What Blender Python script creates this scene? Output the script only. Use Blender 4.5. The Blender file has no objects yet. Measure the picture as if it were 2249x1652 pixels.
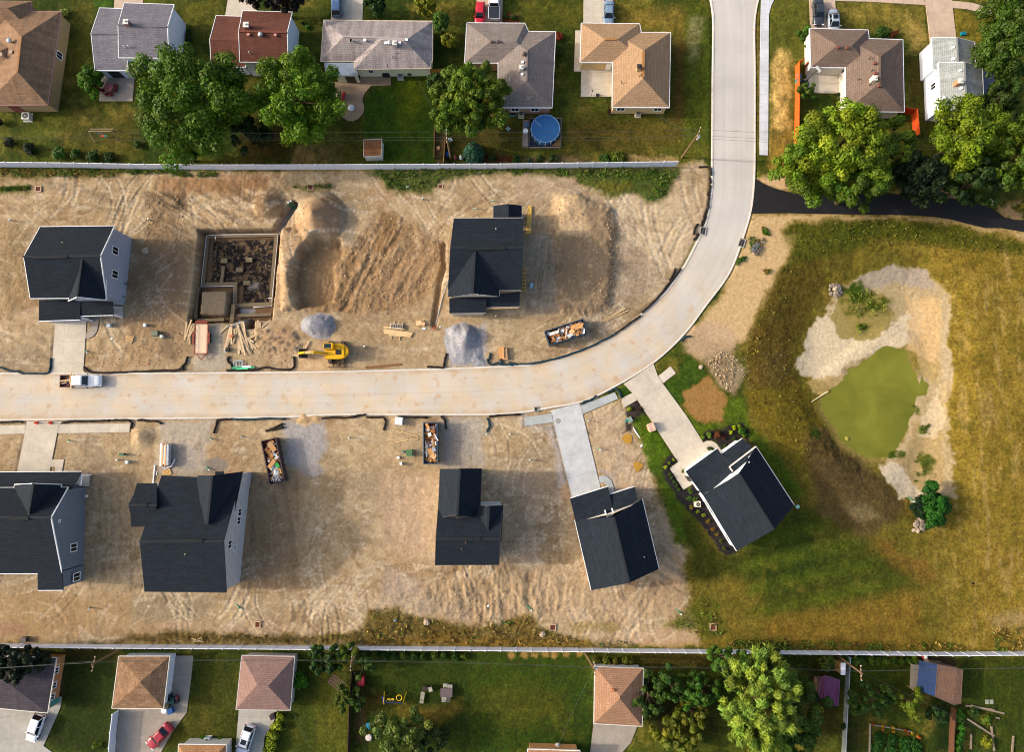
import bpy,math,random
import numpy as np
from mathutils import Vector
sc=bpy.context.scene
COL=sc.collection
random.seed(11)
R=math.radians
H=110.0;TH=R(5.0);F=1499.0
CT,ST=math.cos(TH),math.sin(TH)
REG=dict(A=(0,0,7),B=(650,0,7),C=(1300,0,7),D=(1950,0,7),E=(2600,0,7),F=(3190,0,7),G=(0,600,7),H=(650,600,7),I=(1300,600,7),J=(1950,600,7),K=(2600,600,7),L=(3190,600,7),M=(0,1200,7),N=(650,1200,7),O=(1300,1200,7),P=(1950,1200,7),Q=(2600,1200,7),R=(3190,1200,7),S=(0,1750,6),T=(550,1750,6),U=(1450,1750,6),V=(2000,1750,6),W=(2500,1600,6),X=(3100,1750,6),a=(0,2257,6),b=(600,2257,6),c=(1200,2257,6),d=(1800,2257,6),e=(2400,2257,6),f=(2900,2257,6),g=(3290,2257,6))
K0=3890/2249.0
def px(r,x,y):
 if r=='p':return x,y
 a,b,k=REG[r];s=k*100/1652.0
 return(a+x*s)/K0,(b+y*s)/K0
def w(r,x,y,z=0.0):
 """plan position (metres) of a surveyed point that lies z metres above the ground"""
 if isinstance(x,tuple):r,x,y=x[0],x[1],y
 u,v=px(r,x,y)
 dx=(u-1124.5)/F;dy=(826-v)/F
 yy=dy*CT+ST;zz=dy*ST-CT
 t=(z-H)/zz
 return Vector((dx*t,yy*t,z))
def W2(r,pts,z=0.0):
 out=[]
 for p in pts:
  if len(p)==3:q=w(p[0],p[1],p[2],z)
  else:q=w(r,p[0],p[1],z)
  out.append((q.x,q.y))
 return out
def lin(c):
 return tuple((v/12.92 if v<=.04045 else((v+.055)/1.055)**2.4)for v in(c[0]/255.,c[1]/255.,c[2]/255.))
MATS={}
def newmat(name):
 m=bpy.data.materials.new(name);m.use_nodes=True
 return m,m.node_tree.nodes,m.node_tree.links
def mat(col,rough=.8,var=.12,scale=3.0,metal=0.0,bump=0.0,fine=0.0,spec=.3,stain=0.0):
 """plain surface with cloudy colour variation"""
 key=('m',col,rough,var,scale,metal,bump,fine,spec,stain)
 if key in MATS:return MATS[key]
 m,n,l=newmat('surface');b=n['Principled BSDF']
 b.inputs['Roughness'].default_value=rough;b.inputs['Metallic'].default_value=metal
 b.inputs['Specular IOR Level'].default_value=spec
 c=lin(col)
 tc=n.new('ShaderNodeTexCoord');nz=n.new('ShaderNodeTexNoise');nz.inputs['Scale'].default_value=scale
 nz.inputs['Detail'].default_value=5;l.new(tc.outputs['Object'],nz.inputs['Vector'])
 mr=n.new('ShaderNodeMapRange');mr.inputs[1].default_value=.25;mr.inputs[2].default_value=.75
 mr.inputs[3].default_value=1-var;mr.inputs[4].default_value=1+var
 l.new(nz.outputs['Fac'],mr.inputs[0])
 mx=n.new('ShaderNodeMix');mx.data_type='RGBA';mx.blend_type='MULTIPLY';mx.inputs[0].default_value=1
 mx.inputs[6].default_value=(*c,1);l.new(mr.outputs[0],mx.inputs[7])
 out=mx.outputs[2]
 if stain>0:
  n2=n.new('ShaderNodeTexNoise');n2 .inputs['Scale'].default_value=.35;n2 .inputs['Detail'].default_value=6
  l.new(tc.outputs['Object'],n2 .inputs['Vector'])
  m2=n.new('ShaderNodeMapRange');m2 .inputs[1].default_value=.42;m2 .inputs[2].default_value=.72;m2 .inputs[3].default_value=0;m2 .inputs[4].default_value=stain
  l.new(n2 .outputs['Fac'],m2 .inputs[0])
  mz=n.new('ShaderNodeMix');mz.data_type='RGBA';l.new(m2 .outputs[0],mz.inputs[0]);l.new(out,mz.inputs[6])
  mz.inputs[7].default_value=(c[0]*.55,c[1]*.5,c[2]*.42,1);out=mz.outputs[2]
 l.new(out,b.inputs['Base Color'])
 if bump>0:
  bp=n.new('ShaderNodeBump');bp.inputs['Strength'].default_value=bump;bp.inputs['Distance'].default_value=.05
  l.new(nz.outputs['Fac'],bp.inputs['Height']);l.new(bp.outputs[0],b.inputs['Normal'])
 MATS[key]=m;return m
def shingle(col,var=.22,streak=.12,row=.16,w_=.95,warm=0.0):
 key=('sh',col,var,streak,row)
 if key in MATS:return MATS[key]
 m,n,l=newmat('shingles');b=n['Principled BSDF'];b.inputs['Roughness'].default_value=.95;b.inputs['Specular IOR Level'].default_value=.15
 c=lin(col)
 uv=n.new('ShaderNodeUVMap')
 br=n.new('ShaderNodeTexBrick');br.inputs['Scale'].default_value=1
 br.inputs['Brick Width'].default_value=w_;br.inputs['Row Height'].default_value=row*1.7;br.inputs['Mortar Size'].default_value=.018
 br.inputs['Color1'].default_value=(1+var,1+var,1+var,1);br.inputs['Color2'].default_value=(1-var,1-var,1-var,1);br.inputs['Mortar'].default_value=(.55,.55,.55,1)
 l.new(uv.outputs[0],br.inputs['Vector'])
 tc=n.new('ShaderNodeTexCoord')
 nz=n.new('ShaderNodeTexNoise');nz.inputs['Scale'].default_value=4.5;nz.inputs['Detail'].default_value=7;nz.inputs['Roughness'].default_value=.75;l.new(tc.outputs['Object'],nz.inputs['Vector'])
 mr=n.new('ShaderNodeMapRange');mr.inputs[1].default_value=.3;mr.inputs[2].default_value=.7;mr.inputs[3].default_value=.72;mr.inputs[4].default_value=1.28
 l.new(nz.outputs['Fac'],mr.inputs[0])
 mp=n.new('ShaderNodeMapping');mp.inputs['Scale'].default_value=(1.1,.12,1);l.new(uv.outputs[0],mp.inputs['Vector'])
 n2=n.new('ShaderNodeTexNoise');n2 .inputs['Scale'].default_value=1;n2 .inputs['Detail'].default_value=4;l.new(mp.outputs[0],n2 .inputs['Vector'])
 m2=n.new('ShaderNodeMapRange');m2 .inputs[1].default_value=.3;m2 .inputs[2].default_value=.7;m2 .inputs[3].default_value=1-streak;m2 .inputs[4].default_value=1+streak
 l.new(n2 .outputs['Fac'],m2 .inputs[0])
 def mul(a_,b_):
  x=n.new('ShaderNodeMix');x.data_type='RGBA';x.blend_type='MULTIPLY';x.inputs[0].default_value=1
  if isinstance(a_,tuple):x.inputs[6].default_value=a_
  else:l.new(a_,x.inputs[6])
  l.new(b_,x.inputs[7]);return x.outputs[2]
 o=mul((*c,1),br.outputs['Color']);o=mul(o,mr.outputs[0]);o=mul(o,m2 .outputs[0])
 l.new(o,b.inputs['Base Color'])
 bp=n.new('ShaderNodeBump');bp.inputs['Strength'].default_value=.35;bp.inputs['Distance'].default_value=.02
 l.new(br.outputs['Fac'],bp.inputs['Height']);bp.invert=True;l.new(bp.outputs[0],b.inputs['Normal'])
 MATS[key]=m;return m
def lines(col,pitch=.2,depth=.2,rough=.7,vert=False,dark=.75):
 """siding, boards: parallel lines in uv"""
 key=('ln',col,pitch,depth,vert,dark)
 if key in MATS:return MATS[key]
 m,n,l=newmat('boards');b=n['Principled BSDF'];b.inputs['Roughness'].default_value=rough;b.inputs['Specular IOR Level'].default_value=.25
 c=lin(col);uv=n.new('ShaderNodeUVMap');sp=n.new('ShaderNodeSeparateXYZ');l.new(uv.outputs[0],sp.inputs[0])
 d=n.new('ShaderNodeMath');d.operation='DIVIDE';l.new(sp.outputs[0 if vert else 1],d.inputs[0]);d.inputs[1].default_value=pitch
 fr=n.new('ShaderNodeMath');fr.operation='FRACT';l.new(d.outputs[0],fr.inputs[0])
 lt=n.new('ShaderNodeMath');lt.operation='LESS_THAN';l.new(fr.outputs[0],lt.inputs[0]);lt.inputs[1].default_value=.14
 fl=n.new('ShaderNodeMath');fl.operation='FLOOR';l.new(d.outputs[0],fl.inputs[0])
 wn=n.new('ShaderNodeTexWhiteNoise');wn.noise_dimensions='1D';l.new(fl.outputs[0],wn.inputs['W'])
 mr=n.new('ShaderNodeMapRange');mr.inputs[3].default_value=1-depth;mr.inputs[4].default_value=1+depth;l.new(wn.outputs['Value'],mr.inputs[0])
 tc=n.new('ShaderNodeTexCoord');nz=n.new('ShaderNodeTexNoise');nz.inputs['Scale'].default_value=2.5;nz.inputs['Detail'].default_value=5;l.new(tc.outputs['Object'],nz.inputs['Vector'])
 m3=n.new('ShaderNodeMapRange');m3 .inputs[3].default_value=.8;m3 .inputs[4].default_value=1.2;l.new(nz.outputs['Fac'],m3 .inputs[0])
 mm=n.new('ShaderNodeMath');mm.operation='MULTIPLY';l.new(mr.outputs[0],mm.inputs[0]);l.new(m3 .outputs[0],mm.inputs[1])
 a_=n.new('ShaderNodeMath');a_.operation='MULTIPLY_ADD';l.new(lt.outputs[0],a_.inputs[0]);a_.inputs[1].default_value=dark-1;a_.inputs[2].default_value=1
 m4=n.new('ShaderNodeMath');m4 .operation='MULTIPLY';l.new(mm.outputs[0],m4 .inputs[0]);l.new(a_.outputs[0],m4 .inputs[1])
 mx=n.new('ShaderNodeMix');mx.data_type='RGBA';mx.blend_type='MULTIPLY';mx.inputs[0].default_value=1;mx.inputs[6].default_value=(*c,1);l.new(m4 .outputs[0],mx.inputs[7])
 l.new(mx.outputs[2],b.inputs['Base Color'])
 MATS[key]=m;return m
def brickmat(col,mortar,bw=.25,bh=.09,var=.15):
 key=('br',col,mortar,bw,bh)
 if key in MATS:return MATS[key]
 m,n,l=newmat('brickwork');b=n['Principled BSDF'];b.inputs['Roughness'].default_value=.9
 c=lin(col);uv=n.new('ShaderNodeUVMap');br=n.new('ShaderNodeTexBrick');br.inputs['Scale'].default_value=1
 br.inputs['Brick Width'].default_value=bw;br.inputs['Row Height'].default_value=bh;br.inputs['Mortar Size'].default_value=.012
 br.inputs['Color1'].default_value=(*[v*(1+var)for v in c],1);br.inputs['Color2'].default_value=(*[v*(1-var)for v in c],1);br.inputs['Mortar'].default_value=(*lin(mortar),1)
 l.new(uv.outputs[0],br.inputs['Vector']);l.new(br.outputs['Color'],b.inputs['Base Color'])
 MATS[key]=m;return m
def glassmat():
 return mat((16,22,28),rough=.08,var=.05,spec=.6)
def paint(col,metal=0.0):
 key=('pt',col)
 if key in MATS:return MATS[key]
 m,n,l=newmat('car_paint');b=n['Principled BSDF'];b.inputs['Roughness'].default_value=.32
 b.inputs['Coat Weight'].default_value=.5;b.inputs['Coat Roughness'].default_value=.12
 c=lin(col);tc=n.new('ShaderNodeTexCoord');nz=n.new('ShaderNodeTexNoise');nz.inputs['Scale'].default_value=2.2;nz.inputs['Detail'].default_value=4;l.new(tc.outputs['Object'],nz.inputs['Vector'])
 mx=n.new('ShaderNodeMix');mx.data_type='RGBA';l.new(nz.outputs['Fac'],mx.inputs[0]);mx.inputs[6].default_value=(*[v*.86 for v in c],1);mx.inputs[7].default_value=(*[min(1,v*1.1+.004)for v in c],1)
 l.new(mx.outputs[2],b.inputs['Base Color']);MATS[key]=m;return m
def leafmat():
 if 'leaf' in MATS:return MATS['leaf']
 m,n,l=newmat('leaves');b=n['Principled BSDF'];b.inputs['Roughness'].default_value=.6;b.inputs['Specular IOR Level'].default_value=.25
 at=n.new('ShaderNodeAttribute');at.attribute_name='Col'
 l.new(at.outputs['Color'],b.inputs['Base Color'])
 tr=n.new('ShaderNodeBsdfTranslucent');hs=n.new('ShaderNodeHueSaturation');hs.inputs['Value'].default_value=1.3;hs.inputs['Saturation'].default_value=1.1
 l.new(at.outputs['Color'],hs.inputs['Color']);l.new(hs.outputs[0],tr.inputs['Color'])
 ms=n.new('ShaderNodeMixShader');ms.inputs[0].default_value=.16
 l.new(b.outputs[0],ms.inputs[1]);l.new(tr.outputs[0],ms.inputs[2]);l.new(ms.outputs[0],n['Material Output'].inputs['Surface'])
 MATS['leaf']=m;return m
class MB:
 def __init__(s):s.v=[];s.f=[];s.mi=[];s.c=[]
 def face(s,pts,mi=0,col=None):
  i=len(s.v);s.v.extend([tuple(p)for p in pts]);s.f.append(tuple(range(i,i+len(pts))));s.mi.append(mi);s.c.append(col);return s
 def mesh(s,vs,fs,mi=0):
  i=len(s.v);s.v.extend([tuple(p)for p in vs])
  for f in fs:s.f.append(tuple(i+k for k in f));s.mi.append(mi);s.c.append(None)
  return s
 def box(s,c,d,rz=0.0,mi=0,rx=0.0,ry=0.0,taper=1.0):
  hx,hy,hz=d[0]/2,d[1]/2,d[2]/2
  vs=[]
  for z in(-hz,hz):
   k=taper if z>0 else 1
   for x,y in((-hx,-hy),(hx,-hy),(hx,hy),(-hx,hy)):
    p=Vector((x*k,y*k,z))
    if rx:p=Vector((p.x,p.y*math.cos(rx)-p.z*math.sin(rx),p.y*math.sin(rx)+p.z*math.cos(rx)))
    if ry:p=Vector((p.x*math.cos(ry)+p.z*math.sin(ry),p.y,-p.x*math.sin(ry)+p.z*math.cos(ry)))
    if rz:p=Vector((p.x*math.cos(rz)-p.y*math.sin(rz),p.x*math.sin(rz)+p.y*math.cos(rz),p.z))
    vs.append((p.x+c[0],p.y+c[1],p.z+c[2]))
  return s.mesh(vs,[(3,2,1,0),(4,5,6,7),(0,1,5,4),(1,2,6,5),(2,3,7,6),(3,0,4,7)],mi)
 def beam(s,p,q,wd,ht,mi=0,roll=None):
  p,q=Vector(p),Vector(q);d=(q-p)
  if d.length<1e-6:return s
  d.normalize();up=Vector((0,0,1))if abs(d.z)<.95 else Vector((1,0,0))
  sd=d.cross(up).normalized();u=sd.cross(d).normalized()
  a,b=sd*wd/2,u*ht/2
  vs=[p-a-b,p+a-b,p+a+b,p-a+b,q-a-b,q+a-b,q+a+b,q-a+b]
  return s.mesh(vs,[(0,1,2,3),(7,6,5,4),(0,4,5,1),(1,5,6,2),(2,6,7,3),(3,7,4,0)],mi)
 def prism(s,pts,z0,z1,mi=0):
  n=len(pts);ar=sum(pts[i][0]*pts[(i+1)%n][1]-pts[(i+1)%n][0]*pts[i][1]for i in range(n))
  if ar<0:pts=pts[::-1]
  vs=[(x,y,z0)for x,y in pts]+[(x,y,z1)for x,y in pts]
  fs=[tuple(range(n,2*n)),tuple(range(n-1,-1,-1))]+[(i,(i+1)%n,n+(i+1)%n,n+i)for i in range(n)]
  return s.mesh(vs,fs,mi)
 def tube(s,pts,r,n=8,mi=0,cap=True,rs=None):
  pts=[Vector(p)for p in pts];vs=[];fs=[];prev=None
  for i,p in enumerate(pts):
   a=pts[max(0,i-1)];b=pts[min(len(pts)-1,i+1)];d=(b-a).normalized()
   if prev is None:
    up=Vector((0,0,1))if abs(d.z)<.9 else Vector((1,0,0))
    sd=d.cross(up).normalized()
   else:sd=(prev-d*prev.dot(d)).normalized()
   prev=sd;u=sd.cross(d)
   rr=rs[i]if rs else r
   for k in range(n):
    t=2*math.pi*k/n;vs.append(p+sd*math.cos(t)*rr+u*math.sin(t)*rr)
  for i in range(len(pts)-1):
   for k in range(n):fs.append((i*n+k,i*n+(k+1)%n,(i+1)*n+(k+1)%n,(i+1)*n+k))
  if cap:fs.append(tuple(range(n-1,-1,-1)));fs.append(tuple(range((len(pts)-1)*n,len(pts)*n)))
  return s.mesh(vs,fs,mi)
 def cyl(s,c,r,h,n=14,mi=0,r2=None):
  return s.tube([c,(c[0],c[1],c[2]+h)],r,n,mi,rs=[r,r if r2 is None else r2])
 def lathe(s,c,prof,n=16,mi=0):
  vs=[];fs=[]
  for r,z in prof:
   for k in range(n):
    t=2*math.pi*k/n;vs.append((c[0]+r*math.cos(t),c[1]+r*math.sin(t),c[2]+z))
  for i in range(len(prof)-1):
   for k in range(n):fs.append((i*n+k,i*n+(k+1)%n,(i+1)*n+(k+1)%n,(i+1)*n+k))
  fs.append(tuple(range((len(prof)-1)*n,len(prof)*n)));fs.append(tuple(range(n-1,-1,-1)))
  return s.mesh(vs,fs,mi)
 def lump(s,c,r,seed=0,sq=1.0,n=6,m=4,mi=0):
  rnd=random.Random(seed);vs=[(c[0],c[1],c[2]+r*sq)];fs=[]
  for j in range(1,m):
   ph=math.pi*j/m
   for k in range(n):
    t=2*math.pi*(k+.5*(j%2))/n;rr=r*rnd.uniform(.75,1.2)
    vs.append((c[0]+rr*math.sin(ph)*math.cos(t),c[1]+rr*math.sin(ph)*math.sin(t),c[2]+rr*sq*math.cos(ph)))
  vs.append((c[0],c[1],c[2]-r*sq));L=len(vs)-1
  for k in range(n):fs.append((0,1+k,1+(k+1)%n));fs.append((L,1+(m-2)*n+(k+1)%n,1+(m-2)*n+k))
  for j in range(m-2):
   for k in range(n):fs.append((1+j*n+k,1+(j+1)*n+k,1+(j+1)*n+(k+1)%n,1+j*n+(k+1)%n))
  return s.mesh(vs,fs,mi)
 def build(s,name,mats,parent=None,off=None,smooth=False,uv=True):
  me=bpy.data.meshes.new(name)
  v=s.v if off is None else[(p[0]-off[0],p[1]-off[1],p[2]-off[2])for p in s.v]
  me.from_pydata(v,[],s.f)
  if not isinstance(mats,(list,tuple)):mats=[mats]
  for m in mats:me.materials.append(m)
  if len(mats)>1:me.polygons.foreach_set('material_index',s.mi)
  if smooth:me.polygons.foreach_set('use_smooth',[True]*len(s.f))
  if any(c is not None for c in s.c):
   ca=me.color_attributes.new('Col','FLOAT_COLOR','CORNER');arr=[]
   for f,c in zip(s.f,s.c):arr.extend((*(c or(.1,.1,.1)),1.0)*len(f))
   ca.data.foreach_set('color',arr)
  elif uv:
   ul=me.uv_layers.new(name='UVMap');arr=[]
   for p in me.polygons:
    nn=p.normal
    t=Vector((0,0,1)).cross(nn)
    if t.length<.05:t=Vector((1,0,0))
    t.normalize();bt=nn.cross(t)
    for vi in p.vertices:
     co=me.vertices[vi].co;arr.extend((co.dot(t),co.dot(bt)))
   ul.data.foreach_set('uv',arr)
  o=bpy.data.objects.new(name,me);COL.objects.link(o)
  if parent is not None:o.parent=parent
  return o
def tag(o,label=None,cat=None,group=None,kind=None):
 if label:o['label']=label
 if cat:o['category']=cat
 if group:o['group']=group
 if kind:o['kind']=kind
 return o
def thing(name,label,cat,loc=(0,0,0),rz=0.0,group=None):
 o=bpy.data.objects.new(name,None);COL.objects.link(o);o.location=loc;o.rotation_euler=(0,0,rz)
 o.empty_display_size=.3
 return tag(o,label,cat,group)
def dup(root,loc,rz,label,group=None):
 r=root.copy();COL.objects.link(r);r.location=loc;r.rotation_euler=(0,0,rz);r['label']=label
 if group:r['group']=group
 for ch in list(root.children):
  c=ch.copy();COL.objects.link(c);c.parent=r
  for g in list(ch.children):
   d=g.copy();COL.objects.link(d);d.parent=c
 return r
ORD=['first','second','third','fourth','fifth','sixth','seventh','eighth','ninth','tenth','eleventh','twelfth','thirteenth','fourteenth','fifteenth','sixteenth','seventeenth','eighteenth','nineteenth','twentieth']
_rs=np.random.RandomState(5)
_PERM=np.concatenate([_rs.permutation(512)]*3)
_G=np.stack([np.cos(np.arange(512)*2.399963),np.sin(np.arange(512)*2.399963)],1).astype(np.float32)
def perlin(x,y,seed=0):
 xi=np.floor(x).astype(np.int32);yi=np.floor(y).astype(np.int32)
 xf=(x-xi).astype(np.float32);yf=(y-yi).astype(np.float32)
 u=xf*xf*xf*(xf*(xf*6-15)+10);v=yf*yf*yf*(yf*(yf*6-15)+10)
 def g(ix,iy,fx,fy):
  h=_PERM[_PERM[(ix+seed*37)&511]+(iy&511)]&511
  gg=_G[h];return gg[...,0]*fx+gg[...,1]*fy
 a=g(xi,yi,xf,yf);b=g(xi+1,yi,xf-1,yf);c=g(xi,yi+1,xf,yf-1);d=g(xi+1,yi+1,xf-1,yf-1)
 return(a+(b-a)*u+(c-a)*v+(a-b-c+d)*u*v)*1.5
def fbm(x,y,s,o=4,seed=0,gain=.5):
 r=0;a=1;t=0
 for i in range(o):
  r=r+a*perlin(x/s,y/s,seed+i*3);t+=a;a*=gain;s*=.5
 return r/t
def sstep(a,b,x):
 t=np.clip((x-a)/(b-a),0,1);return t*t*(3-2*t)
PAVED=[('driveway','M',[(498,50),(775,50),(748,490),(772,517),(425,521),(466,480)],'cwarm'),('path','M',[(766,203),(800,203),(840,180),(868,140),(886,60),(885,10),(825,10),(822,80),(800,130),(767,160)],'cold'),('driveway','M',[(235,948),(562,948),(528,978),(513,1056),(445,1402),(155,1402),(222,1062),(240,980)],'cwarm'),('pavement','M',[(-300,992),(238,978),(221,1058),(-300,1068)],'cwarm'),('pavement','M',[(531,972),(1171,965),(1160,1045),(516,1055)],'cwarm'),('path','M',[(468,1290),(575,1290),(555,1402),(495,1402),(495,1355),(452,1355)],'cwarm'),('driveway','P',[(330,850),(592,786),(620,880),(785,1560),(528,1645),(362,960),(345,870)],'cnew'),('pavement','P',[(105,910),(343,876),(358,956),(105,990)],'cnew2'),('pavement','P',[(598,808),(910,685),(940,745),(623,882)],'cnew2'),('path','P',[(765,1442),(800,1432),(840,1440),(880,1480),(900,1540),(910,1640),(860,1640),(840,1530),(815,1495),(774,1500)],'cnew2'),('driveway','P',[(990,612),(1258,432),(1295,542),(1340,608),('Q',20,900),('Q',240,1250),('W',285,545),('W',0,108),(1112,755),(1065,690)],'cwarm'),('pavement','P',[(1299,540),(1410,453),(1458,515),(1343,605)],'cwarm'),('pavement','P',[(972,740),(1067,692),(1110,757),(990,825)],'cwarm'),('patio','W',[(120,495),(215,428),(282,545),(360,660),(265,722)],'cwarm'),('path','W',[(470,228),(510,207),(560,208),(610,235),(650,290),(690,345),(660,360),(620,310),(570,278),(520,272),(492,288)],'cwarm'),('pavement','E',[(690,-60),(683,150),(676,600),(673,1300),(676,1388),(749,1391),(752,1000),(755,400),(757,130),(775,55),(830,-60)],'cside'),('driveway','A',[(1030,-60),(1285,-60),(1280,160),(1018,160)],'cpink'),('driveway','B',[(517,-60),(690,-60),(770,80),(785,170),(480,170)],'cwarm'),('driveway','B',[(1440,-60),('C',192,-60),('C',180,190),(1433,190)],'cwarm'),('driveway','C',[(1205,-60),(1442,-60),(1432,215),(1190,215)],'cpink'),('driveway','D',[(630,-60),(906,-60),(900,230),(628,230)],'cwarm'),('driveway','E',[(1118,-60),(1345,-60),(1372,270),(1130,270)],'cpink'),('driveway','F',[(758,-60),(998,-60),(1045,345),(1040,420),(815,420),(785,150)],'cpink'),('pavement','F',[(-700,-45),(755,-5),(766,42),(300,14),(-700,-14)],'cpink'),('pavement','F',[(1003,3),(1180,20),(1280,50),(1362,76),(1360,148),(1260,108),(1150,80),(1008,68)],'cpink'),('patio','A',[(900,680),(1206,680),(1190,905),(890,905)],'cold'),('patio','C',[(-150,735),(160,725),(165,668),(438,665),(436,762),(262,765),(205,830),(180,885),(198,960),(190,1010),(150,1060),(100,1085),(50,1080),(0,1050),(-60,980),(-100,900)],'cstamp'),('patio','D',[(556,270),(600,270),(600,598),(892,598),(880,865),(604,865),(609,638),(543,638)],'cwarm'),('patio','E',[(1095,600),(1432,600),(1402,836),(1175,832),(1070,770),(1070,705),(1095,705)],'cwarm'),('driveway','a',[(-200,1170),(500,1245),(515,1190),(580,1150),(585,1078),(645,1078),(634,1188),(455,1592),(600,1700),(-200,1800)],'cgrey'),('driveway','a',[(1255,1190),('b',60,1190),('b',110,1000),('b',155,650),('b',370,648),('b',338,960),('b',300,1245),('b',145,1455),('b',0,1720),(1195,1760)],'cold'),('driveway','b',[(848,1200),(1250,1200),(1225,1310),(1180,1400),(1115,1500),(1095,1760),(800,1760)],'cgrey'),('driveway','d',[(1255,1350),('e',70,1350),('e',38,1440),('e',-10,1560),(1560,1652),(1520,1760),(1205,1760)],'cold'),]
ASPH=('K',[(640,185),(700,225),(800,268),(900,298),(1000,315),(1230,322),('L',160,322),('L',430,322),('L',700,342),('L',1000,362),('L',1200,400),('L',1350,450),('L',1480,535),('L',1560,555),('L',1800,560),('L',1800,690),('L',1650,662),('L',1450,628),('L',1300,626),('L',1150,590),('L',1000,550),('L',850,528),('L',700,515),('L',400,508),('L',160,505),(1200,500),(900,492),(605,497),(625,330)])
INN=[(-260,822),(-120,821),(0,818),(300,818),(600,816),(751,814),(982,808),(1127,801.5),(1176,797),(1274,767),(1355,728),(1443,658),(1496,592),(1528,533),(1550,484),(1561,420),(1562,371),(1563,300),(1563.5,171),(1565,60),(1561,10),(1545,-60)]
OUT=[(-260,928),(-120,927),(0,925),(300,922),(600,919),(751,913),(1060,913),(1160,907),(1208,897),(1280,885),(1353,850),(1436,799),(1505,735),(1557,665),(1597,614),(1621,562),(1640,504),(1652,464),(1659,392),(1660,280),(1660,147),(1659,50),(1666,0),(1690,-60)]
def catmull(p,n=8):
 o=[]
 for i in range(len(p)-1):
  a,b,c,d=p[max(0,i-1)],p[i],p[i+1],p[min(len(p)-1,i+2)]
  for k in range(n):
   t=k/n
   o.append(tuple(.5*((2*b[j])+(-a[j]+c[j])*t+(2*a[j]-5*b[j]+4*c[j]-d[j])*t*t+(-a[j]+3*b[j]-3*c[j]+d[j])*t**3)for j in range(len(b))))
 o.append(tuple(p[-1]));return o
def resample(p,n):
 p=np.array(p,float);d=np.concatenate([[0],np.cumsum(np.hypot(*np.diff(p,axis=0).T))])
 t=np.linspace(0,d[-1],n);return np.stack([np.interp(t,d,p[:,0]),np.interp(t,d,p[:,1])],1)
inn=np.array(W2('p',catmull(INN)));out_=np.array(W2('p',catmull(OUT)))
NR=260
inn=resample(inn,NR)
def near(p,q):
 r=[]
 j=0
 for a in p:
  k0=max(0,j-5);seg=q[k0:k0+120];d=((seg-a)**2).sum(1);j=k0+int(d.argmin());r.append(q[j])
 return np.array(r)
oh=resample(out_,3000);outp=[]
for i in range(NR):
 tg=inn[min(NR-1,i+1)]-inn[max(0,i-1)];tg/=np.hypot(*tg);nr=np.array([tg[1],-tg[0]])
 v=oh-inn[i];along=np.abs(v@tg);across=v@nr
 ok=(across>2)&(across<14);al=np.where(ok,along,1e9);outp.append(oh[int(al.argmin())])
outp=np.array(outp)
for _ in range(6):outp[1:-1]=(outp[:-2]+2*outp[1:-1]+outp[2:])/4
ROADPOLY=[tuple(p)for p in inn]+[tuple(p)for p in outp[::-1]]
def axis(a,b,st):
 core=np.arange(a,b,st);ext=[];d=1.0;x=0
 while x<900:x+=d;d*=1.45;ext.append(x)
 ext=np.array(ext);return np.concatenate([(a-ext)[::-1],core,core[-1]+ext])
STEP=.165
gx=axis(-91,91,STEP);gy=axis(-56,77,STEP)
X,Y=np.meshgrid(gx,gy);X=X.astype(np.float32);Y=Y.astype(np.float32)
nA=fbm(X,Y,14,4,1);nB=fbm(X,Y,4.5,4,2);nC=fbm(X,Y,1.5,4,3);nD=fbm(X,Y,.6,3,4)
WX=X+.9*fbm(X,Y,3.2,4,5)+.35*fbm(X,Y,.8,2,15);WY=Y+.9*fbm(X,Y,3.2,4,6)+.35*fbm(X,Y,.8,2,16)
def sdist(pts,warp=True,mar=6.0,wamp=1.0):
 P_=np.array(pts,float);n=len(P_)
 x0,y0=P_.min(0)-mar;x1,y1=P_.max(0)+mar
 i0,i1=np.searchsorted(gx,[x0,x1]);j0,j1=np.searchsorted(gy,[y0,y1])
 D=np.full(X.shape,99.0,np.float32)
 if i1<=i0 or j1<=j0:return D
 xs=X[j0:j1,i0:i1];ys=Y[j0:j1,i0:i1]
 if warp:xs=xs+(WX[j0:j1,i0:i1]-xs)*wamp;ys=ys+(WY[j0:j1,i0:i1]-ys)*wamp
 d2=np.full(xs.shape,1e9,np.float32);ins=np.zeros(xs.shape,bool)
 for k in range(n):
  ax,ay=P_[k];bx,by=P_[(k+1)%n];ex,ey=bx-ax,by-ay;L=ex*ex+ey*ey+1e-9
  t=np.clip(((xs-ax)*ex+(ys-ay)*ey)/L,0,1)
  d2=np.minimum(d2,(xs-ax-t*ex)**2+(ys-ay-t*ey)**2)
  c=((ay<=ys)&(by>ys))|((by<=ys)&(ay>ys))
  ins^=c&(xs<ax+(ys-ay)*ex/(ey if abs(ey)>1e-9 else 1e-9))
 d=np.sqrt(d2);D[j0:j1,i0:i1]=np.where(ins,-d,d);return D
def Mk(r,pts,soft=.6,warp=True,wamp=1.0):
 return sstep(soft,-soft,sdist(W2(r,pts),warp,6+soft,wamp))
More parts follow.
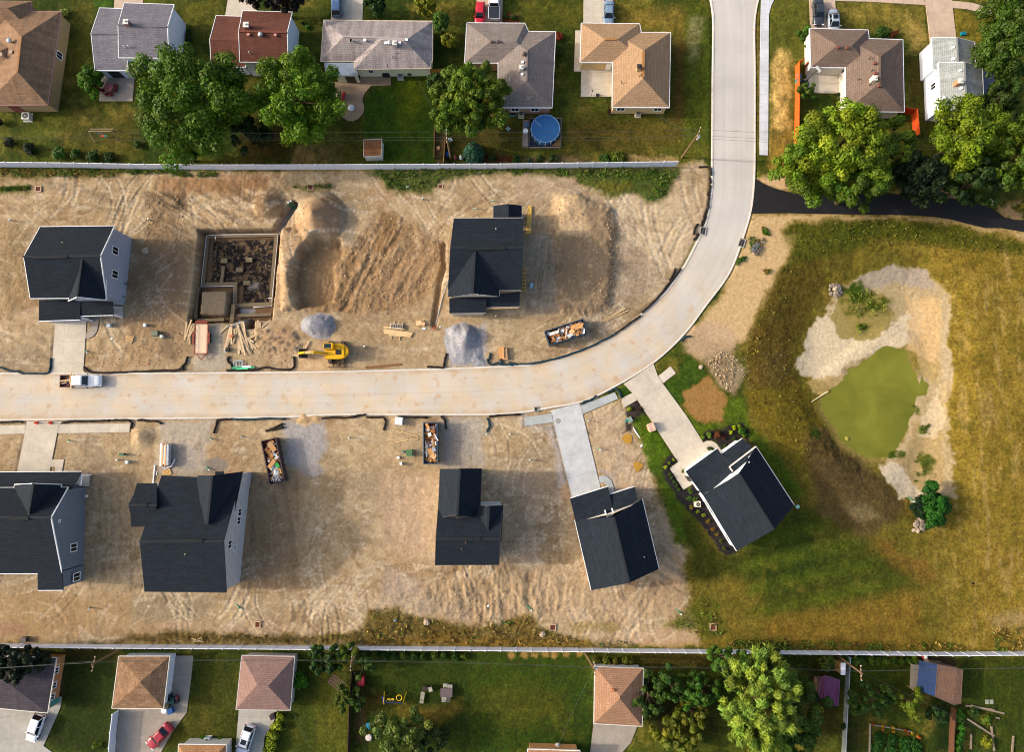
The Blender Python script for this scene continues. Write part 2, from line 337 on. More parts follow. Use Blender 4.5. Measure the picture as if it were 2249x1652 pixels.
def line_d(r,pts,warp=True,wamp=.5):
 P_=W2(r,pts);D=np.full(X.shape,99.0,np.float32)
 a=np.array(P_);x0,y0=a.min(0)-5;x1,y1=a.max(0)+5
 i0,i1=np.searchsorted(gx,[x0,x1]);j0,j1=np.searchsorted(gy,[y0,y1])
 xs=X[j0:j1,i0:i1];ys=Y[j0:j1,i0:i1]
 if warp:xs=xs+(WX[j0:j1,i0:i1]-xs)*wamp;ys=ys+(WY[j0:j1,i0:i1]-ys)*wamp
 d2=np.full(xs.shape,1e9,np.float32)
 for k in range(len(P_)-1):
  ax,ay=P_[k];ex,ey=P_[k+1][0]-ax,P_[k+1][1]-ay;L=ex*ex+ey*ey+1e-9
  t=np.clip(((xs-ax)*ex+(ys-ay)*ey)/L,0,1);d2=np.minimum(d2,(xs-ax-t*ex)**2+(ys-ay-t*ey)**2)
 D[j0:j1,i0:i1]=np.sqrt(d2);return D
CC=np.zeros(X.shape+(3,),np.float32);Z=np.zeros(X.shape,np.float32)
GR=np.ones(X.shape,np.float32)
KA=.86
def c_(rgb):return np.array(lin(rgb),np.float32)*KA
def put(m,rgb,g=None):
 global GR
 CC[:]=CC+(c_(rgb)-CC)*m[...,None]if not isinstance(rgb,np.ndarray)else CC+(rgb-CC)*m[...,None]
 if g is not None:GR=GR+(g-GR)*m
def mixc(a,b,t):return c_(a)+(c_(b)-c_(a))*t[...,None]
t=sstep(-.35,.4,nA+.5*nB)
CC[:]=mixc((54,70,26),(92,96,36),t)
put(sstep(.08,.5,fbm(X,Y,7,5,21,.6)+.35*nC)*.65,(132,114,60));put(sstep(.05,.4,fbm(X,Y,1.6,4,23,.6)+.3*nA)*.4,(108,98,46))
put(sstep(.15,.5,fbm(X,Y,5,3,22)+.3*nC)*.7,(40,60,20))
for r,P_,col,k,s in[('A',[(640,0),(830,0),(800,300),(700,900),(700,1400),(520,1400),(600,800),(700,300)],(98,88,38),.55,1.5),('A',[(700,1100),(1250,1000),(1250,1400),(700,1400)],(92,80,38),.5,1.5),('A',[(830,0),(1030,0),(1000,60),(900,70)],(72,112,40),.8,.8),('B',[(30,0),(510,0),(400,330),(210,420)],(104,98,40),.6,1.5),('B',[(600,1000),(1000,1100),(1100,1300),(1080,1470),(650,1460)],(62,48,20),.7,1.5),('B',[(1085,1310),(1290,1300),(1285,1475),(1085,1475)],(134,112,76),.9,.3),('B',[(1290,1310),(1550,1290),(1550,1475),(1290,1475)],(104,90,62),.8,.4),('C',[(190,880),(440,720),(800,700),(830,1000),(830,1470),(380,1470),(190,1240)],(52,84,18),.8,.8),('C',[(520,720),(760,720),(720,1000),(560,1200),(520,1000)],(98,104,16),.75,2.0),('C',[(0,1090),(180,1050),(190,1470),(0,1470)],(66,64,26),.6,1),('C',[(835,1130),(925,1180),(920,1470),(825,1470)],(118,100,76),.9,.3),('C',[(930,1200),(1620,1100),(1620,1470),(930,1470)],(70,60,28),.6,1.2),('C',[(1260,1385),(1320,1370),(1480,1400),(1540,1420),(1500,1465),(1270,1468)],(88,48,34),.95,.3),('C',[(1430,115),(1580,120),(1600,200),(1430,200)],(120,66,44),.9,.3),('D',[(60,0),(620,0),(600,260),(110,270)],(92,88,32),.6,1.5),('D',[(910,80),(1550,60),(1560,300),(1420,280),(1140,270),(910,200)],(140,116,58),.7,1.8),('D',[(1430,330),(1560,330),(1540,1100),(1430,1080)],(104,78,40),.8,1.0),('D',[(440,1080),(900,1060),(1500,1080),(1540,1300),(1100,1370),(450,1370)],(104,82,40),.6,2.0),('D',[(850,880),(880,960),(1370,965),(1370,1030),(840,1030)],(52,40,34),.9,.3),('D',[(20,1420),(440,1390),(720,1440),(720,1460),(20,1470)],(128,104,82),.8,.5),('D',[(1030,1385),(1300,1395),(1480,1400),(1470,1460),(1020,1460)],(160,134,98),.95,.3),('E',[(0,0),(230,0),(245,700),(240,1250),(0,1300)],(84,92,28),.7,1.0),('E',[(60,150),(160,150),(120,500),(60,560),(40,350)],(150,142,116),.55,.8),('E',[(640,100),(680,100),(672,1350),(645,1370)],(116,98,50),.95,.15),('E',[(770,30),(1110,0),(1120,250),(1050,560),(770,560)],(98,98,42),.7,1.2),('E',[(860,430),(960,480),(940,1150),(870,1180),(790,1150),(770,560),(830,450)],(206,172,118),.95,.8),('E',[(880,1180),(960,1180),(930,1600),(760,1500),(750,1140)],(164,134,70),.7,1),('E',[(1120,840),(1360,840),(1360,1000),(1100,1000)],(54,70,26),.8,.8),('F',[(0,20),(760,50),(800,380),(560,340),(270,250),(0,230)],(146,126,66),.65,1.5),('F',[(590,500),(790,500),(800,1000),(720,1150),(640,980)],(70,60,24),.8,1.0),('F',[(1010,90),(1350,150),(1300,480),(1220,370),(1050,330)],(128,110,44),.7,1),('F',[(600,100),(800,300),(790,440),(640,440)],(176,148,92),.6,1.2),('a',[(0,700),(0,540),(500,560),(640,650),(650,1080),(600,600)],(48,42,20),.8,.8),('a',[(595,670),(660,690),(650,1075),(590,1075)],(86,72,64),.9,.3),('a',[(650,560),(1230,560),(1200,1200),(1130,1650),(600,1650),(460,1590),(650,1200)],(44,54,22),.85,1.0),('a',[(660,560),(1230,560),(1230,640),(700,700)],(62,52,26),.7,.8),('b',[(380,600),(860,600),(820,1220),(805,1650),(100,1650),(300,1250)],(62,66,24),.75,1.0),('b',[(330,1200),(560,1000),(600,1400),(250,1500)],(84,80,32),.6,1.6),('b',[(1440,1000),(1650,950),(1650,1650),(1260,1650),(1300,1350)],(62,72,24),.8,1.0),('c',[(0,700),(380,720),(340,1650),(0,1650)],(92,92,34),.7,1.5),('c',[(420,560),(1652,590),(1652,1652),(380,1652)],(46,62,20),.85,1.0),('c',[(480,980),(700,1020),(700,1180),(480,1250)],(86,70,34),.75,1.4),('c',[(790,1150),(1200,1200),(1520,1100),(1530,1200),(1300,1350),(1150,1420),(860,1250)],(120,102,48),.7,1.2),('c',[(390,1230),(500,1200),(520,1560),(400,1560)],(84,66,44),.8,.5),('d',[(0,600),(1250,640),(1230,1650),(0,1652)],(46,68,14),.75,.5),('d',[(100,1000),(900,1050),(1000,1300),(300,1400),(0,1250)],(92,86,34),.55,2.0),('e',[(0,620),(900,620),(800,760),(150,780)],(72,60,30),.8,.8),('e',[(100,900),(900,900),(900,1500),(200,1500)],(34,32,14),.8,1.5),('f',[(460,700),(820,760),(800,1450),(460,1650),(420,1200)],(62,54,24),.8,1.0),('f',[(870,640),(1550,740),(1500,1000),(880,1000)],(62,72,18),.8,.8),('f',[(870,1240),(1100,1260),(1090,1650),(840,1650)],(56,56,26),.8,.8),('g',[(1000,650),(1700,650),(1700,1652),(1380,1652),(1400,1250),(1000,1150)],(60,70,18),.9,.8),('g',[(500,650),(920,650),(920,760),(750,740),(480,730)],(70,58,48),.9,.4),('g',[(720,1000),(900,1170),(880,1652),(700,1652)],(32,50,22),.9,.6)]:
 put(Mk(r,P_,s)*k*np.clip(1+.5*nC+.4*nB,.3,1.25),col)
for cx,cy in[(400,640),(530,635),(632,630),(748,625),(838,640),(965,622),(1110,612)]:
 q=w('d',cx,cy);put(sstep(.75,.2,np.hypot(X-q.x,(Y-q.y)*.8)+.5*nC),(176,142,90))
SITE=Mk('p',[(-400,378),(600,376),(840,372),(1200,372),(1500,362),(1545,352),(1560,380),(1562,440),(1530,530),(1440,690),(1300,900),(1380,862),(1420,960),(1455,1080),(1500,1200),(1530,1290),(1545,1340),(1560,1390),(1560,1416),(700,1420),(-400,1410)],.7)
t=np.clip(.5+.9*nA+.7*nB,0,1)
dirt=mixc((160,130,86),(188,160,114),t)
put(SITE,dirt,0)
put(SITE*sstep(.05,.45,fbm(X,Y,9,4,31))*.65,(146,126,98));put(SITE*sstep(.1,.5,fbm(X,Y,16,4,36)+.2*nC)*.6,(164,124,78));put(SITE*sstep(.1,.5,fbm(X,Y,13,4,37)+.2*nC)*.55,(188,162,118))
put(SITE*sstep(.2,.5,fbm(X*.6,Y,5,4,32)+.2*nC)*.5,(136,102,66))
put(SITE*sstep(.15,.5,fbm(X*.45,Y*1.5,2.4,5,33,.6))*.6,(208,188,156));put(SITE*sstep(.28,.5,fbm(WX,WY,1.5,4,38,.55))*.55,(208,186,146));put(SITE*sstep(.3,.5,fbm(WX*1.3,WY*.8,1.1,4,39,.6))*.4,(112,88,60));rdg=1-np.abs(fbm(WX,WY,2.6,5,34,.62))*4;put(SITE*sstep(.45,1,rdg)*.28,(206,182,138));put(SITE*sstep(.5,1,1-np.abs(fbm(WX,WY,3.4,5,35,.62))*4)*.3,(122,98,70))
WLV=-1.72
PONDP=[(1810,868),(1835,845),(1862,822),(1885,805),(1905,790),(1925,770),(1950,757),(1975,768),(1992,775),(1998,800),(2010,815),(2020,845),(2026,820),(2032,838),(2040,850),(2032,868),(2014,872),(2010,900),(1998,930),(1985,960),(1970,985),(1950,1003),(1920,1010),(1895,1005),(1870,985),(1850,965),(1838,945),(1820,925),(1805,895)]
RG=np.zeros(X.shape,np.float32)
for r,P_,col,k,s,rg in[('G',[(0,600),(340,620),(210,900),(340,1300),(0,1450)],(140,112,66),.7,1.5,.5),('G',[(1320,300),(1652,300),(1652,950),(1300,800)],(140,110,72),.8,1.2,.9),('G',[(1340,330),(1652,300),(1652,440),(1500,470),(1340,420)],(98,78,54),.7,.7,1.0),('G',[(1420,160),('H',900,150),('H',880,300),('H',300,330),(1400,300)],(150,106,58),.8,.8,.8),('H',[(700,320),(860,310),(960,340),(1040,400),(1000,500),(900,560),(780,520)],(118,88,58),.8,.6,.2),('H',[(0,320),(110,350),(130,460),(0,470)],(86,72,54),.7,.5,1.0),('H',[(0,600),(240,620),(180,1100),(150,1500),(0,1500)],(128,108,80),.7,.8,.4),('G',[(1200,720),(1652,900),(1652,1600),(1150,1600),(1180,1000)],(136,100,66),.6,1.5,.3),('M',[(1100,60),(1652,40),(1652,420),(1100,450)],(156,122,78),.7,1.2,.8),('M',[(1480,140),('N',0,160),('N',80,330),('N',0,420),(1420,420)],(120,98,72),.6,1.0,.5),('H',[(985,600),(1290,380),(1320,520),(1290,700),(1120,900),(1060,1080),(1100,1340),(920,1350)],(184,144,96),.75,.6,.3),('H',[(1330,380),(1500,330),(1560,470),(1540,700),(1310,700),(1290,560)],(150,116,82),.9,.5,.05),('H',[(1300,730),(1652,720),(1652,1400),(1150,1360),(1070,1080),(1150,850)],(142,108,66),.85,.6,1.2),('I',[(0,900),(350,480),(700,600),(930,800),(900,1050),(750,1250),(400,1400),(0,1400)],(146,112,68),.75,1.2,1.3),('I',[(330,480),(480,500),(560,650),(420,900),(300,820)],(130,94,48),.7,.6,1.0),('I',[(380,900),(900,750),(930,1000),(560,1230),(440,1350)],(150,116,76),.6,.8,.8),('I',[(-20,380),(100,420),(150,600),(120,800),(0,820)],(142,124,96),.7,.7,.2),('H',[(1520,380),(1652,430),(1652,760),(1540,760)],(148,132,104),.7,.5,.2),('J',[(0,120),(560,190),(700,330),(350,350),(180,430),(0,400)],(178,150,116),.7,1.0,.2),('J',[(330,330),(560,330),(650,430),(660,700),(400,660)],(208,172,120),.75,.7,.8),('J',[(640,440),(860,470),(940,700),(920,1100),(830,1400),(430,1400),(400,700),(660,700)],(140,114,82),.85,.7,.9),('J',[(100,680),(350,690),(420,1400),(100,1400)],(160,142,116),.8,.8,.5),('J',[(930,520),(1080,580),(1130,800),(1300,980),(1240,1200),(900,1280),(920,900)],(162,140,112),.7,.8,.3),('J',[(1000,320),(1652,300),(1652,700),(1450,1000),(1250,950),(1100,700),(900,500)],(200,174,134),.7,1.5,.25),('P',[(640,70),(860,60),(900,150),(700,240),(560,280)],(134,116,90),.7,.7,.2),('N',[(170,70),(470,90),(490,490),(160,495),(230,350)],(176,162,140),.85,.5,.3),('N',[(740,120),(1140,140),(1150,330),(780,330)],(172,138,98),.7,.6,.4),('N',[(1110,330),(1400,290),(1430,520),(1110,500)],(204,166,112),.85,.7,.2),('O',[(40,250),(380,270),(400,400),(20,400)],(146,124,96),.5,.8,.2),('O',[(900,180),(1270,60),(1290,450),(980,455)],(168,162,160),.9,.5,.15),('N',[(0,940),(390,940),(330,1100),(320,1300),(300,1425),(0,1425),('M',1440,1430),('M',1380,1330),('M',1460,1000),('M',1440,940)],(176,162,142),.85,.6,.3),('N',[(0,1150),(220,1160),(220,1370),(0,1380)],(156,148,138),.6,.4,.1),('N',[(270,1300),(420,1290),(500,1340),(490,1400),(270,1425)],(136,126,114),.9,.35,.05),('N',[(1000,960),(1370,930),(1400,1180),(1300,1330),(1120,1360),(1020,1300),(1040,1120),(985,1070)],(158,154,154),.85,.7,.1),('N',[(1150,1330),(1330,1320),(1400,1390),(1290,1460),(1160,1430)],(142,138,138),.85,.4,.1),('N',[(1060,870),(1140,870),(1140,910),(1060,910)],(168,160,152),.7,.4,.1),('O',[(890,920),(1270,910),(1265,1350),(880,1350),(890,1100)],(168,156,140),.85,.6,.3),('O',[(900,980),(1130,960),(1140,1340),(880,1340)],(142,134,126),.7,.6,.2),('P',[(70,890),(110,880),(110,1000),(350,975),(440,1300),(520,1640),(400,1640),(390,1300),(300,1020),(80,1010)],(174,164,158),.8,.5,.2),('P',[(760,1390),(880,1400),(960,1500),(970,1560),(900,1580),(870,1480),(800,1430)],(152,144,142),.9,.3,.3),('P',[(430,1560),(500,1510),(530,1640),(420,1660)],(196,150,96),.8,.4,.1),('P',[(650,900),(940,790),(980,1100),(1100,1300),(1290,1640),(1000,1640),(760,1300)],(186,158,124),.7,1.0,.4),('P',[(0,1380),(400,1400),(430,1652),(0,1652)],(132,116,98),.55,1.0,.1),('U',[(1045,140),(1652,140),(1652,1100),(1250,1080)],(168,142,114),.5,1.0,.2),('U',[(0,150),(580,150),(560,1080),(0,900)],(182,150,116),.7,1.2,.6),('U',[(400,1260),(1652,1200),(1652,1600),(1000,1620),(560,1560),(350,1400)],(174,144,104),.7,1.2,1.2),('U',[(0,1100),(380,1260),(500,1560),(180,1560),(0,1500)],(168,146,124),.7,1.0,.7),('V',[(1390,900),(1652,850),(1652,1400),(1330,1350)],(166,132,92),.7,.8,1.0),('V',[(0,1130),(640,1130),(900,1400),(1600,1340),(1600,1652),(0,1652)],(178,148,106),.7,1.2,.7),('W',[(0,680),(120,900),(200,1200),(330,1330),(330,1652),(0,1652)],(168,146,114),.8,.6,.9),('T',[(1060,150),(1652,150),(1652,1350),(1000,1350)],(160,122,78),.6,1.5,.5),('a',[(0,0),(1400,0),(1400,450),(0,500)],(164,130,80),.8,1.5,.25),('a',[(0,330),(190,290),(300,400),(0,450)],(150,108,84),.6,.7,.3),('a',[(1400,0),('b',540,20),('b',560,120),('b',400,290),('b',0,300),(1380,260)],(140,122,90),.7,.8,.15),('b',[(0,300),(1652,330),(1652,440),(0,410)],(170,140,104),.6,.8,.5),('c',[(500,0),(1652,0),(1652,330),(1300,260),(900,150)],(170,146,112),.7,1.0,.9),('d',[(850,180),(1652,150),(1652,520),(1000,400)],(182,152,112),.7,1.0,.4),('e',[(0,360),(500,390),(1010,480),(1000,560),(0,560)],(184,150,108),.9,.3,.1)]:
 m=Mk(r,P_,s);put(m*k,col);RG=RG+(rg-RG)*m
put(SITE*sstep(.16,.42,nC*.7+nB*.5)*.35,(120,94,62));put(SITE*sstep(.2,.5,-nC*.8+.3*nA)*.4,(212,186,148))
rt=random.Random(3);TR=np.zeros(X.shape,np.float32);TRZ=np.zeros(X.shape,np.float32)
zones=[(-80,-3,20,52),(-80,10,-42,-18),(-8,60,-28,2),(6,36,6,50),(-30,22,-45,-22)]
ii=lambda a:np.searchsorted(gx,a);jj=lambda a:np.searchsorted(gy,a)
for k in range(340):
 z0=zones[k%5];x0=rt.uniform(z0[0],z0[1]);y0=rt.uniform(z0[2],z0[3]);rad=rt.choice([6,9,14,25,60]);a0=rt.uniform(0,6.28)
 cx,cy=x0-rad*math.cos(a0),y0-rad*math.sin(a0);half=rt.uniform(4,11)/rad;wd=rt.choice([.16,.22,.3]);gap=rt.uniform(1.6,2.2)
 i0,i1=ii(x0-14),ii(x0+14);j0,j1=jj(y0-14),jj(y0+14)
 xs=WX[j0:j1,i0:i1]*.3+X[j0:j1,i0:i1]*.7-cx;ys=WY[j0:j1,i0:i1]*.3+Y[j0:j1,i0:i1]*.7-cy
 rr=np.hypot(xs,ys);an=(np.arctan2(ys,xs)-a0+math.pi)%(2*math.pi)-math.pi
 fade=sstep(half,half*.5,np.abs(an));fl_=rt.uniform(.3,1.2)
 for q in(0,gap):
  d=np.abs(rr-rad-q);core=sstep(wd*1.4,wd*.6,d)*fade;lip=sstep(wd*1.2,0,np.abs(d-wd*1.6))*fade
  TR[j0:j1,i0:i1]=np.maximum(TR[j0:j1,i0:i1],core*(.6+.4*np.sin(an*rad*2*math.pi/.6)))
  TRZ[j0:j1,i0:i1]+=(-.05*core+.03*lip)*fl_
TR*=SITE*np.clip(1.05-RG*1.1,.05,1);TRZ*=SITE*np.clip(1.05-RG,.05,1)
put(TR*.6*(nB>-.1),(214,192,158));put(TR*.5*(nB<=-.1),(118,94,66))
def band(r,P_,ang,pitch,amp,s=1.0,col1=(112,86,54),col2=(194,162,114),k=.38):
 global Z
 m=Mk(r,P_,s);ca,sa=math.cos(ang),math.sin(ang)
 u=(X*ca+Y*sa);v=(-X*sa+Y*ca)
 q=fbm(u,v*.16,pitch,3,41)+.35*fbm(u,v*.3,pitch*.5,2,42)
 Z+=(m*amp*q).astype(np.float32);put(m*sstep(.05,.4,-q)*k,col1);put(m*sstep(.1,.45,q)*k,col2)
band('U',[(380,1250),(1000,1200),(1652,1180),(1652,1600),(1000,1640),(600,1560)],R(8),1.6,.28)
band('d',[(0,0),(1000,0),(800,300),(0,300)],R(0),1.4,.22)
band('V',[(0,1130),(500,1150),(400,1600),(0,1600)],R(-10),1.4,.2)
band('I',[(0,900),(350,500),(560,560),(420,900),(300,1100),(150,1380),(0,1380)],R(-26),1.8,.48)
band('I',[(420,800),(900,750),(880,1050),(560,1250),(440,1380)],R(-30),2.2,.38)
band('J',[(100,700),(400,690),(420,1400),(100,1400)],R(-3),1.2,.12)
band('G',[(1320,300),(1652,300),('H',900,250),('H',800,600),(1652,900)],R(60),1.3,.25)
band('G',[(0,150),(1300,150),(1300,600),(0,600)],R(85),1.2,.14,k=.3)
band('V',[(1390,950),(1652,850),(1652,1400),(1330,1350)],R(60),1.6,.35)
band('W',[(0,900),(200,1200),(330,1330),(330,1652),(0,1652)],R(55),1.5,.3)
band('T',[(1060,150),(1652,150),(1652,1350),(1000,1350)],R(8),1.5,.12,k=.3)
band('S',[(950,150),(1420,150),(1500,1350),(860,1350)],R(6),1.3,.1,k=.3)
band('M',[(0,60),(480,60),(460,470),(0,450)],R(70),1.6,.15)
band('J',[(900,420),(1500,480),(1500,700),(1000,760)],R(75),1.3,.1,k=.3)
Z+=SITE*(.07*nB+.05*nC+.02*nD)+TRZ
Z+=RG*SITE*(.26*fbm(X,Y,2.2,4,51,.6)+.14*np.abs(fbm(X,Y,.9,3,52)))
def mound(r,cx,cy,h,wl,wr,wy,ang=0.0,pw=1.0):
 global Z
 q=w(r,cx,cy);dx=X-q.x;dy=Y-q.y;u=dx*math.cos(ang)+dy*math.sin(ang);v=-dx*math.sin(ang)+dy*math.cos(ang)
 d=np.hypot(np.where(u>0,u/wr,u/wl),v/wy)+.12*nB
 Z+=(h*np.clip(1-d,0,1)**pw).astype(np.float32)
mound('H',1310,540,3.2,3.6,5.0,4.6,R(10),.9)
mound('H',860,410,1.3,2.5,3.2,3.0)
mound('M',1265,1080,.9,1.6,2.4,2.4)
mound('J',500,430,.5,3,3,3)
Z+=.8*Mk('J',[(420,360),(600,350),(860,470),(900,700),(900,1000),(830,1330),(460,1370),(400,1000),(370,600)],1.3)
Z+=1.0*Mk('H',[(990,640),(1300,690),(1180,810),(1095,950),(1065,1070),(1085,1200),(1130,1345),(1010,1350),(990,1000)],.55,True,.5)
Z-=1.5*Mk('H',[(1310,720),(1500,730),(1540,820),(1450,1000),(1480,1150),(1430,1290),(1160,1345),(1085,1200),(1065,1070),(1095,950),(1180,815)],.4,True,.6)
Z+=.5*Mk('N',[(760,130),(1120,150),(1130,210),(760,210)],.5)+.5*Mk('N',[(770,255),(1150,250),(1130,310),(800,320)],.5)
Z+=.35*Mk('N',[(1140,880),(1220,850),(1260,880),(1340,860),(1350,930),(1240,975),(1130,970)],.5)
put(Mk('N',[(1140,880),(1220,850),(1260,880),(1340,860),(1350,930),(1240,975),(1130,970)],.35),(204,168,116),0)
pit_o=Mk('H',[(240,640),(985,640),(965,800),(930,1100),(905,1345),(895,1450),(740,1450),(735,1525),(665,1525),(660,1440),(560,1470),(160,1470),(200,1150),(255,690)],.25,True,.25)
Z=Z*(1-pit_o)+pit_o*-2.0
put(pit_o,(118,88,56),0);RG*=(1-pit_o)
tr_=sstep(.9,.5,line_d('H',[(960,640),(1000,560),(1060,470),(1095,420)],True,.3))
Z=Z*(1-tr_)+tr_*-1.6;put(tr_,(150,140,128),0);put(tr_*sstep(.3,-.3,nB),(112,86,58))
tr2=sstep(.6,.3,line_d('I',[(910,780),(905,1000),(880,1100),(850,1300),(820,1500)],True,.3));Z-=.5*tr2;put(tr2*.6,(128,92,52))
zf=-1.93
fl=Mk('H',[(330,715),(930,700),(915,900),(890,1290),(590,1300),(600,1130),(300,1120),(320,900)],.2,True,.3)
put(fl,(34,30,32));put(fl*sstep(.0,.32,fbm(WX*1.4,WY*1.4,1.1,5,61,.65)+.4*nC),(108,84,52));put(fl*sstep(.15,.4,fbm(WY*1.3,WX*1.3,.8,4,62,.65)),(132,112,82));Z+=fl*.12*nC
put(Mk('H',[(650,1090),(740,1090),(740,1150),(650,1150)],.5),(150,140,128))
put(Mk('H',[(250,1180),(500,1180),(480,1410),(240,1410)],.25,True,.4),(146,124,94));Z+=1.5*Mk('H',[(255,1185),(500,1185),(478,1405),(245,1405)],.2,True,.3)
put(Mk('H',[(580,1350),(690,1345),(690,1400),(570,1410)],.3),(150,148,150));put(Mk('H',[(560,1440),(660,1440),(660,1480),(560,1500)],.3),(150,148,150))
MEAD=Mk('p',[(1668,500),(1720,478),(2000,470),(2249,505),(2600,560),(2600,1432),(1545,1432),(1520,1350),(1500,1250),(1640,900),(1640,760)],.8)
t=np.clip(.5+.9*nA+.5*nB,0,1)
put(MEAD,mixc((92,86,34),(128,110,50),t),1)
east=sstep(-.5,.5,(X-w('p',2060,800).x)/12);put(MEAD*east*.8,mixc((134,110,46),(154,128,60),np.clip(.5+nB,0,1)))
put(MEAD*east*sstep(.05,.4,fbm(X*1.6,Y*.22,1.9,4,71)+.3*nC)*.5,(172,144,100))
put(MEAD*sstep(.2,.5,fbm(X,Y,3,4,72))*.45,(86,88,24))
for r,P_,col,k,s,g in[('K',[(640,200),(780,170),(1190,160),(1200,320),(1000,315),(800,268)],(206,170,116),.95,.6,0),('L',[(480,300),(850,240),(1080,300),(1080,365),(700,342)],(190,150,92),.85,.5,0),('L',[(1440,440),(1652,370),(1652,560),(1480,535)],(196,156,104),.8,.6,0),('K',[(600,500),(1200,498),('L',160,505),('L',1000,548),('L',1300,625),('L',1652,665),('L',1652,740),('L',1500,660),('L',1250,668),('L',1080,590),('L',850,575),('L',500,540),('L',100,560),(1300,575),(1100,560),(950,590),(890,660),(990,690),(990,760),(960,900),(870,1000),(780,1190),(640,1400),(560,1652),(200,1652),('Q',180,100),('Q',60,170),('Q',0,170),(110,1500),(300,1250),(450,950),(560,680)],(204,168,112),.95,.8,.1),('Q',[(0,190),(160,50),(420,100),(480,250),(440,330),(250,380),(150,400),(0,310)],(190,156,116),.85,.8,0),('Q',[(180,390),(300,300),(420,320),(470,420),(540,520),(470,640),(430,700),(330,640),(270,560)],(156,132,98),.85,.6,0),('K',[(870,650),(1000,580),(1300,560),(1652,560),(1652,760),(1200,900),(1100,1000),(900,1100),(860,1000),(960,880)],(74,82,24),.8,.8,1),('L',[(0,560),(420,550),(850,580),(1080,600),(1250,670),(1652,760),(1652,860),(1000,800),(400,720),(0,740)],(72,82,22),.8,.8,1),('K',[(860,1000),(1200,900),(1330,1100),(1200,1300),(1050,1600),(600,1652),(700,1350)],(100,82,36),.85,1.2,1),('Q',[(600,100),(1050,0),(980,450),(1050,650),(900,700),(560,640),(560,300)],(100,80,38),.85,1.2,1),('Q',[(700,330),(950,300),(900,600),(720,600)],(112,92,54),.5,1.2,.8),('Q',[(520,680),(1100,600),(1250,900),(1300,1250),(1050,1350),(750,1100)],(112,96,34),.85,1.0,1),('Q',[(1050,1100),(1300,1000),(1652,1300),(1652,1700),(1150,1500)],(98,78,46),.9,1.0,.8),('X',[(0,0),(560,0),(950,430),(850,640),(480,830),(0,560)],(92,74,48),.9,1.0,.8),('X',[(300,450),(520,430),(680,600),(420,640)],(146,128,100),.5,.8,.8),('X',[(600,860),(800,830),(850,1000),(1150,1050),(1300,1250),(1100,1300),(900,1250),(700,1000)],(128,96,48),.8,.8,1),('f',[(0,250),(700,150),(1300,0),(1652,0),(1652,560),(0,560)],(134,104,46),.7,1.2,1),('g',[(1280,230),(1652,200),(1652,340),(1350,340)],(168,140,98),.7,1.0,.5),('Q',[(0,300),(90,390),(200,520),(130,600),(150,640),(0,720),('P',1470,800),('P',1340,612),('P',1458,515),('P',1560,330),('Q',-60,230)],(58,84,26),.9,.35,1),('Q',[(210,535),(400,760),(330,960),(230,960),(0,870),(-40,790),('P',1520,760),('Q',0,690),(130,620)],(158,114,52),.95,.3,.2),('Q',[(0,875),(220,940),(330,970),(420,720),(530,720),(600,1000),(760,1150),(1040,1540),(1060,1640),(940,1640),(560,1090),(430,960),(130,1080)],(78,98,26),.9,.6,1),('P',[(1100,890),(1180,880),(1430,1240),(1330,1300),(1400,1500),(1470,1640),(1360,1640),(1200,1280),(1080,1000)],(76,102,22),.95,.5,1),('P',[(930,640),(985,612),(1065,690),(975,738)],(60,92,30),1,.15,1),('W',[(0,600),(60,850),(110,1000),(190,1250),(330,1350),(350,1652),(700,1652),(1652,1652),(1652,1000),(1420,900),(820,1370),(640,1370),(320,1000),(140,740),(20,480)],(56,66,22),.85,1.4,1),('X',[(0,560),(460,820),(560,900),(730,1050),(1000,1200),(1040,1290),(700,1400),(0,1560),(-500,1600),(-700,1200),(-500,700)],(50,66,20),.8,2.4,1),('V',[(1270,0),(1360,0),(1420,150),(1652,420),(1652,900),(1560,850),(1400,350)],(70,92,24),.9,.5,1),('P',[(990,825),(1112,762),(1185,870),(1100,930),(1060,1040),(980,1060),(1020,960)],(46,38,38),.95,.3,0),('P',[(1415,1240),(1478,1305),(1400,1360),(1575,1565),('W',360,660),('W',640,1000),('W',830,1365),('W',700,1400),('W',640,1370),('W',520,1160),('W',360,980),('W',210,790),('W',100,640),('W',30,480)],(42,37,42),.97,.2,0),('W',[(430,150),(540,80),(640,90),(790,25),(870,10),(960,90),(945,200),(990,290),(880,170),(660,335),(560,205),(470,225)],(42,36,38),.97,.25,0)]:
 m=Mk(r,P_,s);put(m*k,col,g)
LAWN=Mk('X',[(-900,600),(0,600),(560,900),(1000,1230),(700,1400),(0,1560),(-700,1620)],1.0)
ang=R(-12);v=-X*math.sin(ang)*-1+Y*math.cos(ang);v=Y*math.cos(R(12))-X*math.sin(R(12))
put(LAWN*(.5+.5*np.sin(v*2*math.pi/3.6+.4*nB))*.65*np.clip(.8+1.2*nA+nB,0,1),(88,102,30));put(LAWN*sstep(.1,.5,nB+.6*nC)*.4,(104,92,40))
zb=Mk('p',[(1735,690),(1790,610),(1880,570),(2020,575),(2080,640),(2092,800),(2085,950),(2092,1090),(2020,1115),(1925,1050),(1860,985),(1780,900),(1735,820)],5.5,True,.6)
Z+=-1.9*zb
ps=sdist(W2('p',catmull(PONDP+[PONDP[0]],3)[:-1],WLV),True,7,.75);tg=WLV+.13*np.clip(ps,-3,4);pm=sstep(4,.6,ps);Z=Z*(1-pm)+tg*pm
put(sstep(1.6,.1,ps)*sstep(-.6,.1,ps)*.7,(146,126,52),0)
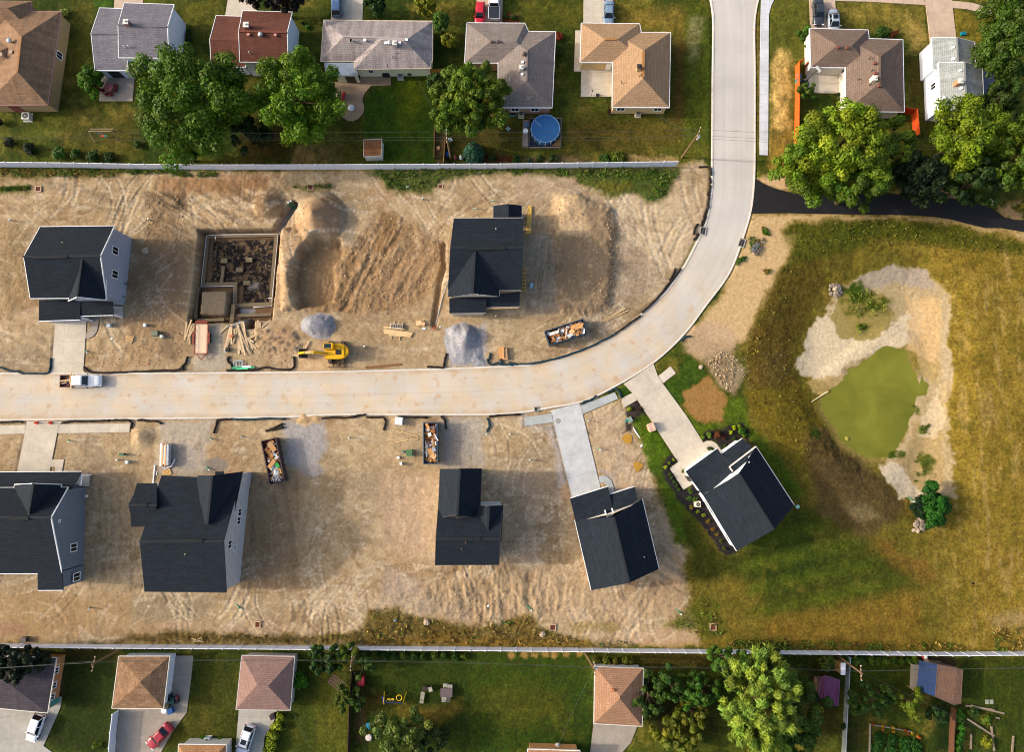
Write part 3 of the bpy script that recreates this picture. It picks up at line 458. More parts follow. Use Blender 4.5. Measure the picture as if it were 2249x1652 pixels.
for P_,col,k,s in[([(1745,810),(1770,740),(1830,655),(1880,610),(1960,585),(2030,600),(2075,650),(2082,800),(2075,950),(2090,1090),(2045,1100),(2010,1110),(1930,1030),(1990,960),(2020,800),(1990,750),(1900,790),(1830,850)],(178,154,108),.9,.7),([(1745,812),(1765,750),(1800,700),(1835,660),(1850,690),(1880,745),(1930,735),(1990,690),(2010,650),(2030,700),(2010,760),(1930,765),(1870,800),(1840,828),(1800,835),(1770,830)],(208,188,150),.9,.5),([(1880,610),(1960,585),(2030,600),(2050,640),(1980,620),(1890,640)],(156,142,126),.8,.7),([(2060,640),(2082,700),(2078,840),(2064,830),(2066,720)],(176,156,120),.6,.5),([(1985,650),(2060,660),(2062,830),(1990,770),(2000,700)],(198,160,98),.8,.6),([(1815,690),(1850,640),(1900,640),(1940,645),(1965,690),(1955,730),(1890,750),(1850,745)],(146,128,48),.95,.5),([(1768,840),(1800,830),(1850,822),(1850,850),(1800,870),(1775,850)],(176,148,78),.8,.4),([(2010,780),(2060,790),(2060,840),(2050,850),(2020,820)],(168,140,72),.85,.4),([(2010,930),(2050,925),(2070,960),(2066,1090),(2040,1100),(1960,1060),(1950,1020),(1990,990)],(166,138,76),.75,.6),([(1930,1035),(1960,1010),(1990,1040),(2040,1100),(2010,1115),(1960,1075)],(204,184,154),.9,.35),([(2030,900),(2060,850),(2070,920),(2050,960),(2020,960)],(200,176,134),.8,.4)]:
 put(sstep(s*.45,-s*.45,sdist(W2('p',P_,-1.7),True,6+s,1.3)+.35*nC)*k,col,0)
crk=np.abs(fbm(X,Y,.9,2,81));mud=sstep(.4,-.4,sdist(W2('p',[(1745,810),(1830,655),(1880,745),(1990,690),(2030,700),(2010,760),(1930,765),(1840,828),(1800,835)],-1.7)))
put(mud*sstep(.06,.0,crk)*.6,(168,146,116))
for r,x0,y0,sx,sy in[('L',160,1250,3.2,3.6),('L',330,1330,2.6,1.2),('L',120,1200,2.2,1.4),('L',230,1520,1.2,1),('L',420,1290,1.6,1),('Q',1160,1060,1.3,1.2),('R',700,840,.6,1),('R',540,1240,1,.7),('R',770,1320,1.6,2.4)]:
 q=w(r,x0,y0,-1.7);put(sstep(1.0,.3,np.hypot((X-q.x)/sx,(Y-q.y)/sy)+.8*nC+.4*nB)*.85,(58,82,20),1)
for r,P_,col,k in[('G',[(0,90),(1100,90),(1090,130),(1000,180),(500,170),(200,200),(0,190)],(80,74,28),.85),('G',[(0,255),(270,245),(280,290),(0,305)],(62,86,26),.9),('I',[(200,105),(1652,90),(1652,130),(1100,160),(880,220),(800,320),(650,310),(400,290),(340,180)],(50,78,24),.85),('J',[(0,90),(1500,85),(1480,150),(1380,320),(1300,400),(1200,410),(1150,330),(850,340),(700,290),(560,180),(150,145),(0,150)],(56,80,22),.9),('J',[(700,220),(1000,200),(1100,280),(800,330)],(110,104,40),.7),('H',[(1060,260),(1430,230),(1450,270),(1240,300)],(88,92,32),.8),('b',[(0,400),(1652,430),(1652,530),(0,520)],(78,62,26),.85),('a',[(1200,480),(1450,400),(1652,420),(1652,520),(1200,515)],(64,52,22),.8),('c',[(0,440),(330,400),(480,350),(540,120),(620,170),(840,150),(960,210),(1300,280),(1652,360),(1652,550),(0,530)],(92,76,28),.85),('c',[(560,470),(1652,440),(1652,560),(560,540)],(132,100,44),.7),('d',[(0,350),(450,250),(600,220),(690,290),(700,340),(900,400),(1200,500),(1300,560),(0,555)],(104,84,36),.85),('d',[(0,480),(1200,500),(1200,560),(0,555)],(140,106,44),.7),('d',[(1000,290),(1480,300),(1500,400),(1050,420)],(128,110,50),.5),('e',[(330,330),(680,100),(760,0),(900,100),(1000,400),(760,460),(560,380)],(86,92,30),.75),('e',[(1000,480),(1652,450),(1652,580),(1000,580)],(84,80,30),.8),('V',[(1280,180),(1380,160),(1440,480),(1400,470)],(104,92,44),.6)]:
 put(Mk(r,P_,.7)*k,col,.9)
flat=np.zeros(X.shape,np.float32)
for nme,r,P_,cm in PAVED:flat=np.maximum(flat,sstep(.45,.1,sdist(W2(r,P_),False,2)))
flat=np.maximum(flat,sstep(.45,.1,sdist(W2(*ASPH),False,2)))
rd=sdist(ROADPOLY,False,3);rflat=sstep(.5,.15,rd)
shoulder=sstep(2.2,.6,rd)
Z=Z*(1-.8*shoulder*(rd>0))
Z=Z*(1-flat)-.08*flat;Z=Z*(1-rflat)-.12*rflat
bare=sstep(.5,.2,rd)*sstep(.05,.15,rd)
Z+=(GR*(1-flat)*(1-rflat)*(.05*nC+.03*nD)).astype(np.float32)
CC*=(1-.1*GR)[...,None];CC[...,2]*=1-.3*GR;CC[...,0]*=1-.02*GR
CC*=(1-.03*(1-GR)-.1*GR)[...,None]
lum=CC.mean(-1,keepdims=True);CC[:]=lum+(CC-lum)*(1-.2*(1-GR[...,None]))
CC*=np.clip(1+GR*(.4*nD+.45*nC+.25*fbm(X,Y,2.8,4,91,.6))+(1-GR)*(.2*nD),.3,1.8)[...,None]
def gz(x,y):
 i=min(max(int(np.searchsorted(gx,x))-1,0),len(gx)-2);j=min(max(int(np.searchsorted(gy,y))-1,0),len(gy)-2)
 return float(max(Z[j,i],Z[j,i+1],Z[j+1,i],Z[j+1,i+1]))
def gw(r,x,y=None,dz=0.0):
 q=w(r,x,y)if y is not None else w('p',*r);z=gz(q.x,q.y);return Vector((q.x,q.y,z+dz))
me=bpy.data.meshes.new('ground');ny,nx=X.shape
me.vertices.add(nx*ny);me.vertices.foreach_set('co',np.stack([X,Y,Z],-1).astype(np.float32).ravel())
idx=np.arange(nx*ny,dtype=np.int32).reshape(ny,nx)
quads=np.stack([idx[:-1,:-1],idx[:-1,1:],idx[1:,1:],idx[1:,:-1]],-1).reshape(-1,4)
me.loops.add(quads.size);me.loops.foreach_set('vertex_index',quads.ravel())
me.polygons.add(len(quads));me.polygons.foreach_set('loop_start',np.arange(0,quads.size,4,dtype=np.int32));me.polygons.foreach_set('loop_total',np.full(len(quads),4,np.int32))
me.polygons.foreach_set('use_smooth',np.ones(len(quads),bool));me.update(calc_edges=True)
ca=me.color_attributes.new('Col','FLOAT_COLOR','POINT');ca.data.foreach_set('color',np.concatenate([np.clip(CC,.004,.9),GR[...,None]],-1).astype(np.float32).ravel())
gro=bpy.data.objects.new('ground',me);COL.objects.link(gro);gro['kind']='structure'
m,n,l=newmat('ground');b=n['Principled BSDF'];b.inputs['Roughness'].default_value=.95;b.inputs['Specular IOR Level'].default_value=.1
at=n.new('ShaderNodeAttribute');at.attribute_name='Col';tc=n.new('ShaderNodeTexCoord')
n1=n.new('ShaderNodeTexNoise');n1 .inputs['Scale'].default_value=2.6;n1 .inputs['Detail'].default_value=8;n1 .inputs['Roughness'].default_value=.7;l.new(tc.outputs['Object'],n1 .inputs['Vector'])
s1=n.new('ShaderNodeMath');s1 .operation='SUBTRACT';s1 .inputs[1].default_value=.5;l.new(n1 .outputs['Fac'],s1 .inputs[0]);k1=n.new('ShaderNodeMath');k1 .operation='MULTIPLY_ADD';k1 .inputs[1].default_value=1.5;k1 .inputs[2].default_value=1.15;l.new(at.outputs['Alpha'],k1 .inputs[0]);mr=n.new('ShaderNodeMath');mr.operation='MULTIPLY_ADD';mr.inputs[2].default_value=1;l.new(s1 .outputs[0],mr.inputs[0]);l.new(k1 .outputs[0],mr.inputs[1])
mx=n.new('ShaderNodeMix');mx.data_type='RGBA';mx.blend_type='MULTIPLY';mx.inputs[0].default_value=1;l.new(at.outputs['Color'],mx.inputs[6]);l.new(mr.outputs[0],mx.inputs[7]);l.new(mx.outputs[2],b.inputs['Base Color'])
n2=n.new('ShaderNodeTexNoise');n2 .inputs['Scale'].default_value=1.1;n2 .inputs['Detail'].default_value=9;n2 .inputs['Roughness'].default_value=.72;n2 .inputs['Distortion'].default_value=.6;l.new(tc.outputs['Object'],n2 .inputs['Vector'])
bp=n.new('ShaderNodeBump');bp.inputs['Distance'].default_value=.25;k2=n.new('ShaderNodeMath');k2 .operation='MULTIPLY_ADD';k2 .inputs[1].default_value=.4;k2 .inputs[2].default_value=.3;l.new(at.outputs['Alpha'],k2 .inputs[0]);l.new(k2 .outputs[0],bp.inputs['Strength']);l.new(n2 .outputs['Fac'],bp.inputs['Height']);l.new(bp.outputs[0],b.inputs['Normal'])
me.materials.append(m)
CM=dict(cwarm=(196,186,170),cold=(160,150,138),cnew=(188,190,192),cnew2=(166,172,172),cside=(196,200,206),cpink=(190,168,148),cstamp=(160,136,112),cgrey=(166,164,156))
def concrete(col,joint=3.6,var=.1):
 key=('cc',col,joint)
 if key in MATS:return MATS[key]
 m,n,l=newmat('concrete');b=n['Principled BSDF'];b.inputs['Roughness'].default_value=.85;b.inputs['Specular IOR Level'].default_value=.2
 c=[v*.9 for v in lin(col)];tc=n.new('ShaderNodeTexCoord')
 def nz(s,d=6):
  x=n.new('ShaderNodeTexNoise');x.inputs['Scale'].default_value=s;x.inputs['Detail'].default_value=d;l.new(tc.outputs['Object'],x.inputs['Vector']);return x.outputs['Fac']
 def rng(s,a,b_,lo=.3,hi=.7):
  x=n.new('ShaderNodeMapRange');x.inputs[1].default_value=lo;x.inputs[2].default_value=hi;x.inputs[3].default_value=a;x.inputs[4].default_value=b_;l.new(s,x.inputs[0]);return x.outputs[0]
 def mul(a,b_):
  x=n.new('ShaderNodeMath');x.operation='MULTIPLY';l.new(a,x.inputs[0]);l.new(b_,x.inputs[1]);return x.outputs[0]
 f=mul(rng(nz(.35),1-var,1+var),rng(nz(5),.93,1.07));f=mul(f,rng(nz(1.1,8),.92,1.08))
 uv=n.new('ShaderNodeUVMap');br=n.new('ShaderNodeTexBrick');br.offset=0;br.inputs['Scale'].default_value=1;br.inputs['Brick Width'].default_value=joint;br.inputs['Row Height'].default_value=joint
 br.inputs['Mortar Size'].default_value=.022;br.inputs['Color1'].default_value=(1,1,1,1);br.inputs['Color2'].default_value=(.93,.93,.93,1);br.inputs['Mortar'].default_value=(.72,.7,.66,1);l.new(uv.outputs[0],br.inputs['Vector'])
 mx=n.new('ShaderNodeMix');mx.data_type='RGBA';mx.blend_type='MULTIPLY';mx.inputs[0].default_value=1;mx.inputs[6].default_value=(*c,1);l.new(f,mx.inputs[7])
 m2=n.new('ShaderNodeMix');m2 .data_type='RGBA';m2 .blend_type='MULTIPLY';m2 .inputs[0].default_value=1;l.new(mx.outputs[2],m2 .inputs[6]);l.new(br.outputs['Color'],m2 .inputs[7])
 l.new(m2 .outputs[2],b.inputs['Base Color']);MATS[key]=m;return m
zz=0
for nme,r,P_,cm in PAVED:
 pts=W2(r,P_);mb=MB();zz+=1;mb.prism(pts,-.3,.034+.002*(zz%5))
 o=mb.build(nme,concrete(CM[cm],{'pavement':1.6,'patio':3.0,'path':1.4}.get(nme,3.4)),uv=True);o['kind']='structure'
 L=max(range(len(pts)),key=lambda i:math.dist(pts[i],pts[(i+1)%len(pts)]));a,b_=pts[L],pts[(L+1)%len(pts)];th=math.atan2(b_[1]-a[1],b_[0]-a[0])
 ul=o.data.uv_layers[0].data
 for lp in o.data.loops:
  co=o.data.vertices[lp.vertex_index].co;dx,dy=co.x-a[0],co.y-a[1]
  ul[lp.index].uv=(dx*math.cos(th)+dy*math.sin(th),-dx*math.sin(th)+dy*math.cos(th))
mb=MB();mb.prism(W2(*ASPH),-.3,.03);o=mb.build('path',mat((24,24,28),.8,.3,1.2,bump=.2,spec=.3));o['kind']='structure'
def strip(name,cols,material,zs):
 vs=[];fs=[];uvs=[];n_=len(cols);s_=0
 for i in range(NR):
  if i:s_+=math.dist(inn[i],inn[i-1])
  for k in range(n_):
   p=inn[i]+(outp[i]-inn[i])*0;wd=math.dist(inn[i],outp[i]);q=inn[i]+(outp[i]-inn[i])*(cols[k](wd)/wd)
   vs.append((q[0],q[1],zs[k]));uvs.append((s_,cols[k](wd)))
 for i in range(NR-1):
  for k in range(n_-1):fs.append((i*n_+k,(i)*n_+k+1,(i+1)*n_+k+1,(i+1)*n_+k))
 me=bpy.data.meshes.new(name);me.from_pydata(vs,[],fs);ul=me.uv_layers.new(name='UVMap')
 for lp in me.loops:ul.data[lp.index].uv=uvs[lp.vertex_index]
 me.materials.append(material);o=bpy.data.objects.new(name,me);COL.objects.link(o);o['kind']='structure';return o
def roadmat():
 m,n,l=newmat('road_concrete');b=n['Principled BSDF'];b.inputs['Roughness'].default_value=.85;b.inputs['Specular IOR Level'].default_value=.2
 uv=n.new('ShaderNodeUVMap');tc=n.new('ShaderNodeTexCoord');sp=n.new('ShaderNodeSeparateXYZ');l.new(tc.outputs['Object'],sp.inputs[0])
 def M_(op,a,b_=None,c=None):
  x=n.new('ShaderNodeMath');x.operation=op
  for i,q in enumerate((a,b_,c)):
   if q is None:continue
   if isinstance(q,(int,float)):x.inputs[i].default_value=q
   else:l.new(q,x.inputs[i])
  return x.outputs[0]
 def nz(s,d=6,vec=None):
  x=n.new('ShaderNodeTexNoise');x.inputs['Scale'].default_value=s;x.inputs['Detail'].default_value=d;l.new(vec or tc.outputs['Object'],x.inputs['Vector']);return x.outputs['Fac']
 def rng(s,a,b_,lo=.3,hi=.7):
  x=n.new('ShaderNodeMapRange');x.inputs[1].default_value=lo;x.inputs[2].default_value=hi;x.inputs[3].default_value=a;x.inputs[4].default_value=b_;l.new(s,x.inputs[0]);return x.outputs[0]
 mp=n.new('ShaderNodeMapping');mp.inputs['Scale'].default_value=(.05,.9,1);l.new(uv.outputs[0],mp.inputs['Vector'])
 f=M_('MULTIPLY',rng(nz(.2),.93,1.07),rng(nz(1.3,5,mp.outputs[0]),.97,1.03));f=M_('MULTIPLY',f,rng(nz(6),.95,1.05))
 br=n.new('ShaderNodeTexBrick');br.offset=0;br.inputs['Scale'].default_value=1;br.inputs['Brick Width'].default_value=4.7;br.inputs['Row Height'].default_value=3.95
 br.inputs['Mortar Size'].default_value=.018;br.inputs['Color1'].default_value=(1,1,1,1);br.inputs['Color2'].default_value=(.975,.975,.98,1);br.inputs['Mortar'].default_value=(.86,.85,.83,1);l.new(uv.outputs[0],br.inputs['Vector'])
 south=rng(sp.outputs[1],1,0,w('p',1500,760).y,w('p',1600,480).y)
 dirtf=M_('MULTIPLY',south,rng(nz(.3,8),.1,.95,.32,.62))
 mx=n.new('ShaderNodeMix');mx.data_type='RGBA';l.new(dirtf,mx.inputs[0]);mx.inputs[6].default_value=(*[v*.84 for v in lin((196,192,186))],1);mx.inputs[7].default_value=(*[v*.84 for v in lin((204,186,160))],1)
 m2=n.new('ShaderNodeMix');m2 .data_type='RGBA';m2 .blend_type='MULTIPLY';m2 .inputs[0].default_value=1;l.new(mx.outputs[2],m2 .inputs[6]);l.new(br.outputs['Color'],m2 .inputs[7])
 m3=n.new('ShaderNodeMix');m3 .data_type='RGBA';m3 .blend_type='MULTIPLY';m3 .inputs[0].default_value=1;l.new(m2 .outputs[2],m3 .inputs[6]);l.new(f,m3 .inputs[7])
 pf=M_('MULTIPLY',south,rng(nz(.7,8),0,.6,.57,.72))
 m4=n.new('ShaderNodeMix');m4 .data_type='RGBA';l.new(pf,m4 .inputs[0]);l.new(m3 .outputs[2],m4 .inputs[6]);m4 .inputs[7].default_value=(*[v*.8 for v in lin((190,150,106))],1)
 su=n.new('ShaderNodeSeparateXYZ');l.new(uv.outputs[0],su.inputs[0]);ed=M_('ABSOLUTE',M_('SUBTRACT',su.outputs[1],3.9));ef=M_('MULTIPLY',rng(ed,0,1,2.6,3.9),rng(nz(.55,8),.0,.95,.3,.62));ef=M_('MULTIPLY',ef,M_('MULTIPLY_ADD',south,.8,.2))
 m5=n.new('ShaderNodeMix');m5 .data_type='RGBA';l.new(ef,m5 .inputs[0]);l.new(m4 .outputs[2],m5 .inputs[6]);m5 .inputs[7].default_value=(*[v*.8 for v in lin((184,152,112))],1)
 tm=n.new('ShaderNodeMapping');tm.inputs['Scale'].default_value=(.02,2.2,1);l.new(uv.outputs[0],tm.inputs['Vector']);tf=rng(nz(1.0,3,tm.outputs[0]),1.02,.94,.45,.75)
 m6=n.new('ShaderNodeMix');m6 .data_type='RGBA';m6 .blend_type='MULTIPLY';m6 .inputs[0].default_value=1;l.new(m5 .outputs[2],m6 .inputs[6]);l.new(tf,m6 .inputs[7]);l.new(m6 .outputs[2],b.inputs['Base Color']);return m
strip('road',[lambda W_:.3,lambda W_:W_/2,lambda W_:W_-.3],roadmat(),[.0,.05,.0])
km=concrete((212,206,196),3.0,.06)
strip('kerb',[lambda W_:.31,lambda W_:.3,lambda W_:.06,lambda W_:-.02],km,[-.1,.06,.07,-.12])
strip('kerb',[lambda W_:W_+.02,lambda W_:W_-.06,lambda W_:W_-.3,lambda W_:W_-.31],km,[-.12,.07,.06,-.1])
def watermat(col):
 m,n,l=newmat('pond_water');b=n['Principled BSDF'];b.inputs['Roughness'].default_value=.18;b.inputs['Specular IOR Level'].default_value=.35
 tc=n.new('ShaderNodeTexCoord');nz=n.new('ShaderNodeTexNoise');nz.inputs['Scale'].default_value=.14;nz.inputs['Detail'].default_value=9;nz.inputs['Roughness'].default_value=.62;nz.inputs['Distortion'].default_value=.5;l.new(tc.outputs['Object'],nz.inputs['Vector'])
 cr=n.new('ShaderNodeValToRGB');e=cr.color_ramp.elements;e[0].position=.35;e[1].position=.68
 e[0].color=(*[v*1.0 for v in lin((92,96,26))],1);e[1].color=(*lin(col),1);l.new(nz.outputs['Fac'],cr.inputs[0]);l.new(cr.outputs[0],b.inputs['Base Color'])
 n2=n.new('ShaderNodeTexNoise');n2 .inputs['Scale'].default_value=3;l.new(tc.outputs['Object'],n2 .inputs['Vector']);bp=n.new('ShaderNodeBump');bp.inputs['Strength'].default_value=.03;l.new(n2 .outputs['Fac'],bp.inputs['Height']);l.new(bp.outputs[0],b.inputs['Normal'])
 return m
WL=WLV
pts=W2('p',catmull(PONDP+[PONDP[0]],3)[:-1],WL);pc=np.mean(pts,0);pts=[(pc[0]+(a-pc[0])*1.14,pc[1]+(b_-pc[1])*1.14)for a,b_ in pts]
mb=MB();mb.prism(pts,WL-.3,WL);o=mb.build('water',watermat((118,117,38)));o['kind']='structure'
for P_,r in(([(975,1095),(1000,1065),(1040,1060),(1062,1085),(1058,1135),(1035,1150),(990,1130)],'P'),([(1078,1330),(1100,1310),(1150,1325),(1160,1350),(1120,1400),(1090,1380)],'P')):
 q=W2(r,P_);c0=np.mean(q,0);z0=max(gz(*p)for p in q+[tuple(c0)])+.03
 mb=MB();mb.prism(W2(r,catmull(P_+[P_[0]],4)[:-1]),z0-.3,z0);o=mb.build('water',mat((164,124,44),.25,.15,1.0,spec=.4));o['kind']='structure'
WHITE=mat((232,234,236),.6,.04);GUTTER=mat((206,204,196),.5,.05);DARKTRIM=mat((44,44,46),.7,.1)
GLASS=glassmat()
def lerp2(a,b,t):return a+(b-a)*t
def quad(r,pts,zs):
 out=[]
 for p,z in zip(pts,zs):out.append(w(*p,z)if isinstance(p[0],str)else w(r,p[0],p[1],z))
 return out
class House:
 def __init__(s,name,label,cat,roofm,wallm,trim=WHITE,oh=.35,group=None,rakes=True):
  s.oh=oh;s.roofm=roofm;s.wallm=wallm;s.trim=trim;s.rb=MB();s.fb=MB();s.wb=MB();s.blocks=[];s.later=[]
  s.name,s.label,s.cat,s.group=name,label,cat,group;s.rakes=rakes
 def fascia(s,a,b,th=.2):
  out=(b-a);n=Vector((out.y,-out.x,0));
  if n.length<1e-6:return
  n=n.normalized()*.03
  s.fb.face([a+n-Vector((0,0,th)),b+n-Vector((0,0,th)),b+n+Vector((0,0,.03)),a+n+Vector((0,0,.03))])
  s.fb.face([a+n+Vector((0,0,.03)),b+n+Vector((0,0,.03)),b-n*2+Vector((0,0,.03)),a-n*2+Vector((0,0,.03))])
 def roofface(s,pts,th=.16):
  d=Vector((0,0,th));n=len(pts)
  s.rb.face(pts);s.rb.face([p-d for p in reversed(pts)])
  for i in range(n):s.rb.face([pts[i]-d,pts[(i+1)%n]-d,pts[(i+1)%n],pts[i]])
 def block(s,r,pts,kind,ze,zr,axis='x',ridge=None,wall=True,zs=None,wz=0,fz=.2):
  """pts NW NE SE SW of the eaves as surveyed; ridge: surveyed ends"""
  zs=zs or[ze]*4
  NW,NE,SE,SW=quad(r,pts,zs)
  up=Vector((0,0,1));oh=s.oh
  if kind=='shed':
   s.roofface([SW,SE,NE,NW]);
   ed=sorted(((SW,SE),(SE,NE),(NE,NW),(NW,SW)),key=lambda e:e[0].z+e[1].z)
   s.fascia(*ed[0],fz)
   if wall:
    cs=[SW,SE,NE,NW];c=sum(cs,Vector())/4
    ins=[p+(c-p).normalized()*oh*1.4 for p in cs]
    for i in range(4):
     a,b=ins[i],ins[(i+1)%4]
     s.wb.face([Vector((a.x,a.y,-.6)),Vector((b.x,b.y,-.6)),b-up*.18,a-up*.18])
   B=dict(c=[NW,NE,SE,SW],r=None,axis=axis);s.blocks.append(B);return B
  if axis=='x':A0,A1=(NW+SW)/2,(NE+SE)/2
  else:A0,A1=(NW+NE)/2,(SW+SE)/2
  if kind=='gable':
   if ridge:R0,R1=quad(r,ridge,[zr,zr])
   else:R0,R1=Vector((A0 .x,A0 .y,zr)),Vector((A1 .x,A1 .y,zr))
  else:
   L=(A1-A0);half=((NW-SW).length if axis=='x' else(NW-NE).length)/2
   k=min(.5,half/max(.1,L.length))
   if ridge:R0,R1=quad(r,ridge,[zr,zr])
   else:R0=A0+L*k;R1=A1-L*k;R0 .z=R1 .z=zr
  if axis=='x':f1,f2=[R0,R1,NE,NW],[SW,SE,R1,R0];e0,e1=[NW,SW,R0],[SE,NE,R1]
  else:f1,f2=[NW,SW,R1,R0],[SE,NE,R0,R1];e0,e1=[NE,NW,R0],[SW,SE,R1]
  f1=f1[::-1]if Vector.cross(f1[1]-f1[0],f1[2]-f1[0]).z<0 else f1
  f2=f2[::-1]if Vector.cross(f2[1]-f2[0],f2[2]-f2[0]).z<0 else f2
  s.roofface(f1);s.roofface(f2)
  if kind=='hip':
   for e in(e0,e1):
    e=e[::-1]if Vector.cross(e[1]-e[0],e[2]-e[0]).z<0 else e
    s.roofface(e)
   for a,b in((SW,SE),(SE,NE),(NE,NW),(NW,SW)):s.fascia(a,b,fz)
  else:
   if axis=='x':pr=((SW,SE),(NE,NW),(NW,R0),(R0,SW),(SE,R1),(R1,NE))
   else:pr=((NW,SW),(SE,NE),(NE,R0),(R0,NW),(SW,R1),(R1,SE))
   for a,b in(pr if s.rakes else pr[:2]):s.fascia(a,b,fz)
  if wall:
   def ins(p,q1,q2):
    return p+(q1-p).normalized()*oh+(q2-p).normalized()*oh
   F_=[Vector((p.x,p.y,0))for p in(NW,NE,SE,SW)]
   nw,ne,se,sw=ins(F_[0],F_[1],F_[3]),ins(F_[1],F_[0],F_[2]),ins(F_[2],F_[3],F_[1]),ins(F_[3],F_[2],F_[0])
   slope=(zr-max(zs))/max(1,((NW-SW).length if axis=='x' else(NW-NE).length)/2)
   tp=[z-.2+(slope*oh if kind=='gable' else 0)for z in zs]
   V=lambda p,z:Vector((p.x,p.y,z))
   cs=[sw,se,ne,nw];tt=[tp[3],tp[2],tp[1],tp[0]]
   def onplane(a,b,r0,r1,z):
    d=b-a;e=r1-r0;den=d.x*e.y-d.y*e.x
    if abs(den)<1e-6:return Vector((r0 .x,r0 .y,z))
    u=((r0 .x-a.x)*e.y-(r0 .y-a.y)*e.x)/den;return Vector((a.x+d.x*u,a.y+d.y*u,z))
   def side(a,b,ta,tb,apex=None):
    f=[V(a,-.6),V(b,-.6),V(b,tb)]+([apex]if apex else[])+[V(a,ta)];s.wb.face(f)
   a0=a1=None
   if kind=='gable':
    a0=onplane(nw,sw,R0,R1,zr-.24)if axis=='x' else onplane(nw,ne,R0,R1,zr-.24);a1=onplane(se,ne,R0,R1,zr-.24)if axis=='x' else onplane(se,sw,R0,R1,zr-.24)
   if axis=='x':
    side(sw,se,tt[0],tt[1]);side(se,ne,tt[1],tt[2],a1);side(ne,nw,tt[2],tt[3]);side(nw,sw,tt[3],tt[0],a0)
   else:
    side(sw,se,tt[0],tt[1],a1);side(se,ne,tt[1],tt[2]);side(ne,nw,tt[2],tt[3],a0);side(nw,sw,tt[3],tt[0])
   B=dict(c=[nw,ne,se,sw],r=(R0,R1),axis=axis)
  else:B=dict(c=[NW,NE,SE,SW],r=(R0,R1),axis=axis)
  s.blocks.append(B);return B
 def finish(s):
  allv=s.wb.v or s.rb.v;c=(sum(p[0]for p in allv)/len(allv),sum(p[1]for p in allv)/len(allv),0.0)
  s.c=c;s.t=thing(s.name,s.label,s.cat,c,0,s.group)
  s.roof=s.rb.build('roof',s.roofm,s.t,c)
  if s.fb.v:s.fb.build('fascia',s.trim,s.t,c)
  if s.wb.v:s.wall=s.wb.build('wall',s.wallm,s.t,c)
  for fn in s.later:fn()
  return s
 def part(s,name,mb,m,parent=None,smooth=False):return mb.build(name,m,parent or s.t,s.c,smooth=smooth)
 def window(s,B,side,t,z,wd=.9,ht=1.3,name='window',frame=None):
  nw,ne,se,sw=B['c'];a,b={'N':(ne,nw),'S':(sw,se),'E':(se,ne),'W':(nw,sw)}[side]
  a=Vector((a.x,a.y,0));b=Vector((b.x,b.y,0));d=(b-a).normalized();n=Vector((d.y,-d.x,0));p=a+(b-a)*t+Vector((0,0,z))
  mb=MB();th=math.atan2(d.y,d.x)
  for sx in(-1,1):mb.box(p+d*sx*(wd/2+.05)+n*.03,(.1,.1,ht+.2),th)
  for sz in(-1,1):mb.box(p+Vector((0,0,sz*(ht/2+.05)))+n*.035,(wd+.2,.1,.1),th)
  mb.box(p+n*.04,(.06,.06,ht),th)
  f=s.part(name,mb,frame or WHITE)
  g=MB();g.box(p+n*.015,(wd,.03,ht),th);s.part('pane',g,GLASS,f)
 def door(s,B,side,t,z,wd=.95,ht=2.05,m=None,name='door'):
  nw,ne,se,sw=B['c'];a,b={'N':(ne,nw),'S':(sw,se),'E':(se,ne),'W':(nw,sw)}[side]
  a=Vector((a.x,a.y,0));b=Vector((b.x,b.y,0));d=(b-a).normalized();n=Vector((d.y,-d.x,0));p=a+(b-a)*t+Vector((0,0,z))
  mb=MB();mb.box(p+n*.03,(wd,.08,ht),math.atan2(d.y,d.x));s.part(name,mb,m or WHITE)
 def onroof(s,r,x,y,z):return w(r,x,y,z)
 def vent(s,r,x,y,z,m=None,sz=(.36,.36,.22),name='roof_vent'):
  p=w(r,x,y,z+.12);mb=MB();mb.box(p,(sz[0],sz[1],sz[2]*1.6),taper=.9);mb.box(p+Vector((0,0,sz[2]*.8)),(sz[0]*1.15,sz[1]*1.15,.06));s.part(name,mb,m or WHITE)
 def turbine(s,r,x,y,z,m=None):
  p=w(r,x,y,z);mb=MB();mb.lathe((p.x,p.y,p.z-.2),[(.2,0),(.22,.35),(.36,.4),(.4,.55),(.3,.72),(.06,.8)],12);s.part('turbine_vent',mb,m or mat((196,198,200),.4,.1,metal=.5),smooth=True)
 def pipe(s,r,x,y,z,m=None,rr=.06,h=.55):
  p=w(r,x,y,z+h*.5);mb=MB();mb.cyl((p.x,p.y,p.z-h),rr,h*1.4,8);s.part('vent_pipe',mb,m or WHITE)
 def chimney(s,r,x,y,z,m,h=1.3,sz=.75,capm=None):
  p=w(r,x,y,z+h);mb=MB();mb.box((p.x,p.y,p.z-h*.8),(sz,sz,h*1.8));ch=s.part('chimney',mb,m)
  m2=MB();m2 .box((p.x,p.y,p.z+.13),(sz+.14,sz+.14,.1));m2 .cyl((p.x,p.y,p.z+.15),.16,.3,10);s.part('chimney_cap',m2,capm or GUTTER,ch)
 def ridgecap(s,r,p,q,z,wd=.36,ht=.09,name='ridge_vent',m=None):
  a,b=w(r,p[0],p[1],z),w(r,q[0],q[1],z);mb=MB();mb.beam(a,b,wd,ht*2);s.part(name,mb,m or mat((24,28,33),.9,.1))
 def downpipe(s,p,z):
  mb=MB();mb.tube([Vector((p.x,p.y,z)),Vector((p.x,p.y,0))],.06,6);s.part('downpipe',mb,GUTTER)
NEWR=shingle((31,38,47),.16,.06);
def caps(h,B,m=None,wd=.3):
 R0,R1=B['r'];mb=MB();mb.beam(R0+Vector((0,0,.02)),R1+Vector((0,0,.02)),wd,.1);h.part('ridge_cap',mb,m or mat((31,36,42),.9,.1))
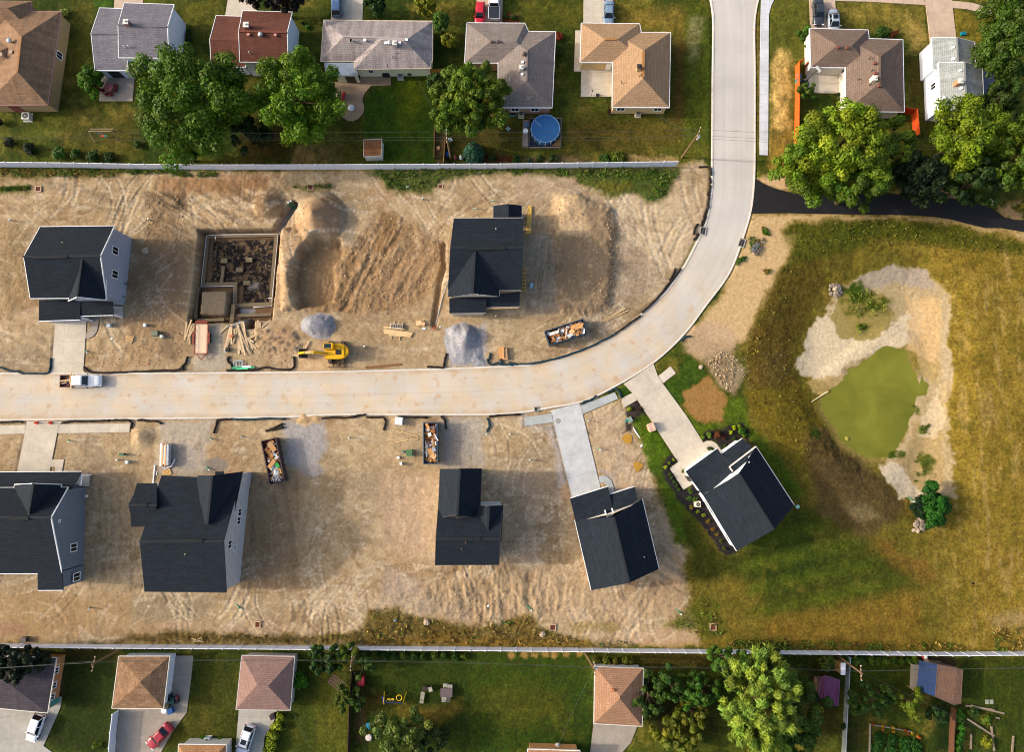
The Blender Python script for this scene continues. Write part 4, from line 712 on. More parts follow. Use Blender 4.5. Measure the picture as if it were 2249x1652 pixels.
h=House('new_house','dark-roofed new house with pale grey siding and concrete drive meeting the white pickup','house',NEWR,lines((150,158,176),.2,.03,dark=.9))
B1=h.block('G',[(360,615),(1028,607),(955,1258),(270,1262)],'gable',5.6,8.6,'x',[(210,885),(900,880)])
B2=h.block('G',[(690,900),(955,900),(948,1275),(610,1285)],'gable',5.62,8.35,'y',[(736,895),(690,1247)])
B3=h.block('G',[(350,1272),(1010,1290),(1015,1412),(720,1420)],'shed',3,3.8,zs=[3.9,3.9,3.0,3.0],wall=False)
B4=h.block('G',[(350,1272),(722,1280),(715,1453),(348,1465)],'shed',3,3.8,zs=[3.94,3.94,2.96,2.96])
h.finish();h.window(B1,'E',.70,4.2,1.1,1.5);h.window(B1,'E',.36,3.6,1.1,1.5)
for t in(.3,.5,.7):h.window(B2,'S',t,6.0,1.2,.9)
h.ridgecap('G',(300,890),(605,884),8.66,.5,.08);h.pipe('G',560,757,7.2,mat((220,220,140),.5));caps(h,B1);caps(h,B2)
b4=B4['c'];mb=MB();c4=w('G',630,1470,0);mb.box((c4 .x,c4 .y+.42,1.2),(4.6,.1,2.2));h.part('garage_door',mb,lines((222,222,220),.5,.04))
p=MB();q=[w('G',x,y,0)for x,y in((820,1310),(1100,1335),(1105,1425),(820,1425))];p.prism([(v.x,v.y)for v in q],-.2,.25);h.part('porch_floor',p,concrete((178,176,172)))
mb=MB()
for x,y in((1098,1432),(830,1462)):
 v=w('G',x,y,0);mb2=MB();mb2 .box((v.x,v.y,1.45),(.22,.22,2.9));h.part('porch_post',mb2,WHITE)
for x,y,z in((1137,1130,.5),(1100,1245,.6)):
 v=w('G',x,y,z);m3=MB();m3 .box(v,(.35,.25,.6));h.part('meter_box',m3,mat((92,100,108),.6))
h=House('new_house','unfinished dark-roofed house with small rear bump, above the largest grey gravel mound','house',NEWR,mat((176,170,160),.8,.15),mat((150,146,140),.7,.1),oh=.3,rakes=False)
B1=h.block('I',[(1000,540),(1625,535),(1604,1190),(947,1190)],'gable',5.6,8.2,'x',[(968,803),(1622,803)])
B2=h.block('I',[(970,840),(1430,840),(1410,1240),(945,1247)],'gable',5.62,8.05,'y',[(1191,838),(1170,1212)])
B5=h.block('I',[(1352,428),(1612,425),(1612,575),(1350,575)],'gable',3.3,4.5,'y',[(1486,412),(1484,575)])
B3=h.block('I',[(960,1262),(1592,1200),(1590,1335),(1290,1342)],'shed',3,3.8,zs=[3.95,3.95,3.0,3.0],wall=False)
B4=h.block('I',[(960,1258),(1295,1262),(1288,1392),(960,1397)],'shed',3,3.8,zs=[3.98,3.98,2.95,2.95])
h.finish();caps(h,B1);caps(h,B2);caps(h,B5);h.ridgecap('I',(1128,812),(1462,805),8.26,.55,.08);h.pipe('I',1378,632,7,mat((220,220,200),.5))
for t in(.36,.66):h.window(B2,'S',t,6.0,1.0,.9)
for x,y in((985,1405),(1272,1398)):
 v=w('I',x,y,0);mb2=MB();mb2 .box((v.x,v.y+.4,1.4),(.5,.5,2.8));h.part('porch_post',mb2,mat((200,204,206),.7))
v0,v1=w('I',1300,1352,2.7),w('I',1580,1342,2.7);mb=MB();mb.beam(v0,v1,.2,.3);h.part('porch_beam',mb,mat((190,150,110),.8,.2))
h=House('new_house','big dark-roofed house with blue-grey gable wall, cut by the picture edge','house',NEWR,lines((96,108,124),.2,.03,dark=.9))
B1=h.block('S',[(-800,285),(712,280),(648,1185),(-800,1190)],'gable',5.3,9.0,'x',[(-800,580),(533,598)],zs=[4.9,4.9,5.7,5.7])
B2=h.block('S',[(150,250),(640,250),(600,620),(110,620)],'gable',4.95,8.7,'y',[(350,240),(300,560)])
B6=h.block('S',[(392,1150),(647,1150),(660,1360),(396,1362)],'shed',5,5.7,zs=[5.85,5.85,5.35,5.35])
B3=h.block('S',[(-800,125),(855,114),(752,300),(-800,310)],'shed',3,4.3,zs=[3.0,3.0,4.5,4.5],wall=False)
h.finish();caps(h,B1);caps(h,B2);h.window(B1,'E',.25,2.6,1.1,1.4);h.window(B6,'E',.45,2.3,1.1,1.5);h.window(B1,'E',.62,6.2,.3,.3,name='gable_vent')
h.ridgecap('S',(100,602),(300,605),9.06,.5,.08)
p=MB();q=[w('S',x,y,0)for x,y in((700,130),(945,140),(935,268),(700,268))];p.prism([(v.x,v.y)for v in q],-.2,.3);h.part('porch_floor',p,concrete((178,176,172)))
v=w('S',955,150,0);mb=MB();mb.box((v.x,v.y,1.45),(.2,.2,2.9));h.part('porch_post',mb,WHITE)
v0,v1=w('S',852,140,2.8),w('S',840,258,2.8);mb=MB();mb.beam(v0,v1,.2,.3);h.part('porch_beam',mb,WHITE)
v=w('S',903,372,.9);mb=MB();mb.box(v,(.3,.35,.5));h.part('meter_box',mb,mat((190,195,200),.5))
wrap=lines((176,178,184),1.35,.04,dark=.55)
def wrapmat():
 m,n,l=newmat('house_wrap');b=n['Principled BSDF'];b.inputs['Roughness'].default_value=.6
 uv=n.new('ShaderNodeUVMap');br=n.new('ShaderNodeTexBrick');br.inputs['Scale'].default_value=1;br.inputs['Brick Width'].default_value=1.7;br.inputs['Row Height'].default_value=1.2;br.inputs['Mortar Size'].default_value=.55;br.inputs['Mortar Smooth'].default_value=0
 br.inputs['Color1'].default_value=(.13,.14,.16,1);br.inputs['Color2'].default_value=(.2,.2,.22,1);br.inputs['Mortar'].default_value=(*lin((178,180,186)),1);l.new(uv.outputs[0],br.inputs['Vector']);l.new(br.outputs['Color'],b.inputs['Base Color']);return m
h=House('new_house','widest dark-roofed new house with side wall in pale printed building wrap','house',NEWR,wrapmat(),mat((44,42,42),.7),oh=.3,rakes=False)
B1=h.block('T',[(175,156),(1000,200),(855,1383),(-4,1373)],'gable',5,9,'x',[(-54,850),(826,845)],zs=[4.5,4.7,5.7,5.7])
B2=h.block('T',[(560,157),(1022,116),(918,620),(470,640)],'gable',5.0,8.3,'y',[(706,158),(655,672)])
B7=h.block('S',[(1432,240),(1640,240),(1590,692),(1370,692)],'gable',5.0,7.4,'x',[(1366,466),(1640,468)])
B8=h.block('T',[(736,116),(826,116),(826,175),(735,175)],'shed',4.3,4.8,zs=[4.3,4.3,4.9,4.9],wall=False)
h.finish();caps(h,B1);caps(h,B2);caps(h,B7);h.ridgecap('T',(170,842),(605,842),9.06,.55,.08);h.pipe('T',422,980,8.2,mat((220,220,150),.5));h.ridgecap('S',(1455,467),(1540,465),7.46,.5,.08)
for t,z,ww in((.70,3.0,1.0),(.62,3.0,1.0),(.42,5.6,1.1),(.37,3.6,.6)):h.window(B1,'E',t,z,ww,1.2 if ww>.8 else.7)
h=House('new_house','dark-roofed new house with long front wing, below the blue-grey skip on gravel','house',NEWR,mat((206,204,196),.8,.1),mat((56,54,52),.7),oh=.3)
B2=h.block('U',[(610,88),(1045,85),(1028,600),(586,600)],'gable',5.0,7.9,'y',[(819,86),(790,575)])
B1=h.block('U',[(588,512),(1256,512),(1228,1093),(558,1096)],'gable',5.05,7.75,'x',[(566,820),(1243,822)])
B5=h.block('U',[(972,470),(1270,470),(1250,860),(955,860)],'gable',4.8,7.0,'y',[(1121,478),(1108,766)])
h.finish();caps(h,B1);caps(h,B2);caps(h,B5);h.ridgecap('U',(775,822),(1028,822),7.82,.5,.08);h.pipe('U',878,860,7.3,mat((190,140,100),.5));h.pipe('U',835,925,6.8,mat((190,140,100),.5))
p=MB();q=[w('U',x,y,0)for x,y in((1036,430),(1246,430),(1246,500),(1036,500))];p.prism([(v.x,v.y)for v in q],-.2,.3);h.part('porch_floor',p,concrete((214,212,206)))
h=House('new_house','dark-roofed new house set askew at the end of the fresh pale concrete drive','house',NEWR,mat((196,190,184),.8,.1),oh=.3,rakes=False)
B1=h.block('V',[(503,625),(1213,402),(1388,1135),(675,1361)],'gable',3.6,7.3,'y',[(912,590),(1075,1282)])
B3=h.block('V',[(455,395),(850,270),(930,600),(514,640)],'shed',3,4.4,zs=[3.0,3.0,4.6,4.1])
B4=h.block('V',[(872,353),(1128,271),(1168,415),(905,560)],'shed',3,4.4,zs=[3.04,3.04,3.9,4.5])
h.finish();caps(h,B1);h.pipe('V',1232,1012,5)
mb=MB()
P3=[w('V',x,y,5.3)for x,y in((820,520),(836,584),(910,562),(893,500))]
for a,b in zip(P3[:-1],P3[1:]):mb.beam(a,b,.14,.5)
h.part('dormer_trim',mb,WHITE)
mb=MB();mb.face([w('V',x,y,5.05)for x,y in((836,584),(908,562),(893,505),(822,525))][::-1]);h.part('dormer_roof',mb,NEWR)
h=House('new_house','finished dark-roofed house with white side wall, standing askew on green lawn with mulch beds','house',NEWR,mat((226,228,232),.7,.04),oh=.3,rakes=False)
B1=h.block('W',[(465,775),(1025,265),(1425,880),(820,1362)],'gable',3.6,7.5,'y',[(850,556),(1212,1137)])
B3=h.block('W',[(285,525),(617,283),(800,560),(467,772)],'shed',3,4.4,zs=[3.0,3.0,4.5,3.75])
B4=h.block('W',[(662,340),(880,180),(1003,290),(800,500)],'shed',3,4.4,zs=[3.04,3.04,4.0,4.6])
h.finish();caps(h,B1);h.pipe('W',1257,930,5)
mb=MB()
for a,b in(((745,480),(1020,268)),((690,635),(955,425)),((745,480),(778,528))):
 mb.beam(w('W',*a,5.0),w('W',*b,5.6 if b[0]>900 else 5.0),.16,.3)
h.part('gable_trim',mb,mat((222,200,190),.7,.2))
mb=MB();mb.face([w('W',x,y,z)for x,y,z in((745,482,4.9),(940,376,5.5),(958,415,5.4),(775,570,4.9))]);h.part('dormer_roof',mb,NEWR)
for t,z in((.18,2.2),(.3,2.2),(.4,2.4),(.83,2.2)):h.window(B1,'W',t,z,.8,1.0,frame=DARKTRIM)
h.door(B3,'W',.35,1.3,.95,2.0,DARKTRIM)
v=w('W',400,870,.8);mb=MB();mb.box(v,(.75,.75,.8),R(60));
TAN=mat((196,164,112),.8,.1)
h=House('brick_house','tan brick house with broad brown hip roof beside the white-flowered bush','house',shingle((128,102,80),.12,.2),brickmat((160,132,88),(150,130,100)),mat((150,112,112),.6))
B1=h.block('A',[(-20,100),(550,97),(430,940),(-130,945)],'hip',3.0,5.7,'y',[(190,325),(155,640)])
B2=h.block('A',[(-600,330),(300,330),(260,700),(-600,700)],'hip',2.95,5.0,'x')
B3=h.block('A',[(-400,0),(283,8),(275,260),(-400,260)],'hip',3.0,4.9,'x')
h.finish();RC=mat((150,108,70),.9,.15);caps(h,B1,RC)
for x,y in((240,388),(222,578),(155,675)):h.vent('A',x,y,4.6,mat((96,64,44),.8))
for x,y in((95,370),):h.turbine('A',x,y,5.2)
for x,y in((105,470),(15,495)):h.vent('A',x,y,4.9,mat((160,140,120),.6),(.5,.5,.35))
h.window(B1,'E',.58,1.6,1.0,1.3);h.door(B1,'S',.35,1.0,1.7,2.0,mat((110,60,54),.7))
h=House('suburban_house','grey-roofed split-level house with pale blue-white siding and slab patio behind it','house',shingle((112,110,118),.12,.1),lines((196,206,222),.22,.03,dark=.92))
B1=h.block('A',[(1113,22),(1562,36),(1515,520),(1062,516)],'gable',4.9,6.7,'x',[(1058,217),(1502,236)])
B2=h.block('A',[(893,66),(1150,76),(1140,632),(850,630)],'gable',3.0,4.9,'x',[(815,295),(1150,302)])
h.finish();h.ridgecap('A',(1058,218),(1500,236),6.74,.3,.06,'ridge_cap',mat((100,98,104),.9));h.ridgecap('A',(818,296),(1050,300),4.94,.3,.06,'ridge_cap',mat((100,98,104),.9));h.chimney('A',1130,195,6.4,brickmat((130,80,70),(150,140,130)),1.0,.7)
h.pipe('A',1110,412,5.6);h.pipe('A',1150,410,5.6);h.door(B2,'S',.45,1.15,2.0,1.9,GLASS,'patio_door');h.window(B1,'S',.5,3.7,1.5,1.0)
h=House('suburban_house','house with rust-brown roof, brick chimney and bright white gable between two big trees','house',shingle((98,62,52),.1,.1),lines((206,216,232),.22,.03,dark=.92))
B1=h.block('B',[(640,92),(1087,104),(1050,560),(615,555)],'gable',4.9,6.7,'x',[(604,276),(1042,287)])
B2=h.block('B',[(402,136),(680,144),(670,600),(360,600)],'gable',3.0,4.9,'x',[(345,352),(680,360)])
h.finish();h.chimney('B',672,222,6.0,brickmat((150,70,54),(150,130,120)),1.1,.75);h.turbine('B',806,315,6.5);h.vent('B',695,310,6.5,mat((190,130,115),.7));h.vent('B',936,315,6.5,mat((190,130,115),.7));h.pipe('B',697,464,5.6)
h.ridgecap('B',(606,277),(1040,287),6.74,.3,.06,'ridge_cap',mat((106,60,44),.9));h.window(B1,'S',.5,3.7,1.5,1.0)
RC2=shingle((150,140,138),.08,.3)
h=House('suburban_house','long cream ranch house with mottled grey-mauve hip roof beside the curved stamped patio','house',RC2,lines((226,222,186),.22,.03,dark=.92),mat((212,196,166),.6))
B1=h.block('B',[(1365,176),('C',815,185),('C',810,548),(1340,548)],'hip',2.9,4.9,'x',[(1545,325),('C',560,345)])
B2=h.block('C',[(100,186),(815,187),(795,613),(108,620)],'hip',2.93,5.1,'x',[(350,352),(560,362)])
h.finish();caps(h,B1,mat((158,148,146),.9));caps(h,B2,mat((158,148,146),.9))
for x,y in((80,362),(203,360),(390,386),(518,384),(577,358)):h.vent('C',x,y,4.8)
h.vent('B',1612,362,4.8);h.turbine('C',428,388,5.0);h.chimney('C',470,385,4.9,mat((190,184,178),.7),.6,.6)
for x,y in((455,508),(405,580),(492,478)):h.pipe('C',x,y,3.8,mat((60,56,56),.7))
b=h.block
mb=MB();q=[w('B',x,y,z)for x,y,z in((1372,558,2.9),(1640,560,2.9),(1652,672,2.35),(1385,674,2.35))];mb.face(q[::-1]);mb.face([p-Vector((0,0,.1))for p in q]);h.part('porch_roof',mb,mat((140,152,168),.5,.12,1.2,stain=.5))
mb=MB();q=[w('C',x,y,z)for x,y,z in((-20,558,2.92),(108,560,2.92),(150,672,2.36),(-20,674,2.36))];mb.face(q[::-1]);h.part('porch_roof',mb,mat((140,152,168),.5,.12,1.2,stain=.5))
h.window(B2,'S',.18,1.7,.7,.9);h.window(B1,'S',.6,1.3,1.4,1.2)
mb=MB();v0,v1=w('B',1490,700,1.2),w('C',150,705,1.2);mb.beam(v0,v1,.15,2.2);h.part('porch_wall',mb,lines((226,222,186),.22,.03,dark=.92))
mb=MB();v=w('C',80,708,1.05);mb.box((v.x,v.y-.12,1.1),(1.6,.08,1.9));h.part('patio_door',mb,GLASS)
RG3=shingle((126,116,110),.1,.1)
h=House('suburban_house','L-shaped ranch house with weathered grey hip roof just north of the round blue pool','house',RG3,brickmat((150,110,86),(150,140,130)))
B1=h.block('C',[(1115,200),(1638,204),(1800,565),(1095,563)],'hip',2.9,4.6,'x',[(1330,368),(1560,372)])
B2=h.block('C',[(1395,276),('D',381,279),('D',350,965),(1395,962)],'hip',2.93,4.9,'y',[('D',122,450),('D',118,722)])
h.finish();caps(h,B2,mat((120,110,106),.9))
for x,y in((1342,372),(1402,372)):h.vent('C',x,y,4.5,mat((84,70,66),.8))
h.turbine('D',90,488,4.8,mat((110,96,88),.6));h.vent('D',82,558,4.6);h.chimney('D',72,602,4.6,mat((214,210,200),.6),.7,.6);h.vent('D',78,668,4.6);h.pipe('C',1498,708,4.0)
mb=MB();v=w('D',138,920,3.4);mb.tube([v,v+Vector((0,0,1.6))],.03,5);mb.tube([v+Vector((-.6,-.3,1.5)),v+Vector((.6,.4,1.5))],.02,5);mb.tube([v+Vector((-.3,.4,1.3)),v+Vector((.3,-.4,1.3))],.02,5);h.part('antenna',mb,mat((190,190,190),.4,metal=.6))
for t in(.3,.7):h.window(B2,'S',t,1.6,1.2,1.1)
RTAN=shingle((154,126,98),.09,.05)
h=House('suburban_house','L-shaped ranch house with clean tan hip roof and square concrete patio by the new road','house',RTAN,brickmat((196,168,112),(180,165,130)))
B1=h.block('D',[(608,203),(1133,208),(1200,556),(597,556)],'hip',2.9,4.7,'x',[(822,348),(935,348)])
B2=h.block('D',[(895,284),(1412,287),(1399,963),(884,960)],'hip',2.93,5.2,'y',[(1168,450),(1164,702)])
h.finish();TR_=mat((150,108,64),.9);h.ridgecap('D',(822,348),(928,348),4.74,.3,.06,'ridge_cap',TR_);h.ridgecap('D',(1168,456),(1164,692),5.24,.4,.08,'ridge_cap',TR_);h.chimney('D',1130,596,5.0,mat((176,146,110),.8),.8,.6,DARKTRIM);h.vent('D',1131,668,5.0,mat((170,140,100),.7));h.pipe('D',972,728,4.0,DARKTRIM)
for t in(.15,.85):h.window(B2,'S',t,1.7,1.2,1.0)
h.door(B1,'S',.45,1.05,.9,2.0)
RBR=shingle((112,96,86),.1,.06)
h=House('suburban_house','brown hip-roofed ranch house with white fascia inside the orange fence','house',RBR,mat((196,190,180),.8,.2),mat((226,232,242),.5,.03))
B1=h.block('E',[(1122,250),('F',255,265),('F',300,607),(1130,602)],'hip',2.9,4.7,'x',[(1370,402),(1500,408)])
B2=h.block('F',[(50,335),(567,352),(580,1003),(52,1000)],'hip',2.93,5.2,'y',[(360,508),(360,738)])
h.finish();caps(h,B2,mat((104,88,78),.9))
for x,y in((1378,424),(1460,426)):h.vent('E',x,y,4.6,mat((110,64,54),.8))
for x,y in((312,565),(318,655),(352,768)):h.vent('F',x,y,5.0,mat((120,68,58),.8))
for x,y in((276,510),(296,622),(280,748)):h.pipe('F',x,y,4.8,DARKTRIM)
h.chimney('F',312,700,4.9,mat((220,216,200),.6),.5,.7);h.pipe('F',172,706,3.8,DARKTRIM);h.window(B1,'S',.78,1.4,1.4,1.6);h.window(B2,'W',.35,1.6,1.4,1.2)
h=House('suburban_house','narrow house with pale grey gable roof and bright white siding','house',shingle((140,146,146),.08,.2),lines((232,236,244),.22,.02,dark=.93))
B1=h.block('F',[(823,335),(1210,372),(1222,640),(835,625)],'gable',4.0,5.3,'y',[(1049,332),(1062,640)])
B2=h.block('F',[(884,560),(1278,592),(1294,950),(902,986)],'gable',4.6,6.0,'y',[(1116,552),(1136,978)])
h.finish();caps(h,B1,mat((130,134,134),.9));caps(h,B2,mat((130,134,134),.9))
for x,y in((1013,425),(1018,527)):h.vent('F',x,y,5.0)
for x,y in((1080,630),(1088,790),(1090,896)):h.vent('F',x,y,5.7)
h.chimney('F',1080,725,5.6,brickmat((176,116,70),(150,130,110)),1.0,.7);h.pipe('F',1155,606,5.4,DARKTRIM)
v=w('F',920,882,5.2);mb=MB();mb.lathe((v.x,v.y,v.z),[(.05,-.5),(.05,.1),(.35,.3),(.3,.32)],10);h.part('satellite_dish',mb,WHITE)
for t in(.35,):h.window(B2,'W',t,2.6,.9,1.2)
mb=MB();q=[w('F',x,y,.3)for x,y in((1280,620),(1380,632),(1395,730),(1330,790),(1285,920))];mb.prism([(p.x,p.y)for p in q],-.2,.3);h.part('deck',mb,lines((104,112,128),.14,.08))
h=House('garage','garage with dark charcoal roof and orange brick side, white hatchback parked in front','garage',shingle((72,66,72),.1,.15),brickmat((176,112,58),(150,120,90)),mat((216,210,196),.6))
B1=h.block('a',[(-300,640),(592,670),(500,1250),(-380,1165)],'hip',2.7,4.2,'x',[(0,900),(60,920)])
h.finish();TEAL=mat((60,130,120),.5)
for t in(.22,.45,.75):h.window(B1,'E',t,1.7,.8,.9)
h.door(B1,'E',.08,1.0,.9,2.0,TEAL)
h=House('garage','square garage with worn orange-brown pyramid roof, red car parked in front','garage',shingle((130,102,78),.22,.1,.2),lines((206,212,222),.2,.03,dark=.93),mat((216,210,196),.6))
B1=h.block('a',[(1240,652),('b',125,652),('b',60,1204),(1168,1200)],'hip',2.7,4.1,'y',[('a',1470,920),('a',1468,930)])
h.finish()
h=House('garage','square garage with smooth dusty-pink hip roof, white estate car parked in front','garage',shingle((132,106,98),.06,.06),mat((190,184,178),.8,.1),mat((190,184,180),.6))
B1=h.block('b',[(875,644),(1433,655),(1386,1221),(814,1214)],'hip',2.7,4.3,'x',[(1038,950),(1152,967)])
h.finish()
h=House('garage','square garage with sandy-brown pyramid roof next to the tall pale tree','garage',shingle((148,114,90),.1,.06),mat((206,200,192),.8,.1),mat((206,204,200),.6))
B1=h.block('d',[(1264,760),('e',122,778),('e',110,1390),(1254,1360)],'hip',2.7,4.4,'y',[(1528,1075),(1528,1098)])
h.finish();h.vent('d',1452,1008,4.0,mat((170,110,70),.8))
h=House('bungalow','brown-roofed house at the bottom edge between the lawn with bins and the pink garage','house',shingle((152,114,80),.16,.06),mat((200,196,188),.8),mat((214,218,220),.6))
B1=h.block('b',[(214,1574),(717,1578),(700,2300),(180,2300)],'hip',2.9,4.9,'y')
h.finish()
h=House('bungalow','house at the bottom edge, only its tan roof rim in view','house',shingle((164,122,88),.1,.06),mat((190,140,90),.8),mat((224,228,230),.6))
B1=h.block('d',[(560,1624),(1112,1642),(1110,2300),(550,2300)],'hip',2.9,4.9,'y')
h.finish()
h=House('garden_shed','small shed with rusty brown roof and white walls standing by the white fence','shed',shingle((136,92,60),.14,.3),mat((222,222,210),.7,.06),mat((200,190,176),.6),oh=.08)
B1=h.block('C',[(193,1250),(356,1243),(350,1396),(190,1402)],'gable',2.1,2.9,'x',[(192,1325),(354,1322)])
h.finish();h.door(B1,'S',.5,.95,1.3,1.7,lines((214,214,202),.3,.04,vert=True));caps(h,B1,mat((120,80,52),.9),.15)
h=House('garden_shed','small purple-roofed barn shed among the trees by the grey chain fence','shed',shingle((118,66,98),.12,.06),mat((120,96,80),.8),mat((110,80,96),.6),oh=.1)
B1=h.block('f',[(586,900),(800,905),(785,1172),(572,1045)],'gable',2.0,3.0,'y',[(645,858),(634,1152)])
h.finish();mb=MB();q=[w('f',x,y,2.2)for x,y in((590,925),(640,945),(628,1065),(580,1035))];mb.face(q[::-1]);h.part('roof_panel',mb,mat((150,124,100),.8,.1))
h=House('garden_shed','barn shed with one navy and one tan roof slope','shed',shingle((150,112,88),.08,.05),mat((110,92,78),.8),mat((130,100,84),.6),oh=.1)
B1=h.block('g',[(745,741),(1010,795),(990,1150),(720,1076)],'gable',2.2,2.7,'y',[(944,775),(914,1162)],zs=[3.7,2.2,2.2,3.7])
h.finish();mb=MB();q=[w('g',x,y,z)for x,y,z in((560,700,2.2),(745,740,3.74),(721,1076,3.74),(535,1010,2.2))];mb.face(q[::-1]);mb.face([p-Vector((0,0,.12))for p in q]);h.part('navy_roof',mb,shingle((36,52,84),.06,.05))
mb=MB();q=[w('g',x,y,2.0)for x,y in((472,735),(552,745),(532,1006),(460,990))];mb.prism([(p.x,p.y)for p in q],1.9,2.0);h.part('lean_to_roof',mb,lines((112,104,92),.2,.15,vert=True))
for x,y in((474,740),(462,985)):
 v=w('g',x,y,1);mb=MB();mb.tube([Vector((v.x,v.y,0)),Vector((v.x,v.y,1.95))],.06,6);h.part('post',mb,mat((176,146,96),.8))
h=House('garden_shed','tiny white-topped hut squeezed between pole and fence corner','shed',mat((226,224,228),.6,.05),mat((180,140,80),.8),oh=.05)
B1=h.block('f',[(812,728),(862,728),(856,852),(812,850)],'shed',2.0,2.2,zs=[2.0,2.0,2.2,2.2])
h.finish()
RUB=mat((24,24,26),.85,.1);CHR=mat((150,152,156),.35,.05,metal=.7);REDL=mat((120,14,16),.3,.05);HEADL=mat((226,230,232),.2,.02)
def bodyshell(mb,st,zb=.28):
 """st: x, half width, shoulder z"""
 ring=[]
 for x,hw,zs in st:
  ring.append([(x,-hw*.96,zb),(x,-hw,zb+.28),(x,-hw*.97,zs-.1),(x,-hw*.88,zs-.01),(x,-hw*.45,zs+.03),(x,0,zs+.04),(x,hw*.45,zs+.03),(x,hw*.88,zs-.01),(x,hw*.97,zs-.1),(x,hw,zb+.28),(x,hw*.96,zb)])
 n=len(ring[0]);vs=[p for r_ in ring for p in r_];fs=[]
 for i in range(len(ring)-1):
  for k in range(n-1):fs.append((i*n+k,(i+1)*n+k,(i+1)*n+k+1,i*n+k+1))
 fs.append(tuple(range(n)));fs.append(tuple(range(len(vs)-1,len(vs)-n-1,-1)))
 mb.mesh(vs,fs)
def cabin(t,base,top,zb,zt,col,glass=GLASS,rackm=None,sunroof=False):
 """base/top: (rear x, front x, half width)"""
 (xb0,xb1,wb),(xt0,xt1,wt)=base,top
 B_=[Vector((xb0,-wb,zb)),Vector((xb1,-wb,zb)),Vector((xb1,wb,zb)),Vector((xb0,wb,zb))]
 T_=[Vector((xt0,-wt,zt)),Vector((xt1,-wt,zt)),Vector((xt1,wt,zt)),Vector((xt0,wt,zt))]
 mb=MB();mb.mesh(B_+T_,[(0,1,5,4),(1,2,6,5),(2,3,7,6),(3,0,4,7)]);mb.build('pillars',col,t)
 mb=MB();m=(xt0+xt1)/2;c=.05
 mb.mesh([T_[0],T_[1],T_[2],T_[3],(xt0+.15,-wt*.75,zt+c),(xt1-.15,-wt*.75,zt+c),(xt1-.15,wt*.75,zt+c),(xt0+.15,wt*.75,zt+c)],[(0,1,5,4),(1,2,6,5),(2,3,7,6),(3,0,4,7),(4,5,6,7)]);mb.build('roof',col,t,smooth=False)
 def pane(name,a,b,c_,d,ins=.09):
  ce=(a+b+c_+d)/4;nrm=(b-a).cross(d-a).normalized()
  f=[p+(ce-p)*ins*1.3+nrm*.012 for p in(a,b,c_,d)];mb=MB();mb.face(f);mb.build(name,glass,t)
 pane('windshield',B_[1],B_[2],T_[2],T_[1]);pane('rear_window',B_[3],B_[0],T_[0],T_[3])
 for a,b,c_,d in((B_[0],B_[1],T_[1],T_[0]),(B_[2],B_[3],T_[3],T_[2])):
  mid=lambda p,q:(p+q)/2
  pane('side_window',a,mid(a,b),mid(d,c_),d);pane('side_window',mid(a,b),b,c_,mid(d,c_))
 if sunroof:mb=MB();mb.box((xt1-.75,0,zt+.056),(.75,.85,.02));mb.build('sunroof',glass,t)
def wheels(t,xs,hw,r=.33,wd=.22):
 for x in xs:
  for s in(-1,1):
   mb=MB();mb.tube([(x,s*(hw-wd),r),(x,s*hw,r)],r,16);wh=mb.build('wheel',RUB,t)
   m2=MB();m2 .tube([(x,s*(hw-.01),r),(x,s*(hw+.015),r)],r*.6,12);m2 .build('rim',CHR,wh)
def lamps(t,xf,xr,hw,zf,zr):
 for s in(-1,1):
  mb=MB();mb.box((xf,s*hw*.72,zf),(.16,.36,.14),s*-.25);mb.build('headlight',HEADL,t)
  mb=MB();mb.box((xr,s*hw*.78,zr),(.12,.26,.2));mb.build('taillight',REDL,t)
def mirrors(t,x,hw,z,col):
 for s in(-1,1):mb=MB();mb.box((x,s*(hw+.09),z),(.14,.2,.14));mb.build('mirror',col,t)
def car(loc,rz,col,label,kind='sedan',L=4.6,W_=1.82,sunroof=False,rack=False):
 t=thing({'suv':'parked_car','hatch':'parked_car','sedan':'parked_car'}[kind],label,'car',loc,rz)
 p=paint(col);h=L/2;hw=W_/2;mb=MB();tall=kind=='suv';sh=.98 if tall else.86
 bodyshell(mb,[(-h,hw*.72,sh-.2),(-h+.12,hw*.88,sh-.04),(-h+.5,hw*.97,sh),(-.3*L,hw,sh+.02),(0,hw,sh),(.2*L,hw,sh-.02),(.32*L,hw*.97,sh-.07),(h-.35,hw*.9,sh-.14),(h-.1,hw*.74,sh-.24),(h,hw*.5,sh-.32)])
 mb.build('body',p,t,smooth=True)
 if kind=='sedan':cabin(t,(-h+.75,.23*L,hw*.88),(-h+1.35,.07*L,hw*.68),sh+.0,1.42,p,sunroof=sunroof)
 elif kind=='hatch':cabin(t,(-h+.12,.24*L,hw*.9),(-h+.55,.08*L,hw*.7),sh+.0,1.5,p,sunroof=sunroof)
 else:cabin(t,(-h+.12,.23*L,hw*.9),(-h+.5,.1*L,hw*.72),sh+.0,1.72,p,sunroof=sunroof)
 if rack:
  for s in(-1,1):mb=MB();mb.tube([(-h+.7,s*hw*.66,1.8),(.08*L,s*hw*.66,1.8)],.025,6);mb.build('roof_rail',mat((40,40,42),.5),t)
 wheels(t,(-.3*L,.31*L),hw-.02);lamps(t,h-.18,-h+.06,hw,sh-.26,sh-.12);mirrors(t,.2*L,hw,sh+.08,p)
 return t
